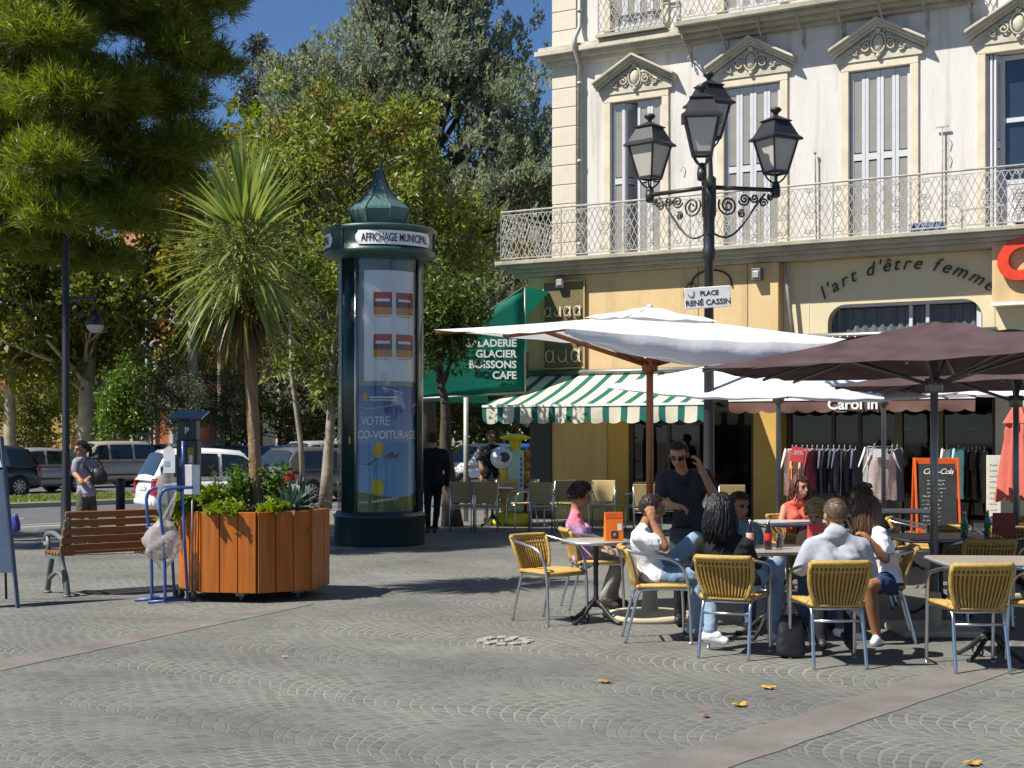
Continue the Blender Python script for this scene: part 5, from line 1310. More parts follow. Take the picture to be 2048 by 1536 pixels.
sk = thing('plastic_sack', 'crumpled translucent rubbish sack hanging inside the blue hand truck', 'sack', (tz.x-.11, tz.y+.05, 0))
s = MB(); rows = []; q = random.Random(4)
for j in range(13):
    t = j/12; w = .03+.155*sin(pi*min(1, t*1.06))**.8; z = .83-.5*t
    rows.append([(w*cos(a)*(1+.14*sin(5*a+j)+.1*sin(3*a+2*j)), w*.75*sin(a)*(1+.12*sin(4*a+1.3*j)), z+.02*sin(3*a+j)) for a in np.linspace(0, 2*pi, 25)[:-1]])
s.grid(rows, closed=True); s.build('sack', m_sack, sk)
s = MB(); s.tube(smoothpath([(.0, 0, .83), (.06, 0, .95), (.14, 0, 1.1)], 4), .01, 5); s.build('knot', m_sack, sk)
s = MB()
for (x, y, z, r_) in ((.05, -.02, .52, .075), (.0, -.01, .47, .07), (.07, .0, .58, .06)): s.ell((x, y, z), (r_, .05, r_*.8), Matrix.Rotation(x*20, 3, 'Y'), n=6, sm=False)
s.build('rubbish', M('paper_rubbish', (.36, .25, .18), .8, var=.6, scale=22), sk)
us = thing('plastic_sack', 'greyish plastic bag gathered over the top of the blue hand truck', 'sack', (tz.x-.10, tz.y+.15, 1.14))
s = MB(); rows = []
for j in range(9):
    t = j/8; w = .015+.085*sin(pi*(.12+.8*t)); rows.append([(w*cos(a)*(1+.2*sin(4*a+j)), w*.7*sin(a), .16-.46*t+.03*sin(3*a)) for a in np.linspace(0, 2*pi, 21)[:-1]])
s.grid(rows, closed=True); s.build('sack', clothmat('grey_sack', (.5, .5, .48), .4, .2, clear=.6, fold=(.35, .04, 4)), us)
rs = thing('round_top_sign', 'small round topped white sign with a pale blue square on the hand truck', 'sign', (tz.x-.03, tz.y+.0, 1.30), radians(4))
s = MB(); o = [(-.062, 0, 0), (.055, 0, 0), (.055, 0, .20)]+[(-.0035+.0585*cos(t), 0, .20+.065*sin(t)) for t in np.linspace(.2, pi-.2, 8)]+[(-.062, 0, .20)]; s.prism(o, (0, .01, 0)); s.build('plate', m_wlet, rs)
s = MB(); s.b2((-.05, -.003, .07), (.0, -.001, .12)); s.build('blue_square', M('sky_blue_print', (.25, .5, .65), .5), rs)
ps = thing('white_panel', 'blank white panel fixed beside the hand truck mast behind the planter', 'sign', (tz.x+.12, tz.y+.12, 1.08)); s = MB(); s.b2((-.03, 0, 0), (.125, .015, .30)); s.build('panel', m_wlet, ps, bevel=.004); s = MB(); s.tube([(.045, .03, -1.08), (.045, .03, .2)], .012, 6); s.build('stake', m_steel, ps)

# ================================================================== parking meter, left lamp post, bollard, easel sign
pm = P(378, 0, 22.6); m_navy = M('meter_navy', (.012, .018, .035), .4, var=.2, coat=.2)
mt = thing('parking_meter', 'tall dark navy parking meter with white letter p under a small solar roof', 'parking meter', (pm.x, 22.6, 0), radians(-6))
s = MB(); s.b2((-.17, -.12, 0), (.17, .12, 1.62)); s.build('cabinet', m_navy, mt, bevel=.02)
s = MB(); s.b2((-.15, -.1, 1.621), (.15, .1, 1.93)); s.build('head', m_navy, mt, bevel=.01)
s = MB(); s.prism([(-.27, -.2, 1.935), (.27, -.2, 1.935), (.27, .22, 2.06), (-.27, .22, 2.06)], (0, 0, .03)); s.build('solar_roof', M('solar_panel', (.01, .012, .03), .15), mt)
text('P', .14, m_wlet, frame_mtx((.0, -.104, 1.72), (1, 0, 0), (0, 0, 1)), mt, 'writing', bold=.003)
s = MB(); s.b2((.02, -.125, 1.22), (.12, -.121, 1.5)); s.build('panel', M('meter_amber', (.35, .22, .03), .5), mt); s = MB(); s.b2((.05, -.129, 1.26), (.10, -.1255, 1.38)); s.build('label', m_wlet, mt); s = MB(); s.b2((-.12, -.125, 1.2), (-.03, -.121, 1.34)); s.build('slot', m_steel, mt)
lp = P(132, 0, 20); m_lamp = M('lamp_black', (.012, .013, .016), .5)
lm = thing('lamp_post', 'slim black lamp post with one hanging bell lamp, left of the planter', 'lamp post', (lp.x, 20, 0))
s = MB(); s.lathe([(0, 0), (.11, 0), (.11, .04), (.075, .08), (.07, .9), (.055, .95), (.052, 4.9), (.03, 5.0), (0, 5.0)], 12); s.build('column', m_lamp, lm)
s = MB(); s.bar((.05, 0, 3.62), (.42, 0, 3.62), .03, .04); s.bar((.05, 0, 3.38), (.30, 0, 3.38), .02, .025); s.tube(spiral((.12, 0, 3.5), .09, .02, 0, 1.3, (1, 0, 0), (0, 0, 1), 14), .01, 5); s.tube([(.41, 0, 3.62), (.41, 0, 3.42)], .014, 6); s.build('arm', m_lamp, lm)
s = MB(); s.lathe([(0, 3.44), (.03, 3.44), (.05, 3.38), (.10, 3.33), (.135, 3.24), (.13, 3.235), (0, 3.26)], 20, (.41, 0, 0)); s.build('lamp_shade', m_lamp, lm)
s = MB(); s.lathe([(.122, 3.245), (.11, 3.19), (.07, 3.14), (0, 3.125)], 20, (.41, 0, 0)); s.build('globe', m_frost, lm)
b = P(241, 0, 23.4); s = MB(); s.lathe([(0, 0), (.075, 0), (.075, .95), (.06, .985), (0, .99)], 16, (b.x, 23.4, 0)); tag(s.build('bollard', m_lamp), 'plain black bollard at the kerb beyond the bench', 'bollard')
eo = G(36, 1216); es = thing('easel_sign', 'tilted grey blue sign board with white heading cut off by the left edge', 'a-board', eo, radians(20))
m_bb = M('board_blue', (.10, .135, .21), .5, var=.12, scale=2)
tl = lambda x, z: Vector((x-.09*z, .24*z, z))
for nm, x in (('leg', 0), ('leg', -.78)): s = MB(); s.bar(tl(x, 0), tl(x, 1.66), .035, .03); s.build(nm, m_blue if x else M('slate_blue_leg', (.06, .09, .13), .5), es)
s = MB(); s.add([tl(-.76, .34), tl(-.02, .34), tl(-.02, 1.33), tl(-.76, 1.33)], [(0, 1, 2, 3)]); s.build('board', m_bb, es, solid=.02)
s = MB(); s.add([tl(-.76, 1.36), tl(-.02, 1.36), tl(-.06, 1.60), tl(-.76, 1.60)], [(0, 1, 2, 3)]); s.build('heading', m_wlet, es, solid=.02)
s = MB(); s.tube([tl(-.78, 1.35), tl(.01, 1.35)], .014, 6); s.build('rail', m_lamp, es)
for x in (0, -.76): s = MB(); s.tube([tl(x, 1.6), Vector((x-.1, .85, 0))], .014, 6); s.build('back_leg', m_lamp, es)
bv = P(31, 1047, 14.6); s = MB(); s.loft([[(bv.x+w*cos(a), bv.y+.03*sin(a), bv.z+z) for a in np.linspace(0, 2*pi, 11)[:-1]] for w, z in ((.02, .10), (.035, .06), (.055, -.02), (.05, -.07), (.02, -.085))]); tag(s.build('blue_pouch', M('violet_blue', (.04, .045, .28), .6)), 'small violet blue pouch hanging by the left sign board', 'pouch')
# black handbag by the group
hb = thing('shoulder_bag', 'slumped black leather bag on the paving between two front chairs', 'bag', (2.09, 10.68, 0), radians(6))
s = MB(); rows = []
for j in range(9):
    t = j/8; w = .112*(1-.35*t**3); dp = .07*(1-.6*t**2); rows.append([(w*(abs(cos(a))**.7)*(1 if cos(a) > 0 else -1)*(1+.04*sin(j*1.7+3*a)), dp*(abs(sin(a))**.7)*(1 if sin(a) > 0 else -1), .005+.32*t+.012*sin(2*a+j)) for a in np.linspace(0, 2*pi, 25)[:-1]])
s.loft(rows); s.build('body', M('black_leather', (.012, .013, .016), .5, var=.3, scale=12, bump=.5, bscale=20), hb, sub=1)
s = MB(); s.tube(bez((-.07, -.02, .31), (-.06, -.03, .46), (.05, -.03, .46), (.06, -.02, .31), 10), .008, 5); s.tube(bez((.03, .02, .31), (.08, .0, .4), (.16, -.02, .2), (.14, -.03, .05), 10), .007, 5); s.build('strap', m_blk, hb)
# manhole ring, fallen leaves
mh = G(1010, 1283); s = MB(); q = random.Random(2)
for k in range(11):
    a = 2*pi*k/11; s.box((mh.x+.19*cos(a), mh.y+.19*sin(a), .008), (.085, .075, .016), Matrix.Rotation(a+q.uniform(-.2, .2), 3, 'Z'))
for k in range(5): s.box((mh.x+q.uniform(-.09, .09), mh.y+q.uniform(-.09, .09), .007), (.08, .06, .014), Matrix.Rotation(q.random()*3, 3, 'Z'))
tag(s.build('drain_ring', M('pale_stone', (.28, .27, .235), .8, var=.2, scale=12, bump=.5, bscale=60), bevel=.006), 'ring of pale stones around a drain in the grey paving', 'drain cover', kind='structure')
def fallen(px, py, lab, col, sz, seed):
    o = G(px, py); q = random.Random(seed); s = MB(); n = 11; pts = []
    for k in range(n): a = 2*pi*k/n; r_ = sz*(1 if k % 2 == 0 else .5)*(1.25 if k == 2 else 1); pts.append(Vector((r_*cos(a), r_*sin(a), .012+.28*sz*abs(sin(a+seed))*(k % 2 == 0)*q.uniform(.5, 1))))
    s.add([Vector((0, 0, .02))]+pts, [(0, 1+k, 1+(k+1) % n) for k in range(n)]); s.tube([(0, 0, .02), (-sz*1.1, sz*.3, .02)], .003, 4)
    t = s.build('fallen_leaf', M('leaf_%d' % seed, col, .7, var=.3, scale=40)); t.location = o; t.rotation_euler[2] = q.random()*6; tag(t, lab, 'leaf', 'fallen leaves on the paving')
fallen(1537, 1378, 'yellow plane leaf lying on the paving, farther of the two yellow ones', (.55, .30, .03), .055, 1); fallen(1479, 1413, 'amber yellow plane leaf, nearer of the two yellow ones', (.60, .30, .02), .055, 2)
fallen(1210, 1366, 'brown curled leaf alone on the paving left of the yellow ones', (.28, .15, .04), .055, 3); fallen(1411, 1435, 'small dark red leaf near the amber leaf', (.28, .06, .05), .035, 4); fallen(1945, 1531, 'ochre leaf at the bottom right corner of the paving', (.5, .25, .02), .05, 5); fallen(569, 1316, 'tiny ochre leaf on the paving before the planter', (.4, .28, .1), .025, 6)
# ================================================================== trees
def ball(rg, n, c, r, shell=.45):
    v = unit(rg.normal(size=(n, 3))); rr = rg.uniform(size=n)**shell; return np.array(c)[None]+v*rr[:, None]*np.array(r)[None], v
m_bark_pl = M('plane_bark', (.30, .27, .19), .9, var=.3, scale=2.5, bump=.4, bscale=20, stain=(.13, .11, .07), stain_amt=.8, stain_scale=3)
m_bark_d = M('dark_bark', (.075, .055, .04), .95, var=.3, scale=5, bump=.8, bscale=18, stretch=(1, 1, .35))
m_bark_m = M('grey_bark', (.26, .22, .17), .9, var=.3, scale=6, bump=.5, bscale=25, stain=(.12, .10, .07), stain_amt=.7, stain_scale=4)
def limbs(s, base, top, clumps, r, rg, rmin=.02, bend=.25):
    """trunk from base to top, then a limb out to each clump"""
    base = Vector(base); top = Vector(top); n = 10; tr = []
    for i in range(n+1):
        t = i/n; tr.append(base.lerp(top, t)+Vector((rg.normal()*.06*r*4*t, rg.normal()*.06*r*4*t, 0)))
    s.tube(tr, [r*(1.35 if i == 0 else 1.08 if i == 1 else 1-.72*i/n) for i in range(n+1)], 10)
    for c in clumps:
        c = Vector(c); t = max(.25, min(.97, (c.z-base.z)/(top.z-base.z+1e-6)-.18*rg.uniform(.4, 1.4))); a = base.lerp(top, t); L = (c-a).length
        m = a.lerp(c, .5)+Vector((rg.normal()*.08*L, rg.normal()*.08*L, -bend*.25*L*rg.uniform(-.2, 1)))
        p = bez(a, a.lerp(m, .7), m, c, 6); r0 = max(rmin, r*(1-.7*t)*.45); s.tube(p, [r0*(1-.8*i/6)+.004 for i in range(7)], 6)
        for k in range(3):
            e = c+Vector((rg.normal(), rg.normal(), rg.normal()))*L*.13; s.tube([p[4], p[5].lerp(e, .5), e], [r0*.35, r0*.25, .006], 4)
def tree(name, label, base, top, r, clumps, per, Ln, Wd, leaf, bark, seed, group=None, up=.3, shell=.5, droop=.1, flat=1., bend=.25, jit=1.):
    rg = np.random.default_rng(seed); base = Vector(base); t = thing(name, label, 'tree', base, 0, group)
    tb = MB(); rel = [(Vector(c)-base, cr) for c, cr in clumps]
    limbs(tb, (0, 0, -.05), Vector(top)-base, [c for c, _ in rel], r, rg, bend=bend); tb.build('trunk', bark, t)
    PP = []; AA = []
    for c, cr in rel:
        # each clump is a handful of sprays so that its outline breaks up
        sub = max(3, int(7*jit)); n = int(per*(cr**2)/sub)+1
        for k in range(sub):
            o = np.array(c)+rg.normal(size=3)*cr*.55*np.array([1, 1, flat]); p, v = ball(rg, n, o, np.array([1, 1, flat])*cr*rg.uniform(.38, .62), shell)
            PP.append(p); AA.append(unit(v*.7+rg.normal(size=v.shape)*.6+np.array([0, 0, up])))
    Pt = np.concatenate(PP); A = np.concatenate(AA); n = len(Pt)
    leaves('crown', leaf, Pt, A, rg.uniform(Ln*.6, Ln*1.25, n), rg.uniform(Wd*.6, Wd*1.2, n), t, seed, droop)
    return t
def cloud(rg, n, fn, rmin, rmax):
    out = []
    while len(out) < n:
        c = fn(rg)
        if c is not None: out.append((c, rg.uniform(rmin, rmax)))
    return out
def ell_clumps(seed, n, c, rad, rmin, rmax, shell=.6, keep=None):
    rg = np.random.default_rng(seed)
    def fn(rg):
        v = rg.normal(size=3); v /= np.linalg.norm(v); p = Vector(np.array(c)+v*np.array(rad)*rg.uniform()**(1/3*shell*1.6))
        return None if keep and not keep(p) else p
    return cloud(rg, n, fn, rmin, rmax)

# --- blue green cypress with upright tufts, behind the advertising column
lf_cyp = leafmat('cypress_sprays', [(.18, .24, .19), (.28, .36, .285), (.38, .46, .38), (.46, .53, .44), (.26, .26, .13)], .4, .6, .2)
rg = np.random.default_rng(21); cb_ = Vector((-2.9, 46, 0)); ct = thing('blue_cypress', 'broad blue green cypress with upright tufts rising behind the advertising column', 'tree', cb_)
tb = MB(); CL = []
Ht = 21.
for k in range(420):
    z = 3.0+17.2*rg.uniform()**.92; prof = 6.1*(1-(z/22.5)**1.7)**.9*(1 if z > 6 else .72+.28*(z-3)/3); a = rg.uniform(0, 2*pi); q_ = prof*(rg.uniform()**.42)*(.78+.22*sin(3*a+z)); 
    CL.append((Vector((q_*cos(a), q_*sin(a)*.8, z+.10*q_)), rg.uniform(.38, .82)))
for k in range(110):
    CL.append((Vector((rg.uniform(1.5, 6.3), rg.uniform(-3, 1), rg.uniform(4, 13.5))), rg.uniform(.4, .8)))
for k in range(60):
    z = rg.uniform(9, 13.2); CL.append((Vector((rg.uniform(-4.5, -2.2), rg.uniform(-3, 1), z)), rg.uniform(.35, .7)))
limbs(tb, (0, 0, -.05), (.3, 0, 20.5), [c for c, _ in CL[:150]], .42, rg, bend=-.3); tb.build('trunk', m_bark_d, ct)
PP = []; AA = []
for c, cr in CL:
    nt_ = int(16*cr/.6)
    for k in range(nt_):
        o = np.array(c)+rg.normal(size=3)*cr*.62*np.array([1, 1, .7]); n = 19; d = unit((np.array([o[0], o[1], 0])*.06+rg.normal(size=3)*.3+np.array([0, 0, .9]))[None])[0]
        tl_ = rg.uniform(.25, .6); s_ = rg.uniform(size=n); p = o[None]+d[None]*(s_*tl_)[:, None]+rg.normal(size=(n, 3))*(.085*(1-s_*.75))[:, None]
        PP.append(p); AA.append(unit(d[None]*.9+rg.normal(size=(n, 3))*.45))
Pt = np.concatenate(PP); n = len(Pt); leaves('crown', lf_cyp, Pt, np.concatenate(AA), rg.uniform(.12, .26, n), rg.uniform(.045, .085, n), ct, 5)

# --- magnolia like tree with glossy leaves, between palm and column
lf_mag = leafmat('glossy_leaf', [(.05, .095, .012), (.09, .15, .02), (.15, .22, .03), (.25, .30, .06), (.31, .33, .07)], .38, .5, .3)
mb = G(650, 1014); mb = Vector((-4.5, 34.2, 0))
magc = ell_clumps(31, 84, (-3.9, 34.4, 6.2), (2.9, 2.4, 3.5), .45, .85, .45)+ell_clumps(32, 14, (-3.9, 34, 9.2), (1.7, 1.2, .8), .3, .55)+ell_clumps(33, 10, (-1.9, 33.8, 4.4), (.7, 1., 1.5), .35, .55)
mg = tree('magnolia_tree', 'glossy leafed tree with bronze young leaves and a thin pale trunk left of the column', mb, (-3.95, 34.4, 8.6), .13, magc, 1050, .19, .075, lf_mag, m_bark_m, 41, up=.25, shell=.4)
tb = MB(); tb.tube([(-.55, .3, -.05), (-.62, .3, 1.5), (-.85, .3, 3.2), (-.9, .3, 5.2)], [.075, .065, .055, .03], 8); tb.build('second_stem', m_bark_m, mg)
# brown young shoots on the top
PP = []; AA = []
for k in range(70):
    a = RN.uniform(0, 2*pi); z = RN.uniform(.2, 1); o = np.array([.6+2.5*cos(a)*sqrt(1-max(0, z)**2*.8), .2+2.1*sin(a), 6.3+3.4*z]); PP.append(o[None]+RN.normal(size=(14, 3))*.1); AA.append(unit(RN.normal(size=(14, 3))*.4+np.array([0, 0, 1])))
Pt = np.concatenate(PP); leaves('young_shoots', leafmat('bronze_leaf', [(.16, .075, .012), (.24, .12, .02), (.13, .10, .02)], .3), Pt, np.concatenate(AA), RN.uniform(.1, .2, len(Pt)), RN.uniform(.04, .07, len(Pt)), mg, 3)

# --- small tree by the green awning
sb = P(905, 0, 26.6); lf_sm = leafmat('small_tree_leaf', [(.03, .06, .01), (.06, .11, .015), (.12, .17, .03)], .25, .5, .3)
smc = ell_clumps(51, 30, (sb.x-.15, 26.3, 3.85), (.75, .8, .95), .22, .42)
tree('small_tree', 'small dark leafed tree on a leaning trunk beside the green awning', (sb.x, 26.6, 0), (sb.x-.25, 26.4, 3.4), .17, smc, 1500, .15, .06, lf_sm, m_bark_d, 52, up=.2)

# --- long needled pine, top left; its trunk stands outside the frame
pb_ = Vector((-9.3, 22.3, 0)); pn = thing('pine_tree', 'long needled pine filling the upper left corner with dense dark and sunlit tufts', 'tree', pb_)
rg = np.random.default_rng(61); tb = MB(); CL = []
CL0 = [(-6.85, 20.2, 8.5, 1.05), (-6.75, 20.0, 7.2, .95), (-6.95, 20.1, 6.0, .75), (-7.6, 20.4, 7.8, .7), (-5.85, 20.8, 8.6, .7), (-5.5, 21.2, 7.7, .75), (-4.9, 21.6, 8.8, .7), (-4.55, 21.6, 8.1, .55), (-4.7, 21.8, 7.2, .5), (-5.4, 21.4, 6.6, .85), (-6.1, 21.3, 5.8, .9), (-6.9, 21.0, 5.0, .85),
       (-7.5, 20.9, 5.9, .8), (-6.2, 21.6, 4.9, .8), (-5.4, 21.9, 5.4, .75), (-7.6, 21.6, 4.7, .8), (-8.3, 21, 6.6, .9), (-8.2, 21.2, 5.3, .8), (-6.4, 22.3, 8.2, 1.1), (-7.4, 22.6, 7.2, 1.1), (-5.6, 22.6, 8.0, .9), (-8.4, 22.0, 8.2, 1.2), (-6.2, 22.6, 6.7, .9), (-5.2, 22.2, 9.5, .8), (-6.4, 21.8, 9.9, 1.2), (-7.8, 20.8, 9.6, 1.1), (-4.6, 21.9, 9.7, .6), (-5.0, 22, 6.1, .5), (-7.0, 21.8, 4.3, .55), (-6.3, 22, 4.2, .45), (-5.9, 21.2, 5.1, .6), (-7.75, 20.3, 4.6, .55), (-7.3, 20.4, 4.35, .45),
       (-6.15, 19.2, 4.45, .45), (-6.2, 19.1, 5.2, .6), (-6.1, 19.2, 6.1, .6), (-6.3, 19.2, 6.9, .6), (-5.5, 20.4, 4.6, .5), (-6.9, 19.6, 4.7, .5), (-4.9, 20.9, 5.7, .45), (-6.6, 19.4, 8.0, .7), (-5.7, 20.2, 6.3, .6), (-5.0, 21, 7.2, .5),
       (-10.5, 20.6, 6, 1.1), (-11.6, 21.6, 6.6, 1.2), (-12.6, 22.4, 7.5, 1.1), (-10.8, 22.8, 5.6, 1.0), (-12.0, 21.0, 8.6, 1.2), (-13.4, 22, 6.2, .9), (-9.6, 20.2, 7.6, 1.2), (-10.2, 23.2, 8.4, 1.2), (-9.4, 21.8, 10.8, 1.4), (-12.2, 23.6, 6.2, .9), (-14.4, 22.6, 6.6, .8), (-11.0, 20.2, 4.9, .7)]
CL = [(Vector((x, y, z))-pb_, r_) for x, y, z, r_ in CL0]
limbs(tb, (0, 0, -.05), (.2, 0, 12.5), [c for c, _ in CL[1::5]], .17, rg, rmin=.012, bend=-.15)
tb.build('trunk', m_bark_d, pn)
PP = []; AA = []
for c, cr in CL:
    for k in range(int(430*cr*cr)+60):
        v = rg.normal(size=3); v /= np.linalg.norm(v); v[2] = abs(v[2])*.8+v[2]*.2; o = np.array(c)+v*cr*rg.uniform()**.55*np.array([1, 1, .95])
        d = v*.7+np.array([0, 0, .75])+rg.normal(size=3)*.3; d /= np.linalg.norm(d); n = 26
        s_ = rg.uniform(size=n)*.16; PP.append(o[None]+d[None]*s_[:, None]); AA.append(unit(d[None]*.8+rg.normal(size=(n, 3))*.42))
Pt = np.concatenate(PP); n = len(Pt)
lf_pine = leafmat('pine_needle', [(.06, .12, .01), (.12, .22, .014), (.21, .36, .022), (.32, .45, .04), (.24, .25, .04)], .5, .45, .35)
leaves('crown', lf_pine, Pt, np.concatenate(AA), rg.uniform(.13, .29, n), rg.uniform(.009, .016, n), pn, 8, droop=.12)

# --- plane trees along the park
lf_pl = leafmat('plane_leaf', [(.08, .115, .012), (.15, .19, .02), (.25, .28, .03), (.36, .34, .05), (.30, .22, .04)], .48, .5, .3)
lf_pd = leafmat('dark_leaf', [(.035, .06, .012), (.07, .11, .018), (.12, .155, .022), (.22, .22, .035)], .4, .45, .4)
lf_py = leafmat('yellowing_leaf', [(.17, .20, .02), (.28, .30, .03), (.42, .39, .05), (.12, .155, .016)], .5, .5, .3)
PG = 'plane trees beyond the parked cars'
def plane(px, Y, r, cx, cz, rad, n, seed, leaf, label, trunktop, cr=(.8, 1.5), per=300, lean=0.):
    b = P(px, 0, Y); c = P(cx, 0, Y); cl = ell_clumps(seed, n, (c.x, Y, cz), rad, cr[0], cr[1], .55)
    return tree('plane_tree', label, (b.x, Y, 0), (b.x+lean, Y, trunktop), r, cl, per, .30, .19, leaf, m_bark_pl, seed, PG)
plane(170, 57, .42, 130, 8.6, (5.2, 3.5, 4.6), 50, 71, lf_pd, 'stout pale trunked plane tree behind the woman walking, under the pine', 10.5, lean=.3)
plane(385, 56, .29, 400, 10.2, (2.6, 2.6, 3.4), 30, 72, lf_pl, 'slimmer grey trunked plane tree just left of the palm', 11, (.6, 1.1), per=340)
plane(441, 62, .17, 480, 11.6, (2.9, 2.6, 4.6), 34, 73, lf_py, 'thin trunked yellowing plane tree behind the palm crown', 13, (.6, 1.1), per=340)
plane(20, 58, .3, 10, 6.6, (4.2, 3, 3.6), 30, 74, lf_py, 'yellow green plane tree cut off by the left edge', 8.5)
plane(560, 66, .2, 585, 11.4, (3.4, 2.8, 5.6), 36, 75, lf_py, 'yellow green plane tree between palm and column', 13, (.7, 1.2), per=320)
plane(1000, 60, .25, 960, 6.5, (4.2, 3, 4.4), 36, 76, lf_pd, 'dark plane tree behind the green awning', 9)
plane(690, 58, .22, 700, 6.2, (4.0, 2.6, 3.6), 34, 77, lf_pd, 'dark shaded tree low behind the glossy leafed tree', 8)
plane(250, 72, .25, 175, 7.0, (3.4, 2.6, 5.2), 40, 78, lf_pd, 'dark plane tree farther back left of the brick house', 10)
plane(470, 76, .22, 430, 7.4, (2.6, 2.4, 5.2), 36, 79, lf_pl, 'green plane tree farther back right of the brick house', 10)
# --- distant conifer
rg = np.random.default_rng(81); fb = P(512, 0, 78); ft = thing('spruce_tree', 'dark spire of a distant conifer against the blue sky', 'tree', (fb.x, 78, 0)); tb = MB(); tb.tube([(0, 0, -.05), (0, 0, 12), (.1, 0, 24.2)], [.4, .25, .03], 8); CL = []
for k in range(120):
    z = 9+15*rg.uniform(); pr = (.5+2.9*(1-((z-9)/15.2)))*(.55+.45*sin(z*2.4)**2); a = rg.uniform(0, 2*pi); CL.append((Vector((pr*cos(a)*rg.uniform(.5, 1), pr*sin(a), z-.3)), rg.uniform(.35, .7)))
for c, _ in CL[:70]: tb.tube([Vector((0, 0, c.z+.3)), c*.6+Vector((0, 0, c.z*.4+.1)), c], [.06, .04, .01], 4)
tb.build('trunk', m_bark_d, ft); PP = []; AA = []
for c, cr in CL:
    p, v = ball(rg, 70, c, np.array([1.1, 1.1, .42])*cr, .5); PP.append(p); AA.append(unit(v+np.array([0, 0, -.5])+rg.normal(size=v.shape)*.4))
Pt = np.concatenate(PP); n = len(Pt); leaves('crown', leafmat('spruce_needle', [(.012, .022, .014), (.03, .045, .03), (.055, .07, .04)], .1), Pt, np.concatenate(AA), rg.uniform(.2, .42, n), rg.uniform(.05, .1, n), ft, 9)
# --- olives and bushes of the park
lf_ol = leafmat('olive_leaf', [(.10, .12, .07), (.16, .18, .11), (.23, .25, .17), (.07, .085, .045)], .2, .55, .3)
for (px, Y, cz, rad, seed, lb) in ((300, 55, 3.3, (1.55, 1.2, 1.35), 91, 'grey green olive tree in the sun behind the parked cars'), (425, 57, 3.2, (1.25, 1.1, 1.2), 92, 'grey green olive tree between two plane trunks'), (365, 54, 2.9, (.8, .8, .9), 93, 'small olive tree behind the parking meter')):
    c = P(px, 0, Y); tree('olive_tree', lb, (c.x, Y, 0), (c.x+.1, Y, 2.8), .11, ell_clumps(seed, 22, (c.x, Y, cz), rad, .35, .6), 1300, .16, .04, lf_ol, m_bark_m, seed, 'olive trees in the park', up=.5)
c = P(240, 0, 53); tree('bright_shrub', 'bright green leafy shrub beside the olive trees', (c.x, 53, 0), (c.x, 53, 2.6), .08, ell_clumps(94, 22, (c.x, 53, 2.9), (.75, .8, 1.45), .35, .6), 900, .17, .1, leafmat('bright_leaf', [(.05, .10, .012), (.09, .16, .016), (.14, .21, .025)], .35), m_bark_m, 94)
c = P(560, 0, 60); tree('dark_shrub', 'dark evergreen shrub low behind the silver car', (c.x, 60, 0), (c.x, 60, 2.6), .1, ell_clumps(95, 26, (c.x+1, 60, 2.6), (3.2, 1.2, 1.7), .5, .8), 500, .2, .1, lf_pd, m_bark_d, 95)
c = P(690, 0, 62); tree('dark_shrub', 'dark evergreen shrub behind the column', (c.x, 62, 0), (c.x, 62, 2.6), .1, ell_clumps(96, 30, (c.x+1, 62, 2.6), (3.6, 1.2, 1.7), .5, .8), 500, .2, .1, lf_pd, m_bark_d, 96)
c = P(60, 0, 62); tree('dark_shrub', 'dark hedge like shrub behind the grey saloon car', (c.x, 62, 0), (c.x, 62, 2.4), .1, ell_clumps(97, 30, (c.x, 62, 2.3), (4.2, 1.2, 1.6), .5, .8), 500, .2, .1, lf_pd, m_bark_d, 97)
# --- far wood that reads as one mass
rg = np.random.default_rng(99); PP = []; AA = []
for k in range(330):
    x = rg.uniform(-60, 16); hmax = 12+3*sin(x*.35)+2*sin(x*.9+1)-(4 if -20 < x < -12 else 0); z = hmax*rg.uniform()**.7; y = 104+rg.uniform(0, 10); p, v = ball(rg, 110, (x, y, z), (2.2, 1.6, 1.7), .5); PP.append(p); AA.append(unit(v+rg.normal(size=v.shape)*.6))
Pt = np.concatenate(PP); n = len(Pt); tag(leaves('far_wood', leafmat('far_leaf', [(.02, .035, .01), (.045, .06, .015), (.09, .10, .02)], .25), Pt, np.concatenate(AA), rg.uniform(.4, .9, n), rg.uniform(.25, .5, n)), 'dark mass of far trees behind the park', 'wood', kind='stuff')
# --- orange brick house glimpsed between the trees, pale house farther right
def far_house(label, x0, x1, Y, z1, wallmat, quoin, wins, name):
    h = thing(name, label, 'building', ((x0+x1)/2, Y, 0)); w = (x1-x0)/2
    s = MB(); s.b2((-w, 0, 0), (w, 9, z1)); s.build('wall', wallmat, h)
    s = MB(); s.b2((-w-.4, -.5, z1), (w+.4, 9.4, z1+.4)); s.prism([(-w-.4, -.5, z1+.4), (w+.4, -.5, z1+.4), (w+.4, 4.5, z1+2.4), (-w-.4, 4.5, z1+2.4)], (0, 0, .15)); s.build('roof', M('tile_roof', (.30, .12, .06), .85, var=.2), h)
    s = MB()
    for sx in (-1, 1):
        z = .2
        while z < z1-.4: s.b2((sx*w-sx*.02-.55*(sx > 0), -.06, z), (sx*w-sx*.02+.55*(sx < 0), -.002, z+.34)); z += .7
    for z in (3.6, 7.6): s.b2((-w, -.1, z), (w, -.003, z+.35))
    s.build('quoin', quoin, h)
    for (x, z) in wins:
        f = MB(); f.b2((x-.85, -.12, z-.15), (x+.85, -.004, z+2.75)); fo = f.build('window', quoin, h)
        f = MB(); f.b2((x-.6, -.16, z), (x+.6, -.121, z+2.5)); g_ = f.build('glass', m_win, fo)
        f = MB(); f.b2((x-.04, -.19, z), (x+.04, -.161, z+2.5)); f.b2((x-.6, -.189, z+1.2), (x-.041, -.162, z+1.3)); f.b2((x+.041, -.189, z+1.2), (x+.6, -.162, z+1.3)); f.build('muntin', m_wlet, fo)
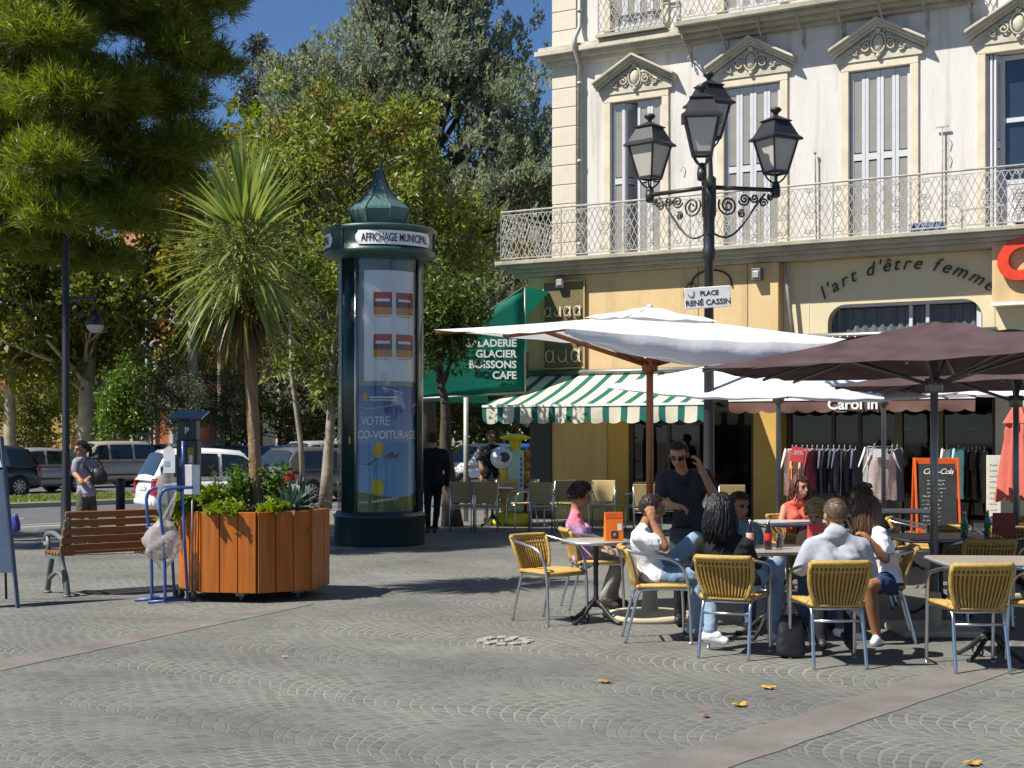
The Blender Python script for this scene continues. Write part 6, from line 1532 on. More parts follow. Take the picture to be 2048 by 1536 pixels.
m_brick = M('orange_brick', (.50, .17, .07), .9, var=.2, scale=8); m_pale = M('pale_quoin', (.62, .57, .50), .85, var=.1)
far_house('orange brick house with pale stone quoins glimpsed between the tree trunks', -25.6, -20.4, 92, 13.5, m_brick, m_pale, [(-.9, 5.1), (1.7, 5.1), (-.9, 9.2), (1.7, 9.2), (-.9, 1), (1.7, 1)], 'brick_house')
far_house('pale cream house far behind the parked cars', -17.5, -13.2, 96, 5.4, M('pale_render', (.62, .56, .42), .85), m_pale, [(0, 1.2)], 'pale_house')
far_house('low ochre house at the far left', -40, -31, 100, 5, M('ochre_far', (.5, .33, .14), .85), m_pale, [(-2, 1), (2, 1)], 'ochre_house')
c = P(294, 0, 64); s = MB(); s.tube([(c.x, 64, 0), (c.x, 64, 8.6)], [.09, .06], 8); tag(s.build('flag_pole', M('pale_blue_pole', (.35, .45, .5), .5)), 'thin pale blue pole rising before the orange brick house', 'pole')
# park railing behind the parked cars
fn_ = thing('park_railing', 'thin dark iron railing along the park behind the parked cars', 'railing', ST(0, 23.9))
s = MB()
for k in range(260):
    p = KD*(-18+k*.16); s.bar(p+Vector((0, 0, 0)), p+Vector((0, 0, 1.05)), .02)
s.build('bars', m_lamp, fn_); s = MB()
for z in (.12, 1.0): s.bar(KD*-18+Vector((0, 0, z)), KD*23.6+Vector((0, 0, z)), .03)
s.build('rail', m_lamp, fn_)
# ================================================================== cars
m_tyre = M('tyre_rubber', (.012, .012, .012), .7); m_alloy = M('alloy_rim', (.5, .5, .5), .35, metal=.8); m_cglass = M('car_glass', (.02, .03, .035), .04, spec=.9, var=.2, scale=1)
m_red = M('tail_lens', (.35, .008, .01), .15, coat=.5); m_lens = M('head_lens', (.6, .62, .62), .1, coat=.5); m_trimb = M('black_trim', (.02, .02, .02), .5); m_plate = M('number_plate', (.65, .65, .62), .5)
def paint(n, c, met=0.): return M('paint_'+n, c, .3, metal=met, var=.03, coat=.8)
KA = atan2(KD.y, KD.x)
def car(label, px, Y, toward, L, W, Hh, kind, mat, group='cars parked along the street', rot=0.):
    p = P(px, 0, Y); t = thing('parked_car', label, 'car', (p.x, Y, -.121), (KA if toward > 0 else KA+pi)+radians(rot), group)
    hl, hw = L/2, W/2; r = .31; belt = {'sedan': .88, 'hatch': .88, 'mpv': .95, 'van': 1.0}[kind]
    xr0, xr1, xf1, xf0 = {'sedan': (-.36, -.20, .06, .22), 'hatch': (-.495, -.405, .05, .25), 'mpv': (-.495, -.40, .10, .31), 'van': (-.495, -.46, .16, .34)}[kind]
    xr0 *= L; xr1 *= L; xf1 *= L; xf0 *= L; boot = belt-.02 if kind == 'sedan' else belt-.02
    # lower body: rounded sections along the length
    st = [(-hl, .34, .58, .82), (-hl+.03, .26, .74, .90), (-hl+.12, .2, boot, .955), (xr0 if kind == 'sedan' else -hl+.3, .19, belt, .985), (-.15*L, .18, belt+.01, 1.), (.12*L, .18, belt-.01, 1.), (xf0, .18, belt-.04, .985), (.36*L, .19, belt-.11, .96), (hl-.22, .2, belt-.2, .9), (hl-.06, .25, belt-.33, .8), (hl, .33, .47, .68)]
    s = MB(); rings = []
    for x, zb, zt, w in st:
        w *= hw; zm = zb+(zt-zb)*.55
        rings.append([Vector((x, y, z)) for y, z in ((-w*.86, zb), (-w*.97, zb+.1*(zt-zb)), (-w, zm), (-w*.96, zt-.12*(zt-zb)), (-w*.86, zt), (0, zt+.025), (w*.86, zt), (w*.96, zt-.12*(zt-zb)), (w, zm), (w*.97, zb+.1*(zt-zb)), (w*.86, zb))])
    s.loft(rings); s.build('body', mat, t, sub=1)
    wb, wr = hw*.90, hw*.70
    def top(x):
        if x < xr1: return belt+(Hh-.03-belt)*max(0, (x-xr0)/(xr1-xr0))
        if x > xf1: return belt-.03+(Hh-.03-belt+.03)*max(0, (xf0-x)/(xf0-xf1))
        u = (x-xr1)/(xf1-xr1); return Hh-.03+(.06 if kind == 'hatch' else .03)*sin(pi*min(1, max(0, u*.9+.08)))
    def side(x, q, sg, off=0.): z0 = belt-.03; return Vector((x, sg*(wb+(wr-wb)*q+off), z0+(top(x)-z0)*q))
    s = MB(); rings = []
    for x in [xr0, xr0+(xr1-xr0)*.5, xr1-.02*L, xr1+.03*L]+[xr1+(xf1-xr1)*k/4 for k in (1, 2, 3)]+[xf1, xf1+(xf0-xf1)*.5, xf0]:
        q9 = [side(x, 0, -1), side(x, .5, -1), side(x, .9, -1), side(x, 1, -1)+Vector((0, .10, .012)), Vector((x, 0, top(x)+.03)), side(x, 1, 1)+Vector((0, -.10, .012)), side(x, .9, 1), side(x, .5, 1), side(x, 0, 1)]
        rings.append(q9)
    s.loft(rings, caps=True); s.build('roof', mat, t)
    for sg in (-1, 1):
        segs = {'sedan': ((xr1-.06*L, -.08*L), (-.06*L, xf1+.07*L)), 'hatch': ((xr1-.04*L, -.10*L), (-.08*L, xf1+.08*L)), 'mpv': ((xr1-.03*L, -.22*L), (-.20*L, .0), (.02*L, xf1+.09*L)), 'van': ((xr1, -.2*L), (-.18*L, .02*L), (.04*L, xf1+.08*L))}[kind]
        for a, b in segs:
            s = MB(); s.grid([[side(a+(b-a)*i/6, q, sg, .008) for i in range(7)] for q in (.12, .5, .86)], closed=False); s.build('window', m_cglass, t)
    for nm, xa, xb in (('windscreen', xf0, xf1), ('rear_window', xr0, xr1)):
        s = MB(); n = Vector((1 if nm == 'windscreen' else -1, 0, .6)).normalized()*.012
        s.grid([[Vector((xa+(xb-xa)*q, y*(wb+(wr-wb)*q)*.88, 0))+Vector((0, 0, belt-.03+(Hh-belt)*q+.012+.034*(1-y*y)))+n for y in np.linspace(-1, 1, 7)] for q in (.14, .5, .9)], closed=False); s.build(nm, m_cglass, t)
    for sg in (-1, 1):
        for x in (-.305*L, .315*L):
            s = MB(); s.lathe([(0, .0), (r*1.13, 0), (r*1.13, .02), (0, .02)], 22); a_ = s.build('wheel_arch', m_trimb, t); a_.location = (x, sg*(hw-.008), r+.01); a_.rotation_euler = (-sg*pi/2, 0, 0)
            s = MB(); s.lathe([(.19, -.16), (r-.02, -.16), (r, -.13), (r, .0), (r-.02, .03), (.20, .03)], 24); w_ = s.build('wheel', m_tyre, t); w_.location = (x, sg*(hw-.005), r); w_.rotation_euler = (-sg*pi/2, 0, 0)
            s = MB(); s.lathe([(.205, .01), (.205, .028), (.19, .028), (.18, .0), (.05, .0), (.045, .025), (0, .025)], 20)
            for k in range(9): a = 2*pi*k/9; s.bar((.04*cos(a), .04*sin(a), .018), (.19*cos(a), .19*sin(a), .018), .035, .018)
            s.build('rim', m_alloy, w_)
        s = MB(); s.prism([(-hl+.0, sg*hw*.72, .56), (-hl+.05, sg*hw*.89, .54), (-hl+.24, sg*hw*.985, .64), (-hl+.20, sg*hw*.965, .90), (-hl+.03, sg*hw*.80, .90)], (-.02, sg*.016, 0)); s.build('tail_light', m_red, t)
        s = MB(); s.prism([(hl-.03, sg*hw*.52, .56), (hl-.20, sg*hw*.90, .62), (hl-.42, sg*hw*.95, .72), (hl-.16, sg*hw*.66, .70)], (.02, sg*.012, .01)); s.build('headlight', m_lens, t)
        s = MB(); s.ell((xf0-.12*L, sg*(hw+.09), belt+.07), (.06, .09, .07), n=10); s.build('mirror', mat, t)
        for x in (-.06*L, -.24*L): s = MB(); s.box((x, sg*(hw*.975), belt-.13), (.18, .03, .03)); s.build('door_handle', mat, t, bevel=.008)
        s = MB(); s.box((0, sg*(hw*1.0), .46), (L*.46, .02, .05)); s.build('side_strip', m_trimb, t)
    s = MB(); s.box((-hl-.012, 0, .70 if kind != 'sedan' else .62), (.014, .5, .11), Matrix.Rotation(radians(-6), 3, 'Y')); s.build('number_plate', m_plate, t)
    s = MB(); s.box((-hl+.03, 0, .38), (.10, W*.8, .12)); s.build('bumper', m_trimb if kind == 'van' else mat, t, bevel=.03)
    s = MB(); s.box((hl-.015, 0, .40), (.05, W*.5, .12)); s.build('grille', m_trimb, t, bevel=.02)
    return t
car('small round white hatchback parked nearest, behind the hand truck and planter', 450, 31.9, 1, 3.72, 1.66, 1.50, 'hatch', paint('white', (.72, .72, .72)), rot=-17)
car('dark grey saloon car at the far left, seen from the side', 52, 46, -1, 4.5, 1.75, 1.44, 'sedan', paint('grey', (.30, .31, .32), .3))
car('beige metallic people carrier behind the walking woman', 200, 51.3, -1, 4.4, 1.8, 1.64, 'mpv', paint('beige', (.46, .41, .33), .3))
car('silver grey hatchback between the beige people carrier and the parking meter', 338, 53.5, -1, 4.1, 1.72, 1.54, 'mpv', paint('silver', (.38, .39, .41), .5))
car('dark blue estate car showing its roof left of the palm trunk', 452, 55, -1, 4.5, 1.75, 1.46, 'mpv', paint('navy', (.015, .03, .09)))
car('blue hatchback showing its roof right of the palm trunk', 545, 56.5, -1, 4.2, 1.72, 1.46, 'mpv', paint('blue', (.02, .05, .16)))
car('silver people carrier facing left behind the planter', 620, 48.5, -1, 4.3, 1.78, 1.66, 'mpv', paint('pale_silver', (.48, .49, .50), .4))
car('dark grey hatchback with red tail lights just left of the column', 652, 40.5, 1, 4.0, 1.7, 1.48, 'hatch', paint('charcoal', (.14, .145, .15), .4))
car('dark teal car half hidden by the left sign board', -70, 42.5, -1, 4.2, 1.72, 1.5, 'hatch', paint('teal', (.02, .035, .045), .3))
car('white car far behind the tree by the green awning', 945, 47, -1, 4.2, 1.75, 1.55, 'hatch', paint('white', (.72, .72, .72)))
car('bright blue car far behind the standing man under the green awning', 1015, 54, -1, 4.2, 1.75, 1.5, 'hatch', paint('bright_blue', (.02, .10, .32)))
# ================================================================== people
def skinmat(n, c): return M('skin_'+n, c, .55, var=.08, scale=14, spec=.35)
def cloth(n, c, b=.6): return M('cloth_'+n, c, .85, var=.10, scale=10, bump=b, bscale=16, spec=.2)
def hairmat(n, c): return M('hair_'+n, c, .45, var=.35, scale=30, bump=.5, bscale=70, stretch=(1, 1, .25))
class Body:
    def __init__(s): s.p = []
    def cap(s, a, b, ra, rb, tag): s.p.append(('c', Vector(a), Vector(b), ra, rb, tag))
    def ell(s, c, r, q, tag): s.p.append(('e', Vector(c), Vector(r), q, 0, tag))
    def chain(s, pts, rs, tag):
        for i in range(len(pts)-1): s.cap(pts[i], pts[i+1], rs[i], rs[i+1], tag)
    def mesh(s, name, parent, mats, voxel=.0085, smooth=3, name_loose=1.):
        mb = MB()
        for k in s.p:
            if k[0] == 'c':
                a, b, ra, rb = k[1:5]; d = (b-a); L = d.length; d = d/L if L > 1e-6 else Vector((0, 0, 1))
                pts = [a-d*ra, a-d*ra*.87, a-d*ra*.5, a, a.lerp(b, .5), b, b+d*rb*.5, b+d*rb*.87, b+d*rb]
                mb.tube(pts, [ra*.06, ra*.5, ra*.87, ra, (ra+rb)/2, rb, rb*.87, rb*.5, rb*.06], 12)
            else: mb.ell(k[1], k[2], k[3], 14)
        o = mb.build(name, [])
        md = o.modifiers.new('merge', 'REMESH'); md.mode = 'VOXEL'; md.voxel_size = voxel; md.use_smooth_shade = True
        sm = o.modifiers.new('soft', 'SMOOTH'); sm.factor = .5; sm.iterations = smooth
        dg = bpy.context.evaluated_depsgraph_get(); dg.update()
        me = bpy.data.meshes.new_from_object(o.evaluated_get(dg)); old = o.data; bpy.data.objects.remove(o); bpy.data.meshes.remove(old)
        n = len(me.polygons); C_ = np.empty(n*3, dtype=np.float32); me.polygons.foreach_get('center', C_); C_ = C_.reshape(-1, 3)
        tags = list(mats.keys()); best = np.full(n, 1e9); idx = np.zeros(n, dtype=np.int32)
        for k in s.p:
            if k[0] == 'c':
                a, b = np.array(k[1]), np.array(k[2]); ab = b-a; t = np.clip(((C_-a)@ab)/(ab@ab+1e-9), 0, 1); d = np.linalg.norm(C_-a-t[:, None]*ab, axis=1)-(k[3]+(k[4]-k[3])*t)
            else:
                q = np.array(k[3].transposed()) if k[3] is not None else np.eye(3); r = np.array(k[2]); l = (C_-np.array(k[1]))@q.T; d = (np.linalg.norm(l/r, axis=1)-1)*r.min()
            w = d < best; best[w] = d[w]; idx[w] = tags.index(k[5])
        lp = np.empty(len(me.loops), dtype=np.int32); me.loops.foreach_get('vertex_index', lp); ls_ = np.empty(n, dtype=np.int32); me.polygons.foreach_get('loop_total', ls_)
        fv = np.repeat(idx, ls_); soft = np.ones(len(me.vertices), dtype=bool); ok = np.isin(fv, [tags.index('top'), tags.index('legs')]); soft[lp[~ok]] = False
        E_ = np.empty(len(me.edges)*2, dtype=np.int32); me.edges.foreach_get('vertices', E_); E_ = E_.reshape(-1, 2); V_ = np.empty(len(me.vertices)*3, dtype=np.float32); me.vertices.foreach_get('co', V_); V_ = V_.reshape(-1, 3).astype(np.float64)
        cnt = np.bincount(E_.ravel(), minlength=len(V_))[:, None]+1e-9
        for it in range(26 if name_loose < 1.15 else 80):
            acc = np.stack([np.bincount(E_[:, 0], V_[E_[:, 1], c], len(V_))+np.bincount(E_[:, 1], V_[E_[:, 0], c], len(V_)) for c in range(3)], 1)/cnt
            V_[soft] = V_[soft]*.4+acc[soft]*.6
        # folds: shallow creases running across the cloth
        nrm = np.empty(len(V_)*3, dtype=np.float32); me.vertices.foreach_get('normal', nrm); nrm = nrm.reshape(-1, 3)
        w1 = np.sin(V_[:, 0]*9+V_[:, 2]*7)*1.6; fo = np.sin(V_[:, 0]*62+V_[:, 1]*40+V_[:, 2]*30+w1*2)*np.clip(np.sin(V_[:, 2]*11-V_[:, 0]*13+w1), 0, 1)+.8*np.sin(V_[:, 2]*70-V_[:, 0]*28+w1*2.5)*np.clip(np.sin(V_[:, 0]*12+V_[:, 2]*14+2), 0, 1); V_[soft] += (nrm*(fo*.0042)[:, None])[soft]
        me.vertices.foreach_set('co', V_.astype(np.float32).ravel())
        me.materials.clear()
        for t in tags: me.materials.append(mats[t])
        me.polygons.foreach_set('material_index', idx); me.polygons.foreach_set('use_smooth', np.ones(n, dtype=bool)); me.update()
        ob = bpy.data.objects.new(name, me); COL.objects.link(ob); ob.parent = parent; return ob
def basis(f, up=(0, 0, 1)):
    f = Vector(f).normalized(); sd = f.cross(Vector(up)).normalized(); u = sd.cross(f); return f, sd, u      # forward, right, up
def hand(B, w, d, nrm, curl=.5, flip=1, sc=1.):
    d = Vector(d).normalized(); nrm = Vector(nrm); nrm = (nrm-d*nrm.dot(d)).normalized(); sd = d.cross(nrm)*flip; q = Matrix((sd, d, nrm)).transposed()
    w = Vector(w); B.ell(w+d*.045*sc, (.041*sc, .055*sc, .019*sc), q, 'skin'); B.cap(w-d*.02, w+d*.03, .026*sc, .027*sc, 'skin')
    for i, L in enumerate((.066, .075, .070, .055)):
        p = w+d*(.088-.006*abs(i-1))*sc+sd*(-.031+.0205*i)*sc; a = curl*(.55+.1*i); e = d+sd*(-.12+.08*i); pts = [p-d*.02]
        for sgm in (.45, .32, .23):
            dd = (e*cos(a)+nrm*sin(a)).normalized(); p = p+dd*L*sgm*sc; pts.append(Vector(p)); a += curl*.85
        B.chain(pts, [.0098*sc, .0095*sc, .0088*sc, .0075*sc], 'skin')
    p = w+d*.02*sc-sd*.03*sc; dd = (d*.75-sd*.65+nrm*.35).normalized(); p1 = p+dd*.042*sc; p2 = p1+(dd+nrm*.4+sd*.25).normalized()*.032*sc; B.chain([p, p1, p2], [.0125*sc, .0108*sc, .009*sc], 'skin')
def head(B, hc, f, sc=1., glasses=False):
    f, sd, u = basis(f); q = Matrix((sd, f, u)).transposed(); at = lambda x, y, z: hc+(sd*x+f*y+u*z)*sc; R_ = lambda *r: tuple(k*sc for k in r)
    B.ell(at(0, -.008, .022), R_(.077, .098, .095), q, 'skin'); B.ell(at(0, .028, -.045), R_(.060, .066, .070), q, 'skin'); B.ell(at(0, .05, -.088), R_(.032, .032, .026), q, 'skin')
    B.cap(at(0, .090, .012), at(0, .112, -.026), .010*sc, .015*sc, 'skin'); B.ell(at(0, .078, .034), R_(.055, .016, .012), q, 'skin')
    for x in (-1, 1):
        B.ell(at(x*.079, -.012, -.012), R_(.012, .026, .034), q, 'skin'); B.ell(at(x*.031, .083, .010), R_(.015, .010, .009), q, 'eye'); B.ell(at(x*.036, .055, -.03), R_(.025, .025, .025), q, 'skin'); B.ell(at(x*.032, .090, .030), R_(.022, .008, .006), q, 'brow')
    B.ell(at(0, .091, -.058), R_(.026, .010, .011), q, 'lip')
    return at, q
def hair_cap(root, hc, f, mat, sc=1., front=32, side=-8, back=-42, off=.014, rough=.006, seed=1, tuftl=.022):
    f, sd, u = basis(f); s = MB(); rows = []; na, nr = 40, 12; rg = random.Random(seed)
    for j in range(nr+2):
        row = []
        for i in range(na):
            az = 2*pi*i/na; c = cos(az); w_ = max(0, min(1, (c-.05)/.5)); w_ = w_*w_*(3-2*w_); k = side+(front-side)*w_ if c > 0 else side+(back-side)*abs(c)**.7
            k += 5*noise.noise(Vector((cos(az)*4, sin(az)*4, seed))) + 3*sin(az*13+seed); hl = radians(k); t = min(1, j/nr); el = pi/2-(pi/2-hl)*t; o = off*(1-.15*t)+rough*(noise.noise(Vector((cos(az)*3, sin(az)*3, el*3+seed*7)))+.6*noise.noise(Vector((cos(az)*9, sin(az)*9, el*7+seed))))
            if j > nr: o = -.02
            d = sd*sin(az)*cos(el)*(.078+o)+f*cos(az)*cos(el)*(.099+o)+u*sin(el)*(.096+o); row.append(hc+(d+f*-.008+u*.022)*sc)
        rows.append(row)
    s.grid(rows, closed=True)
    for k in range(1000):          # short loose ends that break the outline
        i = rg.randrange(na); j = 1+int((nr-1)*rg.random()**.6); p = rows[j][i]; o = (p-hc).normalized(); t_ = (Vector((rg.gauss(0, 1), rg.gauss(0, 1), rg.gauss(0, 1)))*.6+Vector((0, 0, -.7))); t_ = (t_-o*t_.dot(o)).normalized(); L = tuftl*rg.uniform(.5, 1.3)
        s.tube([p-o*.004, p+o*(.003+.1*L)+t_*L*.5, p+o*.12*L+t_*L], [.0021*sc, .002*sc, .0008], 3)
    return s
def strands(s, hc, f, n, L, sc=1., seed=1, spread=.02, part=70, az0=60, wave=.01, fall=(0, 0, -1), r=.010):
    f, sd, u = basis(f); rg = random.Random(seed); fall = Vector(fall)
    for k in range(n):
        az = radians(rg.uniform(az0, 360-az0)); el = radians(rg.uniform(-30, part)); o = .016+rg.uniform(0, .012)
        d = sd*sin(az)*cos(el)*(.078+o)+f*cos(az)*cos(el)*(.099+o)+u*sin(el)*(.096+o); p = hc+(d+f*-.008+u*.022)*sc; out = Vector((d.x, d.y, 0)).normalized()
        top_ = hc+(u*.125-f*.01)*sc; mid = p*1; m = 7; ll = L*rg.uniform(.75, 1.05); pts = [top_.lerp(p, .25)+out*.0+u*.01, top_.lerp(p, .7)+u*.018+out*.008, p]
        ph = rg.uniform(0, 6)
        for i in range(1, m): t = i/m; pts.append(p+fall*(ll*t)+out*(spread*sin(pi*t*.6)-.02*t*0)+Vector((sin(ph+t*7), cos(ph+t*6), 0))*wave*t)
        s.tube(pts, [r*sc*.7, r*sc, r*sc]+[r*sc*(1-.7*i/m) for i in range(1, m)], 4)
def figure(label, px0, Y0, S, sc=1., group=None):
    X0 = (px0-CX)/F*Y0; root = thing('person', label, 'person', (X0, Y0, 0), 0, group); base = Vector((X0, Y0, 0))
    J = lambda k: (P(k[0], k[1], Y0+(k[2] if len(k) > 2 else 0))-base)
    B = Body(); g = {k: J(v) for k, v in S['j'].items()}
    bf = Vector(S['bf']).normalized(); bs = bf.cross(Vector((0, 0, 1))).normalized()
    hc = g['head']; f = Vector(S['hf']).normalized()
    at, q = head(B, hc, f, sc)
    loose = S.get('loose', 1.); T = 'top'
    nk = g['neck']; pel = g['pelvis']; sa, sb = g['sa'], g['sb']; ch = (sa+sb)*.5*.72+pel*.28; ax = (sb-sa).normalized()
    B.cap(nk-Vector((0, 0, .03)), at(0, -.015, -.055), .053*sc, .050*sc, 'skin')
    B.cap(sa.lerp(nk, .12), nk-Vector((0, 0, .025)), .052*sc*loose, .058*sc, T); B.cap(sb.lerp(nk, .12), nk-Vector((0, 0, .025)), .052*sc*loose, .058*sc, T)
    cw = (sb-sa).length*.26; hb = basis(bf)[1]*.075*sc; bk = bf*.0
    c1 = ch+bf*.0; wst = pel.lerp(ch, .42)
    for sg in (-1, 1):
        B.cap(sa.lerp(sb, .5+sg*.26)-Vector((0, 0, .045*sc)), ch+ax*sg*cw*.80, .083*sc*loose, .098*sc*loose, T); B.cap(ch+ax*sg*cw*.80, wst+hb*sg*.78, .098*sc*loose, .088*sc*loose, T)
        B.cap(wst+hb*sg*.78, pel+hb*sg, .088*sc*loose, .108*sc*loose, T)
    B.cap(pel-hb-Vector((0, 0, .015)), pel+hb-Vector((0, 0, .015)), .108*sc, .108*sc, 'legs')
    if S.get('bust'):
        for sg in (-1, 1): B.ell(ch+ax*sg*.075*sc+bf*.085*sc+Vector((0, 0, .02)), (.06*sc, .06*sc, .062*sc), None, T)
    for sd_, sh in (('a', sa), ('b', sb)):
        el, wr = g['e'+sd_], g['w'+sd_]; slv = S.get('sleeve', 'short')
        B.chain([sh, el], [.050*sc, .040*sc], 'skin'); B.chain([el, el.lerp(wr, .35), wr], [.041*sc, .040*sc, .027*sc], 'skin')
        if slv == 'short': B.chain([sh, sh.lerp(el, .62)], [.062*sc*loose, .063*sc*loose], T)
        elif slv == 'long': B.chain([sh, el, wr], [.064*sc*loose, .054*sc*loose, .042*sc*loose], T)
        elif slv == 'cap': B.chain([sh, sh.lerp(el, .25)], [.058*sc, .056*sc], T)
        hd_ = S.get('h'+sd_); d = Vector(hd_[0]) if hd_ else (wr-el); hand(B, wr, d, hd_[1] if hd_ else (0, 0, -1), hd_[2] if hd_ else .6, hd_[3] if hd_ and len(hd_) > 3 else 1, sc)
    for sd_, sg in (('a', -1), ('b', 1)):
        h_ = g.get('h'+sd_, pel+basis(bf)[1]*.09*sg*sc-Vector((0, 0, .02)))
        kn = g.get('k'+sd_); an = g.get('n'+sd_)
        if kn is None: kn = h_+bf*.42*sc+basis(bf)[1]*.03*sg; kn.z = h_.z-.02
        if an is None: an = kn+bf*.02; an.z = .09
        to = g.get('t'+sd_, an+bf*.15*sc); to.z = max(to.z, .035) if sd_+'up' not in S else to.z
        lg = S.get('legcut', 'long')
        if lg == 'long': B.chain([h_, kn, kn.lerp(an, .35), an-(an-kn).normalized()*.02], [.092*sc, .070*sc, .066*sc, .055*sc], 'legs'); B.cap(kn.lerp(an, .85), an, .042*sc, .036*sc, 'skin')
        else: B.chain([h_, h_.lerp(kn, .55)], [.096*sc, .084*sc], 'legs'); B.chain([h_, kn, kn.lerp(an, .35), an], [.080*sc, .056*sc, .056*sc, .034*sc], 'skin')
        heel = an-(to-an).normalized()*.045*sc; heel.z = an.z-.045; B.cap(heel, to, .040*sc, .034*sc, 'shoe'); B.cap(an-Vector((0, 0, .035)), an.lerp(to, .5), .044*sc, .038*sc, 'shoe'); B.cap(heel-Vector((0, 0, .012)), to-Vector((0, 0, .008)), .032*sc, .030*sc, 'sole')
    for k in S.get('extra', ()): k(B, g)
    mats = {'skin': S['skin'], 'eye': m_eye, 'brow': S['hair'], 'lip': S.get('lip', m_lip), 'top': S['top'], 'legs': S['legs'], 'shoe': S.get('shoe', m_shoe), 'sole': S.get('sole', m_sole)}
    B.mesh('body', root, mats, S.get('voxel', .0085), name_loose=loose)
    hs = hair_cap(root, hc, f, S['hair'], sc, **S.get('cap', {}))
    if 'strands' in S: strands(hs, hc, f, sc=sc, **S['strands'])
    if 'curls' in S:
        rg = random.Random(5); ff, sd2, u = basis(f)
        for k in range(S['curls']):
            a = rg.uniform(0, 2*pi); e = rg.uniform(-.5, 1.5); 
            if cos(a) > .45 and e < .45: continue
            d = (sd2*sin(a)*cos(e)*.095+ff*(cos(a)*cos(e)*.115-.01)+u*(sin(e)*.11+.022))*sc; hs.tube(spiral(hc+d, .022, .012, rg.uniform(0, 6), 1.3, (1, 0, 0), (0, rg.choice((0, 1)), 1), 9), .0085, 4)
    if 'bun' in S:
        ff, sd2, u = basis(f); bc = hc+(u*.11-ff*.05)*sc; hs.ell(bc, (.055, .055, .045), None, 10)
        rg = random.Random(2)
        for k in range(26): a = rg.uniform(0, 6.3); hs.tube(bez(bc, bc+Vector((cos(a), sin(a), .6))*.05, bc+Vector((cos(a), sin(a), .5))*.08, bc+Vector((cos(a), sin(a), -.2))*.085, 5), .006, 4)
    if 'tail' in S:
        ff, sd2, u = basis(f); b0_ = hc-ff*.10*sc+u*.03
        for k in range(14): o = Vector((R.uniform(-1, 1), R.uniform(-1, 1), 0))*.018; hs.tube(bez(b0_+o*.3, b0_-ff*.07+o, b0_-ff*.07+Vector((0, 0, -.15))+o*1.5, b0_-ff*.03+Vector((0, 0, -.30))+o, 6), .011, 4)
    hs.build('hair', S['hair'], root)
    return root, g, at, B
m_eye = M('eye_dark', (.03, .025, .02), .2); m_lip = M('lips', (.36, .13, .10), .5); m_shoe = M('shoe_black', (.02, .02, .02), .5); m_sole = M('sole_dark', (.04, .04, .04), .8); m_shw = M('shoe_white', (.72, .72, .72), .5, var=.05)
sk_l, sk_m, sk_d = skinmat('light', (.50, .29, .19)), skinmat('tan', (.36, .18, .095)), skinmat('brown', (.30, .14, .07))
h_blk, h_dk, h_br, h_lb, h_bl, h_rd = hairmat('black', (.008, .008, .010)), hairmat('dark', (.022, .014, .010)), hairmat('brown', (.115, .062, .03)), hairmat('short_brown', (.12, .075, .045)), hairmat('blonde', (.48, .32, .12)), hairmat('auburn', (.09, .03, .02))
jean = cloth('pale_denim', (.20, .28, .38), .8); jeand = cloth('denim', (.08, .13, .22), .8); blackc = cloth('black', (.016, .016, .018)); charc = cloth('charcoal', (.032, .032, .036)); whitec = cloth('white', (.78, .78, .80)); greyj = cloth('pale_grey', (.36, .37, .41), .4); navyc = cloth('navy', (.03, .05, .11)); coralc = cloth('coral', (.62, .11, .07)); lilac = cloth('lilac_white_shaded', (.27, .25, .31)); olivec = cloth('olive_grey', (.075, .075, .055)); greyt = cloth('grey_trouser', (.17, .16, .155)); beiget = cloth('putty_trouser', (.24, .22, .19)); tealc = cloth('dull_teal', (.16, .27, .27)); peach = cloth('peach', (.65, .36, .22)); suit = cloth('dark_suit', (.012, .014, .018))  # walking woman's lilac top is darkened to stand for tree shade on her
# pink top with a lilac lower half
m_pink, n_, l_, b_ = nt('cloth_pink_lilac'); tc = N(n_, 'TexCoord'); sp = N(n_, 'SeparateXYZ'); l_.new(tc.outputs['Object'], sp.inputs[0]); nz = N(n_, 'TexNoise'); nz.inputs['Scale'].default_value = 14; l_.new(tc.outputs['Object'], nz.inputs['Vector'])
ma = N(n_, 'Math', operation='MULTIPLY_ADD'); ma.inputs[1].default_value = .12; l_.new(nz.outputs[0], ma.inputs[0]); l_.new(sp.outputs[2], ma.inputs[2]); mr = N(n_, 'MapRange'); mr.inputs[1].default_value = .84; mr.inputs[2].default_value = .93; l_.new(ma.outputs[0], mr.inputs[0])
l_.new(mix(n_, l_, mr.outputs[0], (.52, .30, .52), (.72, .16, .22)), b_.inputs['Base Color']); b_.inputs['Roughness'].default_value = .85; bp = N(n_, 'Bump'); bp.inputs['Strength'].default_value = .6; bp.inputs['Distance'].default_value = .02; l_.new(nz.outputs[0], bp.inputs['Height']); l_.new(bp.outputs[0], b_.inputs['Normal'])

# the waiter
W, g, at, B = figure('waiter standing in a black tee shirt and apron, head bowed, one hand to his sunglasses', 1364, 12.5, dict(bf=(-.25, -1, 0), hf=(-.22, -.85, -.52), sleeve='short', top=charc, legs=blackc, skin=sk_m, hair=h_dk, voxel=.0075, loose=1.06,
    j=dict(head=(1357, 908, -.10), neck=(1366, 944, .0), sa=(1325, 953, .02), sb=(1411, 950, .06), pelvis=(1384, 1062, .06), ea=(1321, 1004, -.02), wa=(1350, 1012, -.26), eb=(1430, 994, -.10), wb=(1402, 938, -.17), ha=(1366, 1066, .03), hb=(1402, 1066, .08), ka=(1362, 1160, -.02), na=(1360, 1236, .04), kb=(1405, 1160, .05), nb=(1410, 1236, .10)),
    ha=((.75, -.35, -.12), (.1, -.3, -.9), .75, 1), hb=((-.28, .10, .95), (-.9, .3, -.1), .75, -1), cap=dict(front=38, side=-14, back=-38, off=.007, rough=.002, tuftl=.012)))
s = MB(); f = Vector((-.22, -.85, -.52)).normalized()
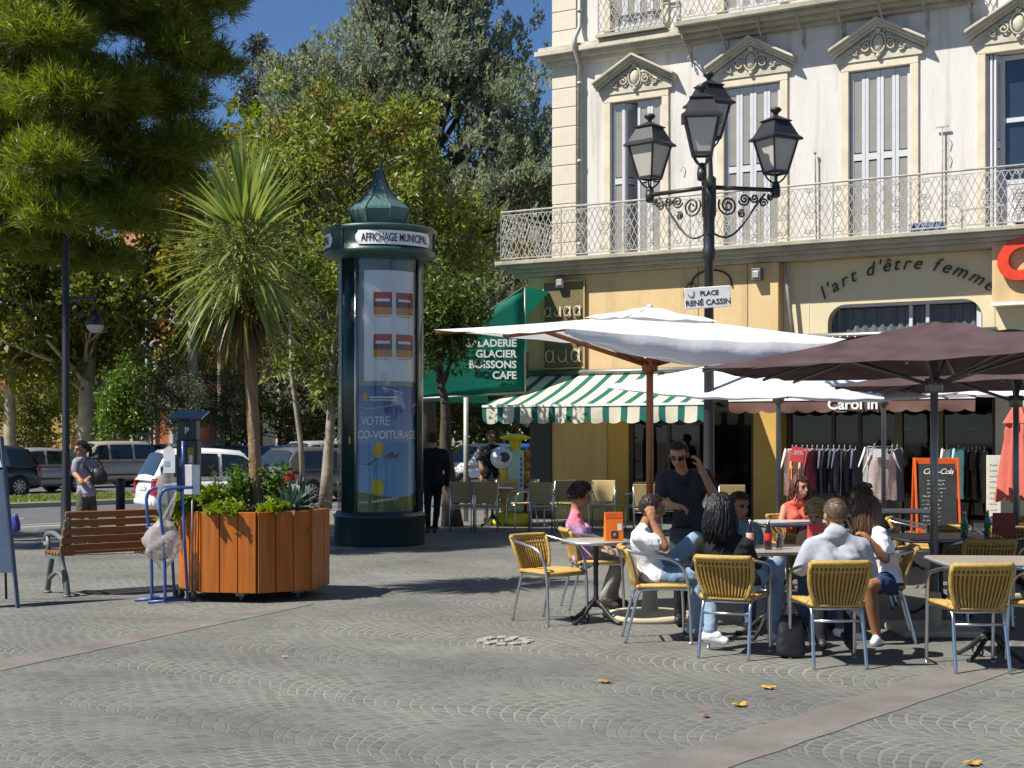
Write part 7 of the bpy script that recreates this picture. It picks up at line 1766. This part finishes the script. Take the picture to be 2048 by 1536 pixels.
for x in (-1, 1): s.grid([[at(x*(.008+.052*i/5), .104-.020*(i/5)**2, -.012+.028*j+.004*(i/5)) for i in range(6)] for j in (0, .5, 1)], closed=False); s.tube([at(x*.06, .084, .012), at(x*.08, .03, .012), at(x*.085, -.02, .0)], .004, 4)
s.build('sunglasses', M('sunglass', (.008, .008, .009), .1, spec=.8), W)
s = MB(); s.grid([[Vector((.06+.17*sin(a)-.02, .05-.155*cos(a)-.01, z)) for a in np.linspace(-1.1, 1.0, 12)] for z in (.86, .70, .50, .36)], closed=False); s.build('apron', M('cloth_apron', (.03, .034, .036), .6, var=.2, bump=.5, bscale=12), W, solid=.006)
s = MB(); s.tube([g['wb'].lerp(g['eb'], .1)+Vector((.031*cos(a), .031*sin(a)*.8, .012*sin(a))) for a in np.linspace(0, 2*pi, 14)[:-1]], .007, 5, closed=True); s.build('watch', M('watch_steel', (.4, .36, .28), .3, metal=.8), W)
# woman in pink
figure('woman with short dark hair in a pink and lilac top, sitting at the round table', 1170, 13.85, dict(bf=(1, .1, 0), hf=(.95, .12, -.28), sleeve='short', top=m_pink, legs=beiget, skin=sk_m, hair=h_dk, loose=1.08, bust=True,
    j=dict(head=(1160, 992, 0), neck=(1151, 1022, 0), sa=(1151, 1040, .16), sb=(1147, 1042, -.16), pelvis=(1166, 1113, 0), ea=(1180, 1078, .2), wa=(1214, 1086, .1), eb=(1172, 1082, -.2), wb=(1206, 1092, -.22), ha=(1170, 1114, .09), hb=(1168, 1116, -.09), ka=(1240, 1108, .1), na=(1224, 1198, .1), kb=(1242, 1110, -.1), nb=(1208, 1194, -.14), tb=(1232, 1213, -.16), ta=(1250, 1212, .1)),
    cap=dict(front=34, side=-26, back=-46, off=.022, rough=.014, tuftl=.035), shoe=M('shoe_brown', (.05, .04, .025), .5)))
# man in the white tee shirt
figure('man in a white tee shirt and pale jeans with one hand to his ear', 1306, 11.65, dict(bf=(1, .1, .0), hf=(.95, .22, -.10), sleeve='short', top=whitec, legs=jean, skin=sk_d, hair=h_dk, voxel=.0075, loose=1.04, aup=1,
    j=dict(head=(1304, 1018, 0), neck=(1287, 1052, 0), sa=(1290, 1069, .17), sb=(1276, 1072, -.17), pelvis=(1306, 1152, 0), ea=(1312, 1120, .22), wa=(1345, 1128, .2), eb=(1329, 1094, -.20), wb=(1306, 1044, -.14), ha=(1314, 1153, .09), hb=(1312, 1156, -.09), ka=(1391, 1078, .16), na=(1436, 1150, .16), ta=(1462, 1166, .18), kb=(1406, 1150, -.12), nb=(1384, 1262, -.10), tb=(1412, 1283, -.12)),
    hb=((-.18, .22, .92), (-.3, .95, .1), .45, 1), cap=dict(front=34, side=-14, back=-38, off=.007, rough=.002, tuftl=.012)))
# woman with long black hair
figure('black haired woman in a black top seen from behind, with white trainers', 1466, 10.85, dict(bf=(.45, .9, 0), hf=(.45, .88, -.12), sleeve='long', top=blackc, legs=jean, skin=sk_m, hair=h_blk, shoe=m_shw, sole=m_shw, voxel=.0075,
    j=dict(head=(1440, 1024, .02), neck=(1446, 1060, 0), sa=(1405, 1086, .05), sb=(1492, 1090, -.05), pelvis=(1476, 1166, -.02), ea=(1392, 1132, .14), wa=(1428, 1140, .36), eb=(1508, 1138, .06), wb=(1530, 1120, .30), ha=(1462, 1168, .02), hb=(1494, 1168, -.02), ka=(1426, 1152, .40), na=(1420, 1262, .20), ta=(1450, 1282, .17), kb=(1553, 1130, .26), nb=(1546, 1262, .28), tb=(1562, 1276, .42)),
    cap=dict(front=34, side=-25, back=-60, off=.02, rough=.006), strands=dict(n=520, L=.24, seed=3, spread=.03, wave=.010, r=.0065)))
# man in the pale grey jacket
figure('man in a pale grey jacket seen square from behind at the group table', 1670, 10.5, dict(bf=(-.05, 1, 0), hf=(-.12, 1, -.08), sleeve='long', top=greyj, legs=cloth('dark_trouser', (.02, .022, .03)), skin=sk_m, hair=h_lb, voxel=.0075, loose=1.22,
    j=dict(head=(1670, 1030, .06), neck=(1671, 1066, 0), sa=(1624, 1092, .02), sb=(1722, 1092, .02), pelvis=(1671, 1186, -.02), ea=(1600, 1138, .06), wa=(1622, 1130, .36), eb=(1742, 1144, .06), wb=(1728, 1130, .36), ha=(1648, 1190, .02), hb=(1696, 1190, .02), ka=(1638, 1176, .42), na=(1642, 1276, .36), kb=(1704, 1176, .42), nb=(1700, 1276, .36)),
    cap=dict(front=30, side=-10, back=-34, off=.006, rough=.001, tuftl=.009), extra=(lambda B, g: B.cap(g['neck']+Vector((-.03, -.01, .0)), g['neck']+Vector((.03, -.01, .0)), .066, .066, 'top'), lambda B, g: B.cap(g['pelvis']+Vector((.13, -.02, .08)), g['pelvis']+Vector((.17, -.03, -.16)), .07, .035, 'top'), lambda B, g: B.cap(g['pelvis']+Vector((-.12, -.02, .08)), g['pelvis']+Vector((-.14, -.03, -.03)), .07, .04, 'top'))))
# girl in the white tee shirt
figure('girl with long brown hair in a white tee shirt and navy shorts', 1764, 11.55, dict(bf=(-1, .05, 0), hf=(-.9, .15, -.30), sleeve='short', top=whitec, legs=navyc, legcut='short', skin=sk_d, hair=h_br, shoe=m_shw, sole=m_shw, voxel=.0075, bust=True,
    j=dict(head=(1730, 1022, 0), neck=(1748, 1052, 0), sa=(1760, 1068, -.16), sb=(1752, 1066, .16), pelvis=(1780, 1160, 0), ea=(1770, 1118, -.22), wa=(1742, 1084, -.25), eb=(1738, 1100, .12), wb=(1710, 1052, .0), ha=(1780, 1164, -.08), hb=(1778, 1164, .08), ka=(1738, 1172, -.28), na=(1754, 1276, -.18), ta=(1748, 1298, -.30), kb=(1702, 1160, .10), nb=(1710, 1264, .10)),
    ha=((-.5, .05, .6), (-.7, .5, -.3), .8, -1), hb=((-.1, .05, .95), (-.6, .2, -.4), .7, 1), cap=dict(front=36, side=-28, back=-58, off=.016, rough=.003), strands=dict(n=460, L=.26, seed=6, spread=.012, wave=.004, az0=48, r=.007)))
# coral top
figure('woman with long auburn hair and bare arms in a coral sleeveless top, smiling', 1598, 16.0, dict(bf=(.3, -1, 0), hf=(.42, -.85, -.10), sleeve='none', top=coralc, legs=navyc, skin=skinmat('sun', (.42, .20, .12)), hair=h_rd, bust=True,
    j=dict(head=(1601, 974, 0), neck=(1595, 1000, 0), sa=(1622, 1014, .02), sb=(1570, 1016, 0), pelvis=(1598, 1082, 0), ea=(1632, 1044, -.06), wa=(1612, 1048, -.28), eb=(1562, 1048, -.06), wb=(1588, 1050, -.30)),
    cap=dict(front=36, side=-24, back=-50, off=.018, rough=.005), strands=dict(n=130, L=.16, seed=8, spread=.02, wave=.012), lip=M('lips_smile', (.5, .3, .26), .4)))
# fair curly child
figure('fair haired child with curls in a peach top, looking down across the group table', 1634, 12.5, dict(bf=(-.2, -1, 0), hf=(-.45, -.8, -.35), sleeve='short', top=peach, legs=jeand, skin=sk_l, hair=h_bl,
    j=dict(head=(1633, 1028, 0), neck=(1634, 1056, .02), sa=(1664, 1072, .02), sb=(1606, 1072, .02), pelvis=(1634, 1128, .02), ea=(1672, 1104, -.06), wa=(1650, 1098, -.26), eb=(1600, 1104, -.06), wb=(1618, 1094, -.28)), cap=dict(front=26, side=-20, back=-46, off=.024, rough=.016), curls=170), sc=.92)
# teal shirt
figure('person in a dull teal shirt behind the black haired woman', 1479, 12.6, dict(bf=(.3, -1, 0), hf=(.45, -.85, -.15), sleeve='short', top=tealc, legs=jeand, skin=sk_m, hair=h_rd,
    j=dict(head=(1478, 1012, 0), neck=(1480, 1042, .02), sa=(1510, 1058, .02), sb=(1450, 1058, .02), pelvis=(1480, 1126, .02), ea=(1518, 1094, -.05), wa=(1500, 1094, -.26), eb=(1444, 1094, -.05), wb=(1466, 1094, -.26)), cap=dict(front=32, side=-16, back=-40, off=.010, rough=.005)))
# person with a bun
figure('woman with brown hair in a messy bun, mostly hidden behind the girl in white', 1722, 13.95, dict(bf=(-.8, .3, 0), hf=(-.7, .4, -.2), sleeve='short', top=charc, legs=jeand, skin=sk_m, hair=h_lb,
    j=dict(head=(1722, 996, 0), neck=(1728, 1024, 0), sa=(1732, 1040, -.16), sb=(1726, 1038, .16), pelvis=(1738, 1108, 0), ea=(1730, 1078, -.2), wa=(1706, 1076, -.2), eb=(1722, 1074, .2), wb=(1700, 1072, .15)), cap=dict(front=34, side=-16, back=-36, off=.016, rough=.008), bun=1))
# pedestrians
figure('woman walking along the street in a lilac white top and olive trousers', 170, 21, dict(bf=(-.7, -.7, 0), hf=(-.7, -.7, -.18), sleeve='short', top=lilac, legs=olivec, skin=sk_m, hair=h_dk, loose=1.05, bust=True,
    j=dict(head=(163, 898, 0), neck=(167, 914, 0), sa=(184, 924, .1), sb=(153, 924, -.08), pelvis=(173, 986, .02), ea=(193, 948, .06), wa=(176, 958, -.16), eb=(150, 948, -.12), wb=(160, 958, -.28), ha=(180, 990, .08), hb=(166, 990, -.04), ka=(187, 1040, .05), na=(196, 1086, .16), kb=(160, 1040, -.12), nb=(150, 1090, -.06)), cap=dict(front=34, side=-14, back=-40, off=.010, rough=.003), tail=1))
bg = P(196, 952, 20.95); t = thing('shoulder_bag', 'black shoulder bag with a long strap on the walking woman', 'bag', bg); s = MB(); s.ell((0, 0, 0), (.15, .09, .13), Matrix.Rotation(.5, 3, 'Y'), 14); s.build('body', M('black_leather', (.012, .013, .016), .5), t)
s = MB(); s.tube(bez((-.09, -.05, .05), (-.17, -.17, .15), (-.22, -.15, .27), (-.10, -.02, .27), 8), .014, 5); s.tube(bez((.08, .04, .06), (.05, .02, .2), (.0, .03, .26), (-.10, -.02, .27), 8), .014, 5); s.build('strap', m_blk, t)
figure('man in a dark suit walking away beside the advertising column', 866, 24.2, dict(bf=(.15, 1, 0), hf=(.1, 1, -.05), sleeve='long', top=suit, legs=suit, skin=sk_m, hair=h_dk, loose=1.2,
    j=dict(head=(866, 880, .03), neck=(866, 897, 0), sa=(844, 905, 0), sb=(889, 905, 0), pelvis=(866, 962, 0), ea=(838, 940, .0), wa=(840, 968, .08), eb=(896, 940, 0), wb=(894, 968, .02), ha=(857, 968, 0), hb=(876, 968, 0), ka=(855, 1014, -.04), na=(856, 1056, -.12), kb=(874, 1012, .12), nb=(870, 1056, .05)), cap=dict(front=34, side=-14, back=-40, off=.010, rough=.004)))
figure('grey haired man in a dark tee shirt standing behind the tan chairs', 982, 27.3, dict(bf=(.1, -1, 0), hf=(.1, -1, -.15), sleeve='short', top=suit, legs=greyt, skin=sk_m, hair=hairmat('greying', (.16, .13, .10)), loose=1.1,
    j=dict(head=(983, 874, -.02), neck=(983, 890, 0), sa=(1000, 897, 0), sb=(965, 897, 0), pelvis=(982, 950, 0), ea=(1003, 928, .02), wa=(1000, 950, -.08), eb=(962, 928, .02), wb=(964, 952, -.05), ha=(991, 955, 0), hb=(973, 955, 0), ka=(992, 998, -.03), na=(992, 1036, .02), kb=(972, 998, -.03), nb=(971, 1036, .02)), cap=dict(front=36, side=-12, back=-38, off=.008, rough=.003)))
